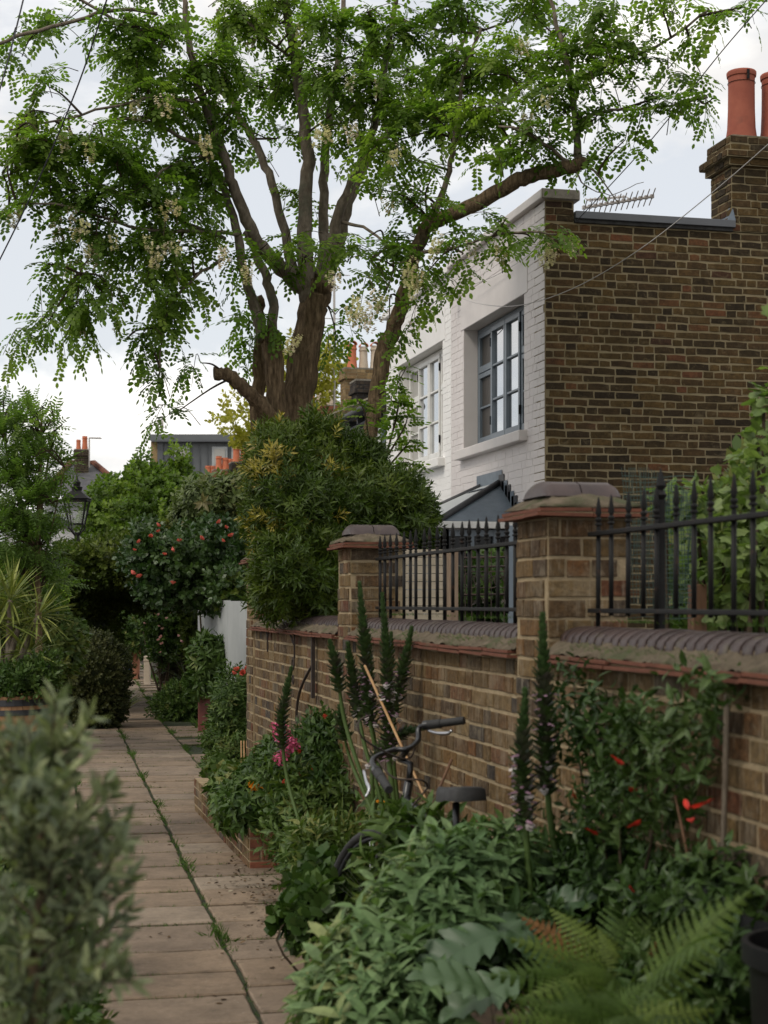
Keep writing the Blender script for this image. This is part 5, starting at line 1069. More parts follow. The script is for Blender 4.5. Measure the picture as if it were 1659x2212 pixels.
small_tree('feathery_tree', 'feathery light green tree on a slim trunk at the left edge', (g0.x, g0.y, 0),
    [([(g0.x, g0.y, 0), tuple(P(84, 1400, d)), tuple(P(82, 1250, d)), tuple(P(84, 1100, d)), tuple(P(88, 980, d)), tuple(P(90, 900, d))], .045), ([tuple(P(83, 1250, d)), tuple(P(105, 1170, d)), tuple(P(125, 1080, d - .2)), tuple(P(140, 1010, d - .3))], .012), ([tuple(P(83, 1220, d)), tuple(P(50, 1100, d)), tuple(P(20, 1000, d)), tuple(P(5, 920, d))], .025), ([tuple(P(86, 1120, d)), tuple(P(100, 1020, d + .1)), tuple(P(118, 920, d + .2))], .02)],
    [ell(80, 925, d, 45, 55, .5), ell(20, 960, d, 60, 60, .6), ell(90, 1010, d, 50, 45, .6), ell(10, 1060, d, 65, 50, .6), ell(70, 1100, d, 60, 45, .7), ell(10, 1160, d, 60, 45, .7), ell(80, 1180, d, 50, 45, .6), ell(30, 1250, d + .4, 80, 45, .6), ell(5, 890, d, 30, 25, .4), ell(105, 1260, d + .6, 40, 35, .5)], t_pinnate(5, .20, .062, .02, .25, .2, -.2), 1500, .95, 'ash_leaf', jit=.45, up=.15, twigs=160)
d = 29; g0 = P(470, 1302, d)
small_tree('bright_green_tree', 'bright green rounded tree below the zinc building', (g0.x, g0.y, 0), [([(g0.x, g0.y, 0), tuple(P(450, 1300, d)), tuple(P(380, 1150, d)), tuple(P(340, 1060, d))], .09)],
    [ell(255, 1090, d, 60, 42, .9), ell(325, 1075, d, 70, 45, .9), ell(400, 1090, d, 55, 45, .9), ell(290, 1130, d - .5, 95, 50, .9), ell(390, 1140, d - .4, 70, 50, .8), ell(222, 1130, d, 40, 40, .8), ell(350, 1040, d, 25, 25, .4), ell(388, 1040, d, 20, 30, .4), ell(300, 1035, d, 25, 25, .4), ell(225, 1060, d, 20, 20, .3), ell(440, 1070, d, 30, 30, .5), ell(385, 990, d, 9, 30, .15), ell(312, 1010, d, 10, 26, .15), ell(292, 1015, d, 8, 22, .12)], t_sprig(8, t_flat(.07, .095), .2, 1.3, 3), 3600, .85, 'bright_leaf', jit=.6, shell=.6, ck=.6, up=.5)
d = 40; g0 = P(660, 1302, d)
small_tree('golden_tree', 'yellow leaved tree seen between the stems of the robinia', (g0.x, g0.y, 0), [([(g0.x, g0.y, 0), tuple(P(650, 1000, d)), tuple(P(660, 800, d))], .09)], [ell(650, 800, d, 70, 60, 1.2), ell(710, 790, d, 40, 50, 1), ell(520, 910, d, 40, 45, 1), ell(640, 860, d, 80, 50, 1), ell(545, 945, d, 50, 30, .8), ell(600, 790, d, 30, 40, .8)], t_sprig(9, t_flat(.09, .13), .3, 1.3, 4), 420, 1.0, 'gold_tree', jit=.7, shell=.85, up=.2)
# ------------------------------------------------------------------ shrubs, hedges and climbers
LANC = t_leaf(.017, .070, .2, .2, 2); OV = t_leaf(.05, .085, .2, .2, 3); 
SPR_L = t_sprig(12, LANC, .09, 1.2, 1); SPR_OV = t_sprig(7, t_leaf(.042, .075, .2, .25, 3), .12, 1.3, 2); SPR_S = t_sprig(10, t_flat(.022, .04), .10, 1.2, 5)
SPR_BIG = t_sprig(8, t_leaf(.04, .13, .2, .4, 3), .06, 1.35, 6)
b = P(640, 1302, 11.3)
E = [ell(612, 1010, 11.2, 64, 75, .6), ell(690, 1000, 11.4, 75, 75, .6), ell(585, 1100, 11.1, 45, 90, .5), ell(655, 1110, 11.0, 92, 100, .7), ell(740, 1090, 11.3, 90, 80, .6), ell(640, 1230, 10.7, 80, 85, .55), ell(700, 1180, 10.9, 60, 80, .5), ell(830, 1080, 11.4, 75, 55, .5), ell(880, 1125, 11.4, 50, 60, .45), ell(800, 1150, 11.3, 80, 60, .5), ell(592, 1270, 10.9, 36, 60, .35), ell(780, 1010, 11.6, 45, 45, .4), ell(700, 1275, 10.6, 40, 50, .3)]
sh = shrub('golden_variegated_shrub', 'big dark evergreen shrub with golden sprigs bulging over the brick wall', 'shrub', (b.x + .55, b.y, 0), E, SPR_L, 7600, 1.0, 'shrub', up=.5, jit=.6, shell=.4, amp=.18, stems=8)
p, o_ = cloud(E[:5], 2200, .12, .18, 4.0, .1)
uv = np.array([proj(q)[:2] for q in p]); front_ = (p @ LOOK) < 11.4; kp = front_ & (uv[:, 0] < 720) & (uv[:, 1] < 1160) & (np.sin(uv[:, 0] * .045) + np.sin(uv[:, 1] * .05 + 1) + rng.normal(0, .7, len(p)) > .95); p = p[kp]; o_ = o_[kp]; k = len(p)
inst('golden_sprigs', SPR_L, norm(o_ + np.array([0, 0, .7]) + rng.normal(0, .4, (k, 3))), norm(o_ + rng.normal(0, .5, (k, 3))), p + o_ * .03, rng.uniform(.8, 1.3, k), rng.random(k), 'shrub_yellow', sh, 'stuff')
# leafy arch over the path
d = 23
AE = [ell(180, 1225, d, 70, 48, .7), ell(250, 1215, d, 70, 50, .7), ell(330, 1215, d, 75, 52, .7), ell(420, 1220, d, 80, 58, .7), ell(500, 1240, d - 1, 55, 70, .8), ell(140, 1290, d, 42, 70, .8), ell(120, 1380, d, 40, 70, .7), ell(430, 1340, d + .2, 22, 85, .4), ell(520, 1290, d - 3, 35, 38, .5)]
for dd in (24.4, 25.6): AE += [ell(190, 1262, dd, 70, 50, 1.0), ell(300, 1258, dd, 90, 50, 1.0), ell(410, 1260, dd, 70, 52, 1.0), ell(178, 1370, dd, 62, 95, 1.0)]
b = P(150, 1302, d); arch = shrub('hedge_arch', 'dark leafy hedge trained into an arch over the path', 'hedge', (b.x, b.y, 0), AE, t_sprig(9, t_flat(.04, .075), .13, 1.25, 7), 10500, 1.0, 'arch_leaf', up=.35, shell=.3, amp=.16, ck=.82, stems=0, zmin=.05)
# rose on the arch, with red flowers
d = 20.5
RE = [ell(330, 1200, d, 50, 45, .5), ell(400, 1210, d, 70, 55, .6), ell(470, 1200, d, 60, 60, .6), ell(430, 1270, d, 80, 45, .5), ell(350, 1265, d, 50, 35, .4), ell(500, 1270, d - .5, 45, 45, .5), ell(320, 1160, d, 25, 25, .3), ell(455, 1160, d, 30, 30, .3)]
b = P(455, 1302, d); rs = shrub('climbing_rose', 'climbing rose with red blooms spilling over the leafy arch', 'rose', (b.x, b.y, 0), RE, t_sprig(7, t_flat(.055, .075), .14, 1.3, 8), 2100, 1.0, 'rose_leaf', up=.2, shell=.45, amp=.32, ck=.6, stems=0)
blooms(rs, 'bloom', [P(u, v, d - .75) for u, v in [(290, 1190), (340, 1137), (343, 1150), (325, 1160), (302, 1172), (355, 1200), (388, 1170), (480, 1170), (370, 1188), (487, 1140), (475, 1130), (285, 1240), (302, 1248), (373, 1262), (433, 1165), (500, 1160), (530, 1215)]], t_rose(14), .062, 'coral_petal')
d = 21.5; b = P(450, 1302, d)
shrub('red_tipped_shrub', 'shrub with reddish leaf tips behind the climbing rose', 'shrub', (b.x, b.y, 0), [ell(440, 1100, d, 60, 55, .6), ell(500, 1090, d, 45, 60, .5), ell(410, 1150, d, 40, 35, .5), ell(470, 1150, d, 55, 40, .5)], t_sprig(8, t_leaf(.045, .12, .2, .35, 3), .1, 1.3, 9), 800, 1.1, 'red_tip', up=.4, shell=.35)
d = 20.3; b = P(200, 1302, d)
shrub('round_dark_bush', 'rounded very dark clipped bush at the left side of the path', 'bush', (b.x, b.y, 0), [ell(205, 1455, d, 66, 85, .45), ell(180, 1500, d, 60, 62, .4), ell(235, 1500, d, 32, 66, .3), ell(205, 1530, d, 55, 40, .4)], SPR_S, 3400, 1.0, 'dark_leaf', up=.3, shell=.25, amp=.1, ck=.85)
d = 17.2; b = P(120, 1302, d)
shrub('broadleaf_bush', 'green broadleaf bush between the yucca and the dark round bush', 'bush', (b.x, b.y, 0), [ell(115, 1395, d, 50, 50, .4), ell(95, 1450, d, 50, 50, .4), ell(140, 1380, d, 28, 30, .3), ell(70, 1350, d + 1, 60, 60, .5), ell(20, 1330, d + 1, 60, 60, .5)], t_sprig(8, t_flat(.04, .09), .1, 1.35, 11), 1700, 1.1, 'bed_leaf', up=.3, shell=.35)
# bushes on the left behind, closing the view
d = 27; b = P(60, 1302, d)
shrub('back_hedge', 'dark hedge mass behind the yucca and the feathery tree', 'hedge', (b.x, b.y, 0), [ell(20, 1320, d, 110, 110, 1), ell(90, 1340, d, 50, 80, 1), ell(-60, 1290, d, 80, 120, 1), ell(60, 1430, d - 2, 120, 70, 1)], t_sprig(8, t_flat(.06, .1), .16, 1.3, 12), 1500, 1.2, 'arch_leaf', shell=.3, ck=.85)
# plants along the right side of the path, far to near
d = 28.0; b = P(350, 1302, d)
pr = shrub('pink_rose_bush', 'rose bush with pale pink blooms seen through the arch', 'rose', (b.x, b.y, 0), [ell(338, 1345, d, 26, 28, .3), ell(365, 1370, d, 28, 34, .3), ell(352, 1400, d, 24, 32, .3), ell(316, 1335, d + .5, 18, 18, .2), ell(385, 1345, d, 24, 26, .3)], t_sprig(7, t_flat(.045, .07), .12, 1.3, 13), 750, 1.0, 'bed_leaf', shell=.35)
blooms(pr, 'bloom', [P(u, v, d - .45) for u, v in [(343, 1330), (360, 1337), (343, 1354), (351, 1360), (349, 1377), (343, 1384), (350, 1391), (384, 1375), (391, 1386), (311, 1348), (335, 1327), (346, 1411), (305, 1317), (365, 1325)]], t_rose(14), .055, 'pale_petal')
d = 33; b = P(290, 1302, d)
shrub('far_conifer_bush', 'dark bush in the terracotta pot at the far end of the path', 'bush', (b.x, b.y, 0), [ell(292, 1370, d, 22, 50, .3), ell(275, 1385, d, 16, 30, .3), ell(285, 1340, d + 1, 25, 30, .3)], SPR_S, 500, 1.6, 'bed_leaf', shell=.3, ck=.8)
d = 45; b = P(330, 1302, d)
shrub('end_hedge', 'green hedge closing the far end of the lane', 'hedge', (b.x, b.y, 0), [ell(290, 1350, d, 60, 70, 1), ell(380, 1350, d, 90, 70, 1), ell(180, 1350, d, 90, 80, 1)], t_sprig(8, t_flat(.08, .12), .2, 1.3, 14), 1100, 1.3, 'bed_leaf', shell=.25, ck=.9)
d = 28.6; b = P(395, 1302, d)
shrub('purple_bush', 'dark purple leaved bush beside the path beyond the arch', 'bush', (b.x, b.y, 0), [ell(395, 1410, d, 40, 45, .4), ell(378, 1450, d, 30, 35, .35), ell(420, 1440, d, 35, 45, .35)], SPR_S, 1200, 1.3, 'purple_leaf', shell=.3, ck=.8)
d = 21.8; b = P(395, 1302, d)
shrub('low_green_bush', 'low fine leaved green bush spilling onto the path', 'bush', (b.x, b.y, 0), [ell(395, 1525, d, 45, 40, .35), ell(370, 1535, d, 30, 28, .3), ell(420, 1545, d, 30, 30, .3)], t_sprig(10, t_flat(.018, .045), .12, 1.2, 15), 1100, 1.15, 'bed_leaf', shell=.35)
d = 19.6; b = P(452, 1575, d)
shrub('potted_rhododendron', 'whorled evergreen growing from the tall dark red pot', 'shrub', (b.x, b.y, .5), [ell(455, 1430, d, 38, 45, .3), ell(440, 1475, d, 30, 25, .25), ell(475, 1440, d, 25, 30, .25)], SPR_BIG, 330, 1.1, 'bed_leaf', up=.3, shell=.6, ck=.4, stems=4, zmin=.3)
d = 13.6; b = P(500, 1302, d)
cs = shrub('corner_shrub', 'mixed leafy shrub covering the far end of the brick wall', 'shrub', (b.x, b.y, 0), [ell(505, 1520, d, 35, 60, .3), ell(495, 1600, d, 36, 60, .3), ell(515, 1650, d - .3, 35, 60, .3), ell(492, 1665, d - .2, 32, 36, .25), ell(525, 1570, d, 18, 70, .2), ell(518, 1705, d - 1, 34, 28, .25)], t_sprig(10, t_leaf(.018, .06, .2, .3, 2), .10, 1.25, 16), 1800, 1.0, 'bed_leaf', up=.3, shell=.35)
blooms(cs, 'bloom', [P(u, v, d - .4) for u, v in [(512, 1450), (525, 1455), (535, 1443), (504, 1457)]], t_rose(12), .05, 'coral_petal')
# valerian and marigold in the raised bed by the wall
bd = thing('raised_bed', 'low old brick edged raised bed at the foot of the wall', 'planter', (1.62, 10.8, 0)); m = MB(); m.box(1.425, 1.52, 9.425, 12.2, 0, .262); m.box(1.521, 1.895, 9.425, 9.52, 0, .262); m.build('mortar', 'garden_mortar', bd)
bricks(bd, lay(1.42, 1.89, 0.0, .265, .066, .215, .1, .012, (), .3, 3), '-Y', 9.425, 'red_brick', .006, 60); bricks(bd, lay(9.425, 12.2, 0.0, .265, .066, .215, .1, .012, (), .3, 4), '-X', 1.425, 'garden_brick', .006, 80)
m = MB(); m.box(1.522, 1.895, 9.522, 12.2, 0, .23); m.build('bed_soil', 'soil', bd)
d = 9.4; b = P(660, 1302, d)
vl = shrub('valerian', 'leafy valerian with deep pink flower heads in the raised bed', 'plant', (b.x, b.y, .2), [ell(660, 1690, d, 75, 60, .3), ell(710, 1750, d - .3, 75, 75, .3), ell(660, 1790, d - .4, 50, 50, .2), ell(720, 1640, d, 55, 55, .2), ell(700, 1850, d - .9, 60, 50, .22), ell(715, 1850, d - 1.2, 40, 50, .2), ell(695, 1600, d + .1, 35, 30, .12)], t_sprig(9, t_leaf(.026, .07, .2, .35, 2), .14, 1.25, 17), 1500, 1.0, 'bed_leaf', up=.35, jit=.8, shell=.6, amp=.25, ck=.6)
VH = t_cluster(60, .03, t_flat(.010, .012), 5, 1.0)
blooms(vl, 'flower_head', [P(u, v, d - .4) for u, v in [(600, 1570), (612, 1578), (604, 1590), (620, 1600), (625, 1612), (615, 1618), (606, 1635), (632, 1607)]], VH, 1.45, 'pink_petal')
blooms(vl, 'seed_head', [P(u, v, d - .4) for u, v in [(646, 1622), (645, 1672), (675, 1658), (615, 1688), (702, 1546), (630, 1722)]], VH, .55, 'red_petal')
d = 9.8; b = P(560, 1302, d)
mg = shrub('marigold', 'low plant with orange daisies at the left end of the raised bed', 'plant', (b.x, b.y, .2), [ell(555, 1745, d - .1, 40, 32, .2), ell(585, 1735, d, 45, 35, .2), ell(515, 1735, d + .6, 34, 28, .2), ell(505, 1712, d + 1.2, 28, 26, .18), ell(512, 1752, d + .4, 22, 20, .12), ell(575, 1690, d, 35, 40, .2), ell(600, 1660, d + .2, 35, 45, .2)], t_sprig(8, t_leaf(.04, .09, .2, .4, 2), .08, 1.35, 18), 1300, 1.0, 'bed_leaf', shell=.5)
DAISY = tcat([(np.array(leaf6(.012, .03, 0, 0, a * .524)), [tuple(range(6))]) for a in range(12)])
blooms(mg, 'flower_head', [P(u, v, d - .35) for u, v in [(546, 1695), (551, 1702), (562, 1698), (580, 1717), (544, 1706)]], DAISY, 1.0, 'orange_petal')
d = 8.2; b = P(860, 1302, d)
m2 = shrub('marigold', 'orange flowered plant seen behind the bicycle forks', 'plant', (b.x, b.y, 0), [ell(860, 1760, d, 50, 45, .2), ell(900, 1800, d, 50, 60, .2)], t_sprig(8, t_leaf(.04, .09, .2, .4, 2), .08, 1.35, 19), 260, 1.0, 'bed_leaf', shell=.7, ck=.4)
blooms(m2, 'flower_head', [P(u, v, d - .3) for u, v in [(853, 1725), (862, 1720), (870, 1732), (858, 1738), (878, 1722), (822, 1732), (867, 1742)]], DAISY, 1.1, 'orange_petal')
# strap leaved clumps
def straps(name, label, base, n, L, w, mat, spread=.9, z0=0.0, seed=0, cat='plant', rise=1.0):
    t = thing(name, label, cat, base); rr = random.Random(seed); m = MB(); ti = []
    for i in range(n):
        a = rr.uniform(0, 6.28); sp = rr.uniform(.15, spread); l = L * rr.uniform(.6, 1.1); pts = []
        for k in range(6):
            f = k / 5; h = l * (f * (1 - .45 * sp * f * f * 1.4)) * rise; o = l * sp * f ** 1.5; pts.append(Vector((base[0] + math.cos(a) * o, base[1] + math.sin(a) * o, base[2] + z0 + h)))
        sd = Vector((-math.sin(a), math.cos(a), 0)); vs = []
        for k, p in enumerate(pts): ww = w * (1 - (k / 5) ** 2) * .5 + .0005; vs += [p - sd * ww, p + Vector((0, 0, -ww * .5)), p + sd * ww]
        m.add(vs, [q for k in range(5) for q in ((k * 3, k * 3 + 1, k * 3 + 4, k * 3 + 3), (k * 3 + 1, k * 3 + 2, k * 3 + 5, k * 3 + 4))]); ti += [rr.random()] * 18
    o = m.build('leaves', mat, t); o['kind'] = 'stuff'; at = o.data.attributes.new('tint', 'FLOAT', 'POINT'); at.data.foreach_set('value', np.array(ti[:len(o.data.vertices)], np.float32)); return t
b = P(262, 1302, 21.5); straps('day_lily', 'arching strap leaved clump at the foot of the dark round bush', (b.x, b.y, 0), 70, .75, .02, 'bed_leaf', 1.0, 0, 3)
b = P(412, 1302, 25.5); straps('day_lily', 'strap leaved clump in front of the purple bush', (b.x, b.y, 0), 60, .95, .022, 'bed_leaf', .7, 0, 4)
b = P(735, 1302, 8.3); straps('day_lily', 'narrow strap leaves sprawling below the valerian', (b.x, b.y, 0), 60, .7, .016, 'fern_leaf', 1.1, 0, 5)
# ------------------------------------------------------------------ the planted bed in front of the wall
BR = t_leaf(.6, 1.0, .5, -.25, 3); HOOD = t_leaf(.5, 1.0, -.6, .5, 3); LIP = tcat([(np.array(leaf6(.9, .8)) , [tuple(range(6))]), (np.array([(x, y * .8, -.15 - .3 * y) for x, y, z in leaf6(.7, .9)]), [tuple(range(6))])])
def spike(t, pts, fl, open_=.55, th=.013, seed=0):
    """one acanthus flower stalk: pts (u, v, distance) from the tip down, fl = metres of flower"""
    fl *= 1.22
    q = spline([tuple(P(*p)) for p in pts], 7); rr = np.random.default_rng(seed); seg = np.linalg.norm(np.diff(q, axis=0), axis=1); s = np.concatenate([[0], np.cumsum(seg)])
    m = MB(); m.tube(q, np.clip(.003 + s * .022, .003, th * .78), 7); st = m.build('flower_spike', 'green_stem', t, True)
    B, T, H, Lp = [], [], [], []; x = .0; i = 0
    while x < fl:
        f = x / fl; k = min(np.searchsorted(s, x), len(q) - 1); k = max(k, 1); a = (x - s[k - 1]) / max(seg[k - 1], 1e-6); p = q[k - 1] + (q[k] - q[k - 1]) * a; up = norm(q[k - 1] - q[k]); e1 = norm(np.cross(up, [.3, .9, .1])); e2 = np.cross(up, e1)
        for j in range(4):
            an = j * math.pi / 2 + i * .62 + rr.normal(0, .1); o = e1 * math.cos(an) + e2 * math.sin(an); lean = .85 + .5 * min(1, f * 1.6); sz = .026 + .030 * min(1, f * 2.2); d = norm(o * lean + up * (1.1 - .6 * min(1, f * 1.4)))
            (T if f < .32 else B).append((p, d, up - o * .2, sz * rr.uniform(.85, 1.2)))
            if f > open_ and rr.random() < .45:
                H.append((p + o * .01, norm(o + up * .25), up,   .036 * rr.uniform(.7, 1.1)))
                if rr.random() < .35: Lp.append((p + o * .022 - up * .008, norm(o - up * .5), up, .034 * rr.uniform(.8, 1.1)))
        x += .0115 + .008 * f; i += 1
    for nm, L_, tm, mt in (('young_bracts', T, BR, 'bract_tip'), ('bracts', B, BR, 'bract'), ('hoods', H, HOOD, 'lilac_petal'), ('lips', Lp, LIP, 'white_petal')):
        if L_: inst(nm, tm, [a[1] for a in L_], [a[2] for a in L_], [a[0] for a in L_], [a[3] for a in L_], rr.random(len(L_)), mt, st, 'stuff')
def t_acanthus():
    """deeply lobed leaf as one rippled surface"""
    t = Tmpl(); n = 48; lob = 5.0; cols = (0, .3, .65, 1.0)
    def pt(i, c, sx):
        y = i / n; W_ = .34 * math.sin(math.pi * min(1, .06 + .94 * y) ** .8) ** .75 * (1 - .25 * y); ph = (y * lob) % 1.0
        tooth = (ph / .78) ** 1.1 if ph < .78 else max(0.0, 1 - (ph - .78) / .22); fine = .16 * abs(((y * lob * 3.5) % 1.0) - .5) * 2 - .08
        w = W_ * (.58 + .42 * tooth + fine * tooth) * c; rip = .022 * math.sin(y * lob * 6.28 - 1.2) * c
        return (sx * w, y + .42 * w, rip + .18 * w - .34 * y * y + .05 * y - .25 * w * w * 2)
    for sx in (-1, 1):
        o = len(t.v)
        for i in range(n + 1):
            for c in cols: t.v.append(pt(i, c, sx))
        k = len(cols)
        for i in range(n):
            for j in range(k - 1): q = (o + i * k + j, o + (i + 1) * k + j, o + (i + 1) * k + j + 1, o + i * k + j + 1); t.f.append(q if sx < 0 else q[::-1])
    t.poly([(-.008, -.5, -.02), (.008, -.5, -.02), (.006, .0, .006), (-.006, .0, .006)]); t.poly([(-.006, 0, .006), (.006, 0, .006), (0, .9, -.22)])
    return t
ACL = t_acanthus()
def acanthus(label, base, spikes, leaves, seed):
    t = thing('acanthus', label, 'plant', base)
    for i, (pts, fl, op) in enumerate(spikes): spike(t, pts, fl, op, .013, seed + i)
    rr = random.Random(seed)
    for i, (u, v, d, ang, sc) in enumerate(leaves):
        p = P(u, v, d); dr = Vector((math.cos(ang) * CA, -math.cos(ang) * SA, 0)) + Vector((-SA * .5, -CA * .5, 0)) + Vector((0, 0, math.sin(ang)))
        inst('leaf', ACL, [tuple(dr)], [(-SA * .6 + rr.gauss(0, .2), -CA * .6, 1)], [tuple(p - dr.normalized() * sc * .3)], [sc * .85], [rr.random()], 'acanthus_leaf', t, None, None, True)
    return t
d = 7.4; b = P(880, 1302, d)
acanthus('acanthus clump with several tall flower spikes behind the bicycle', (b.x, b.y, 0), [
    ([(777, 1266, d), (790, 1420, d), (800, 1560, d), (838, 1740, d), (872, 1900, d), (885, 2050, d)], .52, .62), ([(826, 1290, d - .3), (836, 1440, d - .3), (838, 1600, d - .3), (856, 1760, d - .3), (880, 1900, d - .2), (890, 2040, d)], .60, .5),
    ([(714, 1390, d + .1), (728, 1450, d + .1), (745, 1560, d + .1), (790, 1700, d), (860, 1880, d), (880, 2040, d)], .20, .99), ([(797, 1380, d + .2), (795, 1480, d + .2), (812, 1620, d + .1), (850, 1780, d), (880, 2040, d)], .36, .5),
    ([(752, 1395, d + .2), (765, 1480, d + .2), (785, 1600, d + .1), (830, 1760, d), (878, 2040, d)], .30, .55), ([(888, 1362, d), (872, 1440, d), (852, 1540, d), (850, 1640, d), (862, 1760, d), (888, 2030, d)], .34, .42), ([(845, 1372, d + .3), (838, 1480, d + .3), (836, 1600, d + .2), (852, 1760, d), (884, 2040, d)], .34, .5),
    ([(628, 1448, d + 1.2), (618, 1500, d + 1.2), (608, 1560, d + 1.2), (620, 1680, d + 1.2), (660, 1820, d + 1), (700, 1960, d + .8)], .36, .8), ([(910, 1574, d - .2), (870, 1582, d - .2), (836, 1606, d - .2), (808, 1650, d - .2), (806, 1720, d - .2), (835, 1860, d - .1), (880, 2030, d)], .24, .9), ([(735, 1530, d + .2), (742, 1580, d + .2), (760, 1650, d + .2), (820, 1800, d), (876, 2040, d)], .14, .99)],
    [(860, 1900, d, 1.0, .4), (920, 1880, d, .5, .4), (800, 1950, d - .3, 2.2, .35), (950, 1840, d + .1, 1.2, .4), (780, 1990, d - .2, 2.8, .4)], 100)
d = 5.0; b = P(1190, 1302, d)
acanthus('acanthus with two tall lilac flower spikes in front of the red flowered climber', (b.x, b.y, 0), [
    ([(1172, 1336, d), (1174, 1450, d), (1178, 1560, d), (1182, 1700, d), (1200, 1850, d), (1235, 1990, d), (1260, 2150, d)], .46, .40), ([(1134, 1500, d - .1), (1130, 1580, d - .1), (1128, 1660, d - .1), (1136, 1800, d - .1), (1150, 1960, d - .1), (1170, 2120, d - .1)], .34, .42), ([(1302, 1830, d + .1), (1304, 1900, d + .1), (1306, 2000, d + .1), (1290, 2150, d)], .06, .99)],
    [(1190, 1880, d, 2.6, .30), (1240, 1830, d + .2, .3, .32), (1090, 1920, d - .1, 2.4, .34), (1040, 1990, d - .3, 3.0, .34), (1010, 2040, d - .5, 3.4, .36), (1110, 2010, d - .4, -.4, .3), (1370, 1920, d, .5, .34), (1480, 1830, d - .1, 1.3, .42), (1530, 1850, d - .2, .2, .36), (1070, 2130, d - .7, 3.3, .3), (1180, 1960, d - .2, .6, .3), (1340, 1980, d - .3, .9, .28), (1010, 2120, d - .8, 2.6, .28)], 200)
# felted sage-like plant
d = 4.9; b = P(850, 1302, d)
SG = t_sprig(9, t_leaf(.036, .10, .25, .55, 4), .10, 1.3, 31)
E = [ell(920, 1975, d, 100, 70, .22), ell(850, 2065, d - .1, 100, 70, .22), ell(980, 1915, d + .1, 100, 65, .2), ell(1070, 1890, d + .2, 75, 60, .2), ell(770, 2130, d - .2, 80, 65, .2), ell(890, 2140, d - .3, 110, 75, .22), ell(735, 2210, d - .3, 65, 50, .15), ell(830, 2230, d - .4, 110, 60, .22), ell(990, 2010, d - .1, 80, 70, .2)]
shrub('felted_sage', 'mound of soft pale green pointed leaves spilling over the path edge', 'plant', (b.x, b.y, 0), E, SG, 760, .8, 'sage_leaf', up=.7, jit=.45, shell=.3, amp=.12, ck=.8, stem_mat='green_stem', core_mat='bed_leaf')
b = P(690, 1302, 6.6); shrub('geranium_clump', 'small dark green rounded leaf clump at the edge of the paving', 'plant', (b.x, b.y, 0), [ell(690, 1965, 6.7, 42, 42, .18), ell(700, 1910, 7.0, 36, 36, .15), ell(660, 1995, 6.6, 32, 22, .12)], t_sprig(7, t_flat(.05, .055), .08, 1.4, 32), 320, 1.0, 'bed_leaf', shell=.5)
b = P(470, 1302, 12.6); shrub('ground_ivy', 'broad low leaves at the foot of the corner shrub', 'plant', (b.x, b.y, 0), [ell(500, 1712, 12.6, 32, 24, .2), ell(525, 1722, 12.2, 36, 30, .2), ell(484, 1680, 13, 24, 20, .18)], t_sprig(6, t_flat(.07, .08), .06, 1.4, 33), 260, 1.0, 'bed_leaf', shell=.5)
# ferns
def t_fern():
    t = Tmpl(); n = 15
    for i in range(n):
        y = .10 + .88 * i / n; l = .27 * math.sin(math.pi * (.14 + .86 * (1 - i / n)) ** .8) ** 1.0 * (1 if i > 1 else .8); l = max(.02, .27 * (1 - (i / n) ** 1.6) * (.55 + .45 * min(1, i / 3)))
        for s_ in (-1, 1):
            k = 9
            for j in range(k):
                f = (j + .5) / k; px = s_ * l * f; py = y + .10 * l * f + .12 * l * f * f; w = l / k * .95; h = .028 * (1 - .75 * f) + .006
                t.poly([(px - s_ * w * .5, py - h, -.02 * f), (px + s_ * w * .45, py - h * .6, -.03 * f), (px + s_ * w * .5, py + h * .6, -.03 * f), (px - s_ * w * .4, py + h, -.02 * f)])
    t.poly([(-.006, 0, .003), (.006, 0, .003), (.002, 1, .003), (-.002, 1, .003)])
    t.v = [(x, y, z + .22 * y - .36 * y * y - .45 * x * x) for x, y, z in t.v]; return t
FERN = t_fern()
def fern(label, base, fr, seed):
    t = thing('fern', label, 'fern', base, 'ferns at the front of the bed'); rr = random.Random(seed)
    for i, (u0, v0, u1, v1, d0, d1, mt) in enumerate(fr):
        a = P(u0, v0, d0); c = P(u1, v1, d1); dr = c - a; L_ = dr.length
        nm = Vector((0, 0, 1)) * .8 + Vector((-SA, -CA, 0)) * .8 + Vector((rr.gauss(0, .15), rr.gauss(0, .15), 0))
        inst('frond', FERN, [tuple(dr + Vector((0, 0, .12 * L_)))], [tuple(nm)], [tuple(a)], [L_], [rr.random()], mt, t)
FL, FB = 'fern_leaf', 'fern_brown'
b = P(1350, 1302, 4.3)
fern('spreading fern with arching and withered fronds at the centre of the bed', (b.x, b.y, 0), [(1330, 2125, 1100, 2040, 4.3, 4.2, FL), (1340, 2115, 1180, 1952, 4.3, 4.5, FL), (1350, 2115, 1290, 1999, 4.3, 4.4, FL), (1300, 2055, 1440, 1916, 4.4, 4.6, FL), (1340, 2065, 1500, 1941, 4.4, 4.5, FL), (1330, 2135, 1060, 2121, 4.2, 4.0, FL), (1350, 2135, 1120, 2167, 4.1, 3.8, FL), (1330, 2125, 1200, 2079, 4.2, 4.1, FL), (1330, 2175, 1180, 2223, 4.1, 3.7, FL), (1300, 2105, 1120, 1981, 4.4, 4.4, FB), (1380, 2135, 1430, 2050, 4.3, 4.2, FB), (1340, 2125, 1250, 2118, 4.1, 3.8, FL), (1360, 2155, 1390, 2078, 4.2, 4.1, FL), (1270, 2135, 1150, 2105, 4.1, 3.9, FL)], 5)
b = P(1480, 1302, 4.6)
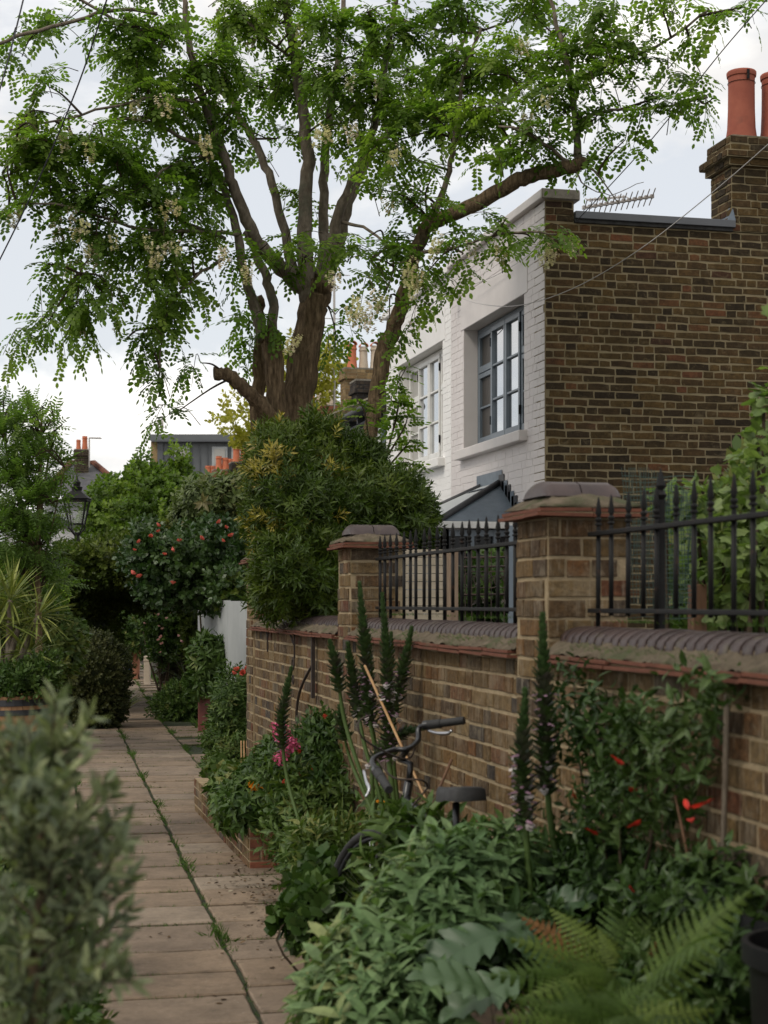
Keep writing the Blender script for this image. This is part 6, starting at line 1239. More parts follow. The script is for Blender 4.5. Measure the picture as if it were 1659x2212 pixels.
fern('fern with broad upright fronds against the wall', (b.x, b.y, 0), [(1440, 2110, 1390, 1900, 4.7, 4.9, FL), (1450, 2110, 1460, 1880, 4.7, 4.9, FL), (1440, 2100, 1350, 1880, 4.7, 5.0, FL), (1460, 2100, 1540, 1890, 4.6, 4.7, FL), (1460, 2110, 1600, 1860, 4.6, 4.7, FL), (1450, 2120, 1310, 1990, 4.5, 4.5, FL), (1480, 2100, 1560, 1960, 4.5, 4.4, FL), (1450, 2110, 1500, 1950, 4.5, 4.4, FB), (1470, 2100, 1620, 1800, 4.5, 4.5, FL), (1440, 2130, 1370, 2000, 4.4, 4.3, FL)], 6)
b = P(1420, 1302, 3.6)
fern('low dark fern at the bottom edge left of the pots', (P(1290, 1302, 3.8).x, P(1290, 1302, 3.8).y, 0), [(1280, 2230, 1100, 2150, 3.8, 3.7, FL), (1290, 2230, 1200, 2110, 3.8, 3.8, FL), (1280, 2240, 1080, 2210, 3.7, 3.5, FL), (1290, 2230, 1400, 2120, 3.8, 3.7, FL), (1300, 2240, 1480, 2200, 3.7, 3.5, FL), (1290, 2230, 1330, 2110, 3.8, 3.8, FL), (1290, 2235, 1530, 2120, 3.8, 3.9, FL), (1300, 2240, 1560, 2190, 3.7, 3.7, FL)], 8)
fern('bright yellow green fern reaching towards the black pot', (b.x, b.y, 0), [(1390, 2150, 1630, 1925, 3.6, 3.5, FL), (1380, 2160, 1560, 2010, 3.6, 3.3, FL), (1370, 2210, 1180, 2190, 3.5, 3.3, FL), (1390, 2230, 1280, 2160, 3.5, 3.2, FL), (1400, 2220, 1300, 2230, 3.4, 3.1, FL), (1370, 2240, 1460, 2150, 3.5, 3.3, FL)], 7)
# climber with red flowers on the wall
b = P(1370, 1302, 4.75)
EV = []
for u, v, ru, rv in ((1290, 1600, 75, 90), (1390, 1630, 85, 100), (1330, 1730, 100, 100), (1420, 1740, 70, 90), (1480, 1560, 60, 45), (1250, 1510, 45, 60), (1535, 1490, 35, 35), (1360, 1560, 60, 40), (1280, 1800, 70, 70), (1470, 1640, 45, 60)):
    EV.append(ell(u, v, dX(u, 1.80), ru, rv, .09))
cl = shrub('red_flowered_climber', 'dark glossy climber with red claw flowers growing on the brick wall', 'climber', (b.x, b.y, 0), EV, t_sprig(5, t_leaf(.022, .055, .3, .35, 3), .10, 1.35, 41), 340, .85, 'claw_leaf', up=-.1, jit=.8, shell=.9, amp=.3, ck=0, stems=0, keep=lambda p: p[:, 0] < 1.885)
m = MB()
for u, v, u2, v2 in ((1330, 2000, 1280, 1500), (1350, 2000, 1400, 1560), (1370, 2000, 1540, 1470), (1340, 2000, 1240, 1470), (1400, 1760, 1480, 1600), (1420, 1720, 1545, 1480)):
    a = P(u, v, dX(u, 1.78)); b_ = P(u2, v2, dX(u2, 1.86)); q = spline([tuple(a), tuple((a + b_) / 2 + Vector((-.03, rnd.uniform(-.06, .06), .03))), tuple(b_)], 6); m.tube(q, np.linspace(.006, .002, len(q)), 5)
m.build('stem', 'twig', cl, True)
CLAW = tcat([(t_leaf(.022, .07, .6, -.5, 4).v, t_leaf(.022, .07, .6, -.5, 4).f), (np.array(t_leaf(.02, .06, .6, .6, 4).v) * np.array([1, 1, -1]), t_leaf(.02, .06, .6, .6, 4).f)])
blooms(cl, 'flower', [P(u, v, dX(u, 1.72)) for u, v in [(1350, 1650), (1478, 1725), (1487, 1742), (1500, 1768), (1358, 1700), (1385, 1770), (1300, 1800), (1250, 1730), (1355, 1905)]], CLAW, .75, 'red_petal')
t = thing('support_pole', 'thin mossy pole standing against the wall at the right', 'pole', P(1565, 1900, dX(1565, 1.84))); m = MB(); m.tube([P(1570, 1500, dX(1570, 1.85)), P(1566, 1700, dX(1566, 1.85)), P(1560, 1900, dX(1560, 1.85)), P(1558, 2150, dX(1558, 1.85))], .008, 6); m.build('pole', 'limb_bark', t, True)
# dark pots at the right corner
t = thing('plastic_pot', 'large empty dark grey plastic pot at the bottom right corner', 'pot', P(1775, 2010, 3.5)); c = P(1775, 2035, 3.5); m = MB(); zt = c.z; m.lathe([(.12, -c.z), (.155, -.06), (.158, -.05), (.172, -.045), (.172, 0), (.158, 0), (.15, -.1), (.11, -c.z + .05)], c, 28); m.build('pot', 'plastic_pot', t, 'auto')
t = thing('plastic_pot', 'dark plastic pot standing behind the front pot at the right edge', 'pot', P(1690, 1960, 4.0)); c = P(1740, 1975, 4.0); m = MB(); m.lathe([(.12, -c.z), (.15, -.05), (.162, -.04), (.162, 0), (.15, 0), (.14, -.1)], c, 24); m.build('pot', 'plastic_pot', t, 'auto')
b = P(890, 1302, 6.0); shrub('acanthus_foliage', 'dense leaves and stalks hiding the frame of the bicycle', 'plant', (b.x, b.y, 0), [ell(890, 1830, 6.05, 35, 45, .1), ell(935, 1840, 5.9, 40, 35, .1), ell(870, 1880, 6.0, 35, 45, .1), ell(960, 1860, 5.7, 40, 30, .1)], t_sprig(6, t_leaf(.03, .10, .3, .4, 3), .12, 1.1, 46), 90, 1.0, 'bed_leaf', up=.6, shell=.8, ck=.3, stems=8, stem_mat='green_stem')
# canes
def cane(label, a, b_, r=.006, mat='cane'): 
    m = MB(); m.tube([P(*a), P(*b_)], r, 6); p = P(*b_); tag(m.build('cane', mat, None, True), label, 'cane', 'garden canes')
cane('long orange bamboo cane leaning past the bicycle saddle', (788, 1438, 7.3), (985, 1870, 6.2), .006)
cane('short rust brown cane between handlebar and saddle', (976, 1640, 6.5), (925, 1760, 6.4), .006, 'brown_wood')
for i, u in enumerate((521, 527, 533)): cane(['leftmost', 'middle', 'rightmost'][i] + ' of three thin canes by the far end of the wall', (u, 1600, 13), (u + 2, 1745, 13), .006)
cane('thin dry twig standing in the bed before the climber', (1455, 1700, 4.4), (1490, 1870, 4.3), .004, 'brown_wood')
# more leaves low in the bed to close it
b = P(1250, 1302, 5.1); shrub('bed_undergrowth', 'dark low undergrowth between the ferns and the brick wall', 'plant', (b.x, b.y, 0), [ell(1200, 1950, 5.1, 110, 70, .2), ell(1330, 1900, 4.9, 110, 70, .18), ell(1450, 1950, 4.6, 110, 80, .18), ell(1580, 1950, 4.2, 90, 90, .15), ell(1150, 2060, 4.8, 150, 80, .2), ell(1000, 1900, 5.6, 90, 70, .2), ell(1600, 2120, 3.95, 80, 90, .12), ell(1500, 2180, 4.0, 90, 80, .15), ell(1380, 2160, 4.3, 120, 60, .15)], t_sprig(7, t_leaf(.026, .06, .25, .4, 3), .08, 1.35, 43), 1250, .85, 'claw_leaf', shell=.4, ck=.85, stems=0, keep=lambda p: p[:, 0] < 1.88)

# ------------------------------------------------------------------ blurred olive in the left foreground
OD = 2.75; b = P(70, 1302, OD)
ol = thing('olive_tree', 'out of focus young olive tree in a pot in the left foreground', 'tree', (b.x, b.y, 0))
m = MB(); m.lathe([(.15, .02), (.17, .03), (.21, .38), (.225, .385), (.225, .43), (.205, .43), (.2, .36)], (b.x, b.y, 0), 24); m.build('pot', 'terracotta', ol, 'auto'); m = MB(); m.lathe([(.001, .36), (.2, .365), (.2, .37), (.001, .375)], (b.x, b.y, 0), 20); m.build('pot_soil', 'soil', ol)
tr = spline([(b.x, b.y, .36), tuple(P(80, 2250, OD)), tuple(P(70, 2050, OD)), tuple(P(95, 1900, OD)), tuple(P(85, 1750, OD)), tuple(P(110, 1620, OD)), tuple(P(120, 1560, OD))], 5); m = MB(); m.tube(tr, np.linspace(.013, .003, len(tr)), 8); m.build('trunk', 'bark', ol, True)
lp, ld, ln_, ls = [], [], [], []; tw = MB()
def rb(v): return 175 if v < 1650 else (175 + (v - 1650) / 130 * 100 if v < 1780 else (278 if v < 2000 else max(110, 278 - (v - 2000) * 1.7)))
tg = []
for _ in range(96):
    v = rng.uniform(1575, 2240); tg.append((rng.uniform(-70, rb(v)), v, OD + rng.normal(0, .12)))
tg += [(u, v, OD + rng.normal(0, .06)) for u, v in [(200, 1548), (136, 1535), (120, 1515), (60, 1560), (20, 1580), (160, 1590), (180, 1640), (240, 1720), (272, 1784), (286, 1850), (280, 1900), (285, 1960), (272, 2010), (225, 1690), (-10, 1585), (95, 1570), (262, 1830), (250, 1760)]]
tg += [(262, 2085, OD - .25), (290, 2120, OD - .25), (250, 2060, OD - .25)]
for (u, v, d_) in tg:
    e = np.array(P(u, v, d_)); k = np.argmin(np.abs(tr[:, 2] - (e[2] - rng.uniform(.05, .14)))); s0 = tr[k]; pp = spline([s0, (s0 + e) / 2 + rng.normal(0, .012, 3) - np.array([0, 0, .015]), e], 5); tw.tube(pp, np.linspace(.003, .0013, len(pp)), 4, False); seg = np.linalg.norm(np.diff(pp, axis=0), axis=1).sum(); n = max(3, int(seg / .017))
    for j in range(n):
        t_ = .2 + .8 * (j + 1) / n; x = t_ * (len(pp) - 1); a = int(min(x, len(pp) - 2)); q = pp[a] + (pp[a + 1] - pp[a]) * (x - a); dr = norm(pp[a + 1] - pp[a]); ax = norm(np.cross(dr, rng.normal(size=3)))
        for s_ in (-1, 1): lp.append(q); ld.append(dr * .75 + ax * s_ * .8 + np.array([0, 0, .25]) + rng.normal(0, .15, 3)); ln_.append(rng.normal(size=3) + np.array([0, -.3, .8])); ls.append(rng.uniform(.6, 1.1))
tw.build('twigs', 'twig', ol); lp = np.array(lp); inst('crown', t_leaf(.0135, .049, .25, .2, 4), ld, ln_, lp, ls, tints(len(lp), lp, 3.0, .3), 'olive_leaf', ol, 'stuff')
b = P(20, 1302, 5.2); lv_ = shrub('lavender_edge', 'low dark plant with tiny lilac flowers behind the olive', 'plant', (b.x, b.y, 0), [ell(50, 2150, 5.0, 90, 80, .3), ell(20, 2050, 5.4, 120, 90, .3), ell(90, 2230, 4.8, 80, 60, .25), ell(10, 1900, 6.5, 90, 100, .3)], t_sprig(9, t_flat(.02, .05), .10, 1.25, 44), 1000, 1.0, 'bed_leaf', shell=.4, ck=.75)
blooms(lv_, 'flower', [P(u, v, 4.75) for u, v in [(208, 2068), (215, 2100), (160, 2120), (120, 2060)]], t_cluster(14, .012, t_flat(.010, .012), 6), 1.0, 'lilac_petal')
# ------------------------------------------------------------------ barrel with yucca
c = P(12, 1302, 10.5); c.z = 0; H_ = .985
brl = thing('oak_barrel', 'oak barrel planter with black hoops at the left edge', 'barrel', c)
NS = 26
for i in range(NS):
    a0 = 2 * math.pi * i / NS + .004; a1 = 2 * math.pi * (i + 1) / NS - .004; m = MB(); n = 8; vs = []
    for k in range(n + 1):
        f = k / n; r = .285 + .055 * math.sin(math.pi * f)
        for (rr_, aa) in ((r, a0), (r, a1), (r - .022, a1), (r - .022, a0)): vs.append((c.x + rr_ * math.cos(aa), c.y + rr_ * math.sin(aa), f * H_ + .012))
    m.add(vs, [(k * 4 + q, k * 4 + (q + 1) % 4, k * 4 + 4 + (q + 1) % 4, k * 4 + 4 + q) for k in range(n) for q in range(4)] + [(0, 3, 2, 1), (n * 4, n * 4 + 1, n * 4 + 2, n * 4 + 3)]); m.build('stave', 'oak', brl)
for z0, z1 in ((.04, .10), (.24, .29), (.72, .76), (.865, .90), (.925, .965)):
    m = MB(); n = 36; r0 = .2865 + .055 * math.sin(math.pi * z0 / H_); r1 = .2865 + .055 * math.sin(math.pi * z1 / H_); vs = []
    for j in range(n):
        a = 2 * math.pi * j / n
        for r, z in ((r0, z0), (r0 + .003, z0), (r1 + .003, z1), (r1, z1)): vs.append((c.x + r * math.cos(a), c.y + r * math.sin(a), z + .012))
    m.add(vs, [(j * 4 + q, j * 4 + (q + 1) % 4, ((j + 1) % n) * 4 + (q + 1) % 4, ((j + 1) % n) * 4 + q) for j in range(n) for q in range(4)]); m.build('hoop', 'hoop', brl)
m = MB(); m.lathe([(.001, .9), (.268, .9), (.268, .91), (.001, .93)], c, 20); m.build('barrel_soil', 'soil', brl)
yu = thing('yucca', 'branched yucca with spiky yellow green rosettes in the barrel', 'plant', (c.x, c.y, .92)); d = 10.5
YL = t_leaf(.06, 1.0, .35, .12, 5)
for hi, (u, v, n, L_, bend) in enumerate([(22, 1296, 60, .30, .1), (-8, 1340, 55, .32, .15), (82, 1330, 50, .28, .1), (62, 1410, 40, .30, -.3), (-30, 1290, 40, .3, .1), (40, 1355, 35, .26, 0)]):
    e = P(u, v, d); pp = spline([(c.x + rnd.uniform(-.06, .06), c.y, .9), tuple((Vector((c.x, c.y, .9)) + e) / 2 + Vector((rnd.uniform(-.05, .05), 0, -.04))), tuple(e)], 5); m = MB(); m.tube(pp, np.linspace(.028, .018, len(pp)), 8); st = m.build('stem', 'limb_bark', yu, True)
    dd = norm(rng.normal(size=(n, 3)) + np.array([0, 0, .45 + bend])); dd[:, 2] = np.maximum(dd[:, 2], -.45); inst('rosette', YL, dd, norm(np.array([0, 0, 1.0]) + rng.normal(0, .3, (n, 3))), np.tile(np.array(e), (n, 1)) + dd * .02, L_ * rng.uniform(.7, 1.1, n), rng.random(n), 'yucca_leaf', st)
b = P(60, 1302, 10.4); shrub('barrel_filler', 'small green filler plants growing at the rim of the barrel', 'plant', (c.x, c.y, .93), [ell(60, 1475, 10.35, 55, 32, .12), ell(10, 1480, 10.4, 50, 30, .15), ell(100, 1450, 10.4, 22, 25, .1)], t_sprig(8, t_flat(.018, .045), .09, 1.2, 45), 420, .9, 'bed_leaf', shell=.5, ck=.6, zmin=.9)
# ------------------------------------------------------------------ bicycle leaning by the wall
def bicycle():
    rear = Vector((1.63, 5.22, .345)); front = Vector((1.47, 6.30, .345)); ax = (front - rear).normalized(); lean = Vector((.09, .01, 1)).normalized(); sd = ax.cross(lean).normalized()   # sd points to the wall side
    t = thing('bicycle', 'black bicycle with flat handlebar leaning among the plants by the wall', 'bicycle', (1.55, 5.8, 0))
    def at(a, h, s=0): return rear + ax * a + lean * (h - .345) + sd * s
    def wheel(c, dir_, name):
        e1 = dir_; e2 = lean; nrm = e1.cross(e2).normalized(); n = 40; m = MB(); pts = [c + e1 * (.325 * math.cos(2 * math.pi * i / n)) + e2 * (.325 * math.sin(2 * math.pi * i / n)) for i in range(n + 1)]
        m.tube(pts, .019, 8, False); w = m.build(name, 'rubber', t, True)
        m = MB(); m.tube([c + e1 * (.300 * math.cos(2 * math.pi * i / n)) + e2 * (.300 * math.sin(2 * math.pi * i / n)) for i in range(n + 1)], .010, 6, False); m.build('rim', 'hoop', w, True)
        m = MB(); m.tube([c - nrm * .045, c + nrm * .045], .018, 8); m.build('hub', 'chrome', w, True)
        for i in range(24):
            a = 2 * math.pi * i / 24; s_ = .028 if i % 2 else -.028; m = MB(); m.tube([c + nrm * s_, c + e1 * (.298 * math.cos(a + .3 * (1 if i % 4 < 2 else -1))) + e2 * (.298 * math.sin(a + .3 * (1 if i % 4 < 2 else -1)))], .0012, 3, False); m.build('spoke', 'chrome', w)
    st_dir = (ax * math.cos(.26) - sd * math.sin(.26)).normalized()
    wheel(rear, ax, 'wheel'); wheel(front, st_dir, 'wheel')
    L = (front - rear).length; bb = at(.44, .29); seat_c = at(.26, .70); head_b = at(L - .16, .66); head_t = at(L - .22, .88)
    m = MB(); m.tube([seat_c, head_t - lean * .05], .015, 8); m.tube([bb, head_b], .017, 8); m.tube([bb, at(.25, .76)], .015, 8); m.tube([head_b - lean * .03, head_t + lean * .02], .018, 8)
    for s_ in (-.05, .05): m.tube([at(.26, .70), rear + sd * s_], .008, 6); m.tube([bb, rear + sd * s_], .009, 6)
    m.build('frame', 'black_paint', t, True)
    m = MB(); nrm = st_dir.cross(lean).normalized()
    for s_ in (-.05, .05): m.tube([front + nrm * s_, front + nrm * s_ + lean * .30 - st_dir * .06, head_b - lean * .03], .011, 6)
    m.build('fork', 'black_paint', t, True)
    # stem and bar, turned
    hb = head_t + lean * .10 + st_dir * .07; m = MB(); m.tube([head_t, head_t + lean * .09, hb], .013, 8); m.build('handlebar_stem', 'black_paint', t, True)
    gl = P(815, 1668, 6.0); gl2 = P(833, 1695, 5.86); gr = P(925, 1566, 6.30); gr2 = P(1003, 1556, 6.24); hb2 = P(880, 1618, 6.2)
    m = MB(); m.tube([tuple(q) for q in spline([tuple(gl2), tuple(gl), tuple(P(806, 1640, 6.1)), tuple(P(850, 1620, 6.2)), tuple(hb2), tuple(P(903, 1600, 6.28)), tuple(P(905, 1574, 6.32)), tuple(gr), tuple(gr2)], 5)], .011, 8); hbp = m.build('handlebar', 'black_paint', t, True)
    m = MB(); m.tube([hb, hb2], .013, 8); m.build('stem_clamp', 'black_paint', hbp, True)
    for a, b in ((gl, gl2 + (gl2 - gl) * .4), (gr, gr2)):
        m = MB(); m.tube([a, a.lerp(b, .35), a.lerp(b, .36), b.lerp(a, .02), b], [.019, .019, .0165, .0165, .015], 10); m.build('grip', 'rubber', hbp, 'auto'); m = MB(); q = a.lerp(b, -.12); m.tube([q, a], .020, 10); m.build('shifter', 'black_paint', hbp, 'auto')
    m = MB(); m.tube([tuple(q) for q in spline([tuple(P(925, 1578, 6.28)), tuple(P(945, 1584, 6.22)), tuple(P(968, 1584, 6.18)), tuple(P(976, 1578, 6.16))], 4)], [.006] * 5 + [.008] * 4 + [.006] * 4, 6); m.build('brake_lever', 'chrome', hbp, True)
    m = MB(); m.tube([tuple(q) for q in spline([tuple(P(786, 1665, 6.0)), tuple(P(792, 1690, 5.95)), tuple(P(798, 1705, 5.92)), tuple(P(790, 1722, 5.9))], 4)], [.006] * 5 + [.008] * 4 + [.006] * 4, 6); m.build('brake_lever', 'chrome', hbp, True)
    for pts in ([(900, 1590, 6.3), (880, 1640, 6.2), (790, 1600, 6.1), (775, 1560, 6.1), (800, 1545, 6.2)], [(815, 1640, 6.1), (850, 1680, 6.0), (910, 1685, 6.0), (925, 1700, 6.1)], [(925, 1700, 6.1), (880, 1760, 6.1), (890, 1785, 6.0), (950, 1790, 5.8), (962, 1800, 5.7)]):
        m = MB(); m.tube([tuple(q) for q in spline([tuple(P(*p)) for p in pts], 5)], .004, 5); m.build('brake_cable', 'rust_iron', t, True)
    # saddle
    sp = P(988, 1790, 5.62); sc = P(985, 1722, 5.58); m = MB(); m.tube([sp - Vector((0, 0, .14)), sc + Vector((0, 0, -.02))], .013, 8); m.build('seat_post', 'black_paint', t, True)
    fw = (st_dir * 0 + ax).normalized(); rt_ = fw.cross(Vector((0, 0, 1))).normalized(); rows = []
    for k in range(9):
        f = k / 8; y = -.13 + .27 * f; w = .062 * (1 - f) ** .75 + .016 if f > .08 else .056; z = .012 * math.cos(f * 3.0); row = []
        for j in range(9):
            a = math.pi * (j / 8 - .5); row.append(sc + fw * y + rt_ * (w * math.sin(a)) + Vector((0, 0, z + .035 * max(0, math.cos(a)) ** .5 + (.016 * math.sin(a) ** 2 * (1 if abs(math.sin(a)) < .95 else .3) if f < .45 else 0) - .016 * (1 - math.cos(a)))))
        rows.append(row)
    m = MB(); m.add([q for r_ in rows for q in r_], [(k * 9 + j, k * 9 + j + 1, k * 9 + 10 + j, k * 9 + 9 + j) for k in range(8) for j in range(8)] + [tuple(range(8, -1, -1)), tuple(range(72, 81))]); m.build('saddle', 'rubber', t, True)
    # carrier
    m = MB()
    for s_ in (-.06, 0, .06): m.tube([at(.12, .74, s_), at(-.30, .74, s_)], .005, 5)
    for a in (.12, -.1, -.3): m.tube([at(a, .74, -.06), at(a, .74, .06)], .005, 5)
    for s_ in (-.06, .06): m.tube([at(-.1, .74, s_), rear + sd * s_], .005, 5)
    m.build('carrier', 'black_paint', t, True)
    m = MB(); m.tube([bb - sd * .08, bb + sd * .08], .016, 8); m.tube([bb + sd * .07, bb + sd * .075 + ax * .12 - lean * .12], .009, 6); m.tube([bb - sd * .07, bb - sd * .075 - ax * .12 + lean * .12], .009, 6); m.build('crank', 'black_paint', t, True)
    for s_ in (1, -1): p = bb + sd * (.12 * s_) + (ax * .12 - lean * .12) * s_; m = MB(); m.bar(p - ax * .045, p + ax * .045, .09, .02, lean); m.build('pedal', 'rubber', t)
bicycle()
# ------------------------------------------------------------------ street lamp
d = 24; c = P(166, 1302, d)
lp_ = thing('street_lamp', 'old fashioned black four sided lantern on a post among the trees', 'lamp', (c.x, c.y, 0))
def zz(v): return P(166, v, d).z
m = MB(); m.lathe([(.09, 0), (.09, .3), (.06, .35), (.045, .5), (.04, zz(1176)), (.06, zz(1174)), (.06, zz(1168)), (.04, zz(1164)), (.035, zz(1150))], (c.x, c.y, 0), 12); m.build('post', 'iron', lp_, 'auto')
m = MB(); m.tube([(c.x - .14 * CA, c.y + .14 * SA, zz(1173)), (c.x + .14 * CA, c.y - .14 * SA, zz(1173))], .02, 6); m.build('ladder_bar', 'iron', lp_, True)
w0, w1 = .10, .165; zb_, zt_ = zz(1132), zz(1080); fr = MB(); cr = []
for w, z in ((w0, zb_), (w1, zt_)): cr.append([Vector((c.x, c.y, z)) + Vector((CA, -SA, 0)) * (w * a) + Vector((SA, CA, 0)) * (w * b) for a, b in ((-1, -1), (1, -1), (1, 1), (-1, 1))])
for i in range(4): fr.bar(cr[0][i], cr[1][i], .02, .02); fr.bar(cr[0][i], cr[0][(i + 1) % 4], .02, .02); fr.bar(cr[1][i], cr[1][(i + 1) % 4], .03, .04)
for i in range(4): fr.tube([Vector((c.x, c.y, zz(1162))), (Vector((c.x, c.y, zz(1150))) + cr[0][i]) / 2 + (cr[0][i] - Vector((c.x, c.y, zb_))) * .5, cr[0][i]], .012, 5)
ln2 = fr.build('lantern', 'iron', lp_)
for i in range(4): m = MB(); m.add([cr[0][i] * .97 + Vector((c.x, c.y, zb_)) * .03, cr[0][(i + 1) % 4] * .97 + Vector((c.x, c.y, zb_)) * .03, cr[1][(i + 1) % 4] * .97 + Vector((c.x, c.y, zt_)) * .03, cr[1][i] * .97 + Vector((c.x, c.y, zt_)) * .03], [(0, 1, 2, 3)]); m.build('pane', 'clear_pane', ln2)
m = MB(); m.hull8([q + (q - Vector((c.x, c.y, zt_))) * .25 + Vector((0, 0, .015)) for q in cr[1]], [Vector((c.x, c.y, zz(1060))) + (q - Vector((c.x, c.y, zt_))) * .38 for q in cr[1]]); m.lathe([(.07, zz(1061)), (.085, zz(1052)), (.05, zz(1050)), (.06, zz(1042)), (.02, zz(1035)), (.012, zz(1028)), (.002, zz(1022))], (c.x, c.y, 0), 12); m.build('hood', 'iron', ln2)
# ------------------------------------------------------------------ pots along the path
def pot(name, label, u, v0, v1, d, wpx, mat, square=False):
    c = P(u, v1, d); zt = P(u, v0, d).z; r = wpx / F * d / 2; t = thing(name, label, 'pot', (c.x, c.y, 0)); m = MB(); h = max(.1, zt)
    if square:
        q = [Vector((c.x, c.y, 0)) + Vector((CA, -SA, 0)) * (r * a) + Vector((SA, CA, 0)) * (r * b) for a, b in ((-1, -1), (1, -1), (1, 1), (-1, 1))]
        m.hull8([p * 1 for p in q], [p + Vector((0, 0, h * .8)) for p in q]); m.build('body', mat, t, False, .01); m = MB(); k = 1.08
        m.hull8([Vector((c.x, c.y, h * .80 + .002)) + (p - Vector((c.x, c.y, 0))) * k for p in q], [Vector((c.x, c.y, h * .9)) + (p - Vector((c.x, c.y, 0))) * k for p in q]); m.hull8([Vector((c.x, c.y, h * .905)) + (p - Vector((c.x, c.y, 0))) for p in q], [Vector((c.x, c.y, h)) + (p - Vector((c.x, c.y, 0))) * 1.04 for p in q]); m.build('rim', mat, t, False, .01)
    else:
        m.lathe([(r * .72, 0), (r * .95, h * .78), (r * .97, h * .8), (r * 1.06, h * .82), (r * 1.06, h), (r * .9, h), (r * .85, h * .75)], (c.x, c.y, 0), 20); m.build('body', mat, t, 'auto')
        m = MB(); m.lathe([(.001, h * .9), (r * .89, h * .9), (r * .89, h * .91), (.001, h * .92)], (c.x, c.y, 0), 14); m.build('pot_soil', 'soil', t)
pot('tall_pot', 'tall square dark red glazed pot beside the path', 452, 1492, 1578, 19.6, 44, 'dark_red', True)
pot('flower_pot', 'terracotta pot at the far end of the path', 294, 1402, 1425, 33, 19, 'terracotta')
pot('flower_pot', 'blue glazed pot left of the far terracotta pot', 279, 1408, 1423, 34, 15, 'blue_pot')
pot('flower_pot', 'pale square pot at the right edge of the far path', 318, 1417, 1445, 31, 13, 'buff_pot', True)
pot('flower_pot', 'small terracotta pot under the purple bush', 357, 1477, 1493, 28.5, 10, 'terracotta')
pot('flower_pot', 'small white pot by the corner shrub', 508, 1465, 1740, 14.4, 26, 'white_board')
# ------------------------------------------------------------------ the front gardens behind the wall
sf = thing('slat_fence', 'cream horizontal board fence behind the nearer railing', 'fence', P(915, 1330, 10.6))
for i in range(19):
    a = P(868, 1195 + i * 17.5, 10.5); b_ = P(962, 1195 + i * 17.5, 10.5); m = MB(); m.bar((a.x, a.y, a.z), (b_.x, b_.y, a.z), .018, .049); m.build('board', 'cream_wood', sf)
for u in (868, 962): a = P(u, 1190, 10.56); m = MB(); m.bar((a.x, a.y, a.z), (a.x, a.y, 0), .05, .05); m.build('post', 'wood', sf)
def post(label, u0, u1, v0, d, mat):
    a = P((u0 + u1) / 2, v0, d); w = (u1 - u0) / F * d; m = MB(); m.bar((a.x, a.y, a.z), (a.x, a.y, 0), w, w, (0, 1, 0)); tag(m.build('timber_post', mat, None, False, .004), label, 'post', 'timber posts in the front gardens')
post('pale weathered timber post beside the cream board fence', 968, 988, 1192, 10.0, 'wood')
post('brown timber post behind the right railing', 1490, 1522, 1262, 6.4, 'brown_wood')
post('thin dark timber post inside the garden near the nearest pier', 1098, 1108, 1135, 10.5, 'grey_frame')
tr_ = thing('wire_trellis', 'rusty iron trellis with scrolls in front of the bay window', 'trellis', P(1060, 1330, 11)); 
for i in range(9): m = MB(); a = P(1005 + i * 14, 1190, 11); m.tube([a, (a.x, a.y, 0)], .004, 4); m.build('upright', 'rust_iron', tr_)
for v in (1205, 1225, 1285): m = MB(); m.tube([P(1000, v, 11), P(1122, v - 2, 11)], .008, 5); m.build('crossbar', 'rust_iron', tr_)
for i in range(5): cc = P(1020 + i * 22, 1255, 10.98); m = MB(); m.tube([cc + Vector((CA, -SA, 0)) * (.075 * (1 - k / 30) * math.cos(k * .45)) + Vector((0, 0, .075 * (1 - k / 30) * math.sin(k * .45))) for k in range(24)], .004, 4); m.build('scroll', 'rust_iron', tr_)
b = P(1060, 1302, 11.6); gs = shrub('garden_shrub', 'leafy shrub with white flowers behind the nearer railing', 'shrub', (b.x, b.y, 0), [ell(1060, 1290, 11.6, 60, 60, .3), ell(1020, 1310, 11.5, 40, 40, .3), ell(1100, 1250, 12, 35, 45, .3)], t_sprig(7, t_flat(.045, .07), .12, 1.3, 51), 420, 1.0, 'bed_leaf', shell=.6, ck=.5)
blooms(gs, 'flower', [P(u, v, 11.2) for u, v in [(1030, 1265), (1025, 1300), (1075, 1310), (1015, 1290), (1050, 1240), (1090, 1300), (1045, 1295)]], t_cluster(20, .02, t_flat(.018, .02), 8), .9, 'white_petal')
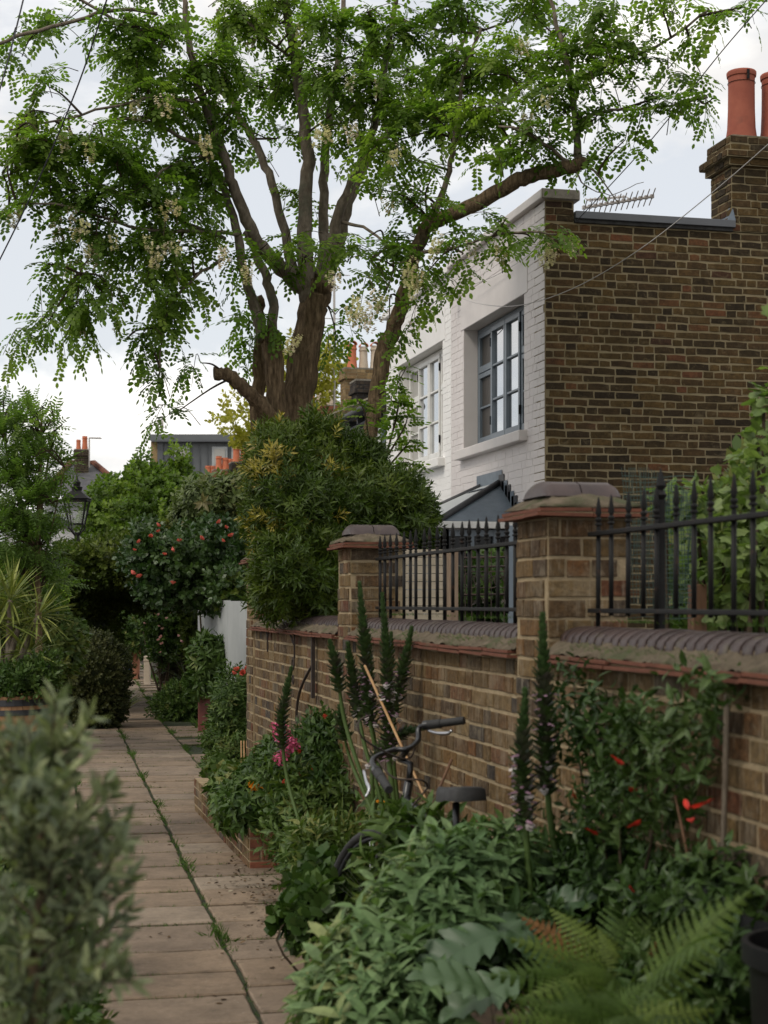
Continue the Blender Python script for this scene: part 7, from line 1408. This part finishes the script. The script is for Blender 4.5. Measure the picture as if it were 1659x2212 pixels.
# netting
nt = thing('garden_netting', 'green plastic mesh netting hung behind the right railing', 'netting', P(1420, 1340, 6.1)); m = MB(); rr = random.Random(3)
for i in range(34):
    u = 1346 + i * 4.7; pts = [P(u + rr.uniform(-2, 2) + 3 * math.sin(v * .03 + i), v, 6.1) for v in range(1010 + int(max(0, i - 12) * 3), 1345, 42)]
    m.tube(pts, .0016, 3, False)
for j in range(30):
    v = 1030 + j * 10.5; m.tube([P(u, v + 2.5 * math.sin(u * .05 + j) + max(0, (1130 - v) * .0), 6.1) for u in range(1346, 1505, 26)], .0016, 3, False)
m.build('net', 'net', nt)
# vine with large pale leaves
def t_vine():
    t = Tmpl(); pts = []
    for a, r in ((-2.6, .25), (-2.2, .62), (-1.75, .5), (-1.35, .85), (-.85, .62), (-.35, .95), (0, 1.1), (.35, .95), (.85, .62), (1.35, .85), (1.75, .5), (2.2, .62), (2.6, .25)): pts.append((math.sin(a) * r * .55, math.cos(a) * r * .55 + .3))
    for i in range(len(pts) - 1): t.poly([(0, .12, 0), (*pts[i], -.12 * (abs(pts[i][0]) + pts[i][1] * .6)), (*pts[i + 1], -.12 * (abs(pts[i + 1][0]) + pts[i + 1][1] * .6))])
    return t
VL = t_vine(); b = P(1560, 1302, 6.4)
E = [ell(1560, 1150, 6.5, 80, 100, .25), ell(1620, 1060, 6.5, 60, 110, .25), ell(1500, 1080, 6.6, 60, 50, .2), ell(1640, 1200, 6.3, 60, 120, .25), ell(1450, 1085, 6.7, 35, 35, .15), ell(1570, 1290, 6.5, 80, 60, .25), ell(1640, 950, 6.5, 30, 60, .12), ell(1652, 860, 6.4, 16, 60, .08), ell(1520, 1200, 6.5, 50, 70, .2)]
shrub('grape_vine', 'vine with large pale green leaves climbing behind the right railing', 'vine', (b.x, b.y, 0), E, VL, 640, .07, 'vine_leaf', up=-.2, jit=.8, shell=.8, ck=0, stems=9, amp=.2)
b = P(1570, 1302, 7.4)
shrub('vine_backing', 'dark green bush behind the grape vine', 'shrub', (b.x, b.y, 0), [ell(1580, 1230, 7.4, 90, 110, .3), ell(1660, 1150, 7.4, 80, 130, .3), ell(1600, 1340, 7.0, 110, 60, .3)], t_sprig(7, t_flat(.045, .08), .12, 1.3, 52), 700, 1.0, 'bed_leaf', shell=.4, ck=.75)
m = MB(); p = P(1652, 688, 5.0); inst_o = inst('vine_tip', VL, [(.3, -.2, .6)], [(-.3, -.9, .3)], [tuple(p)], [.07], [.8], 'vine_leaf'); tag(inst_o, 'single bright vine leaf at the right edge against the brown wall', 'leaf')
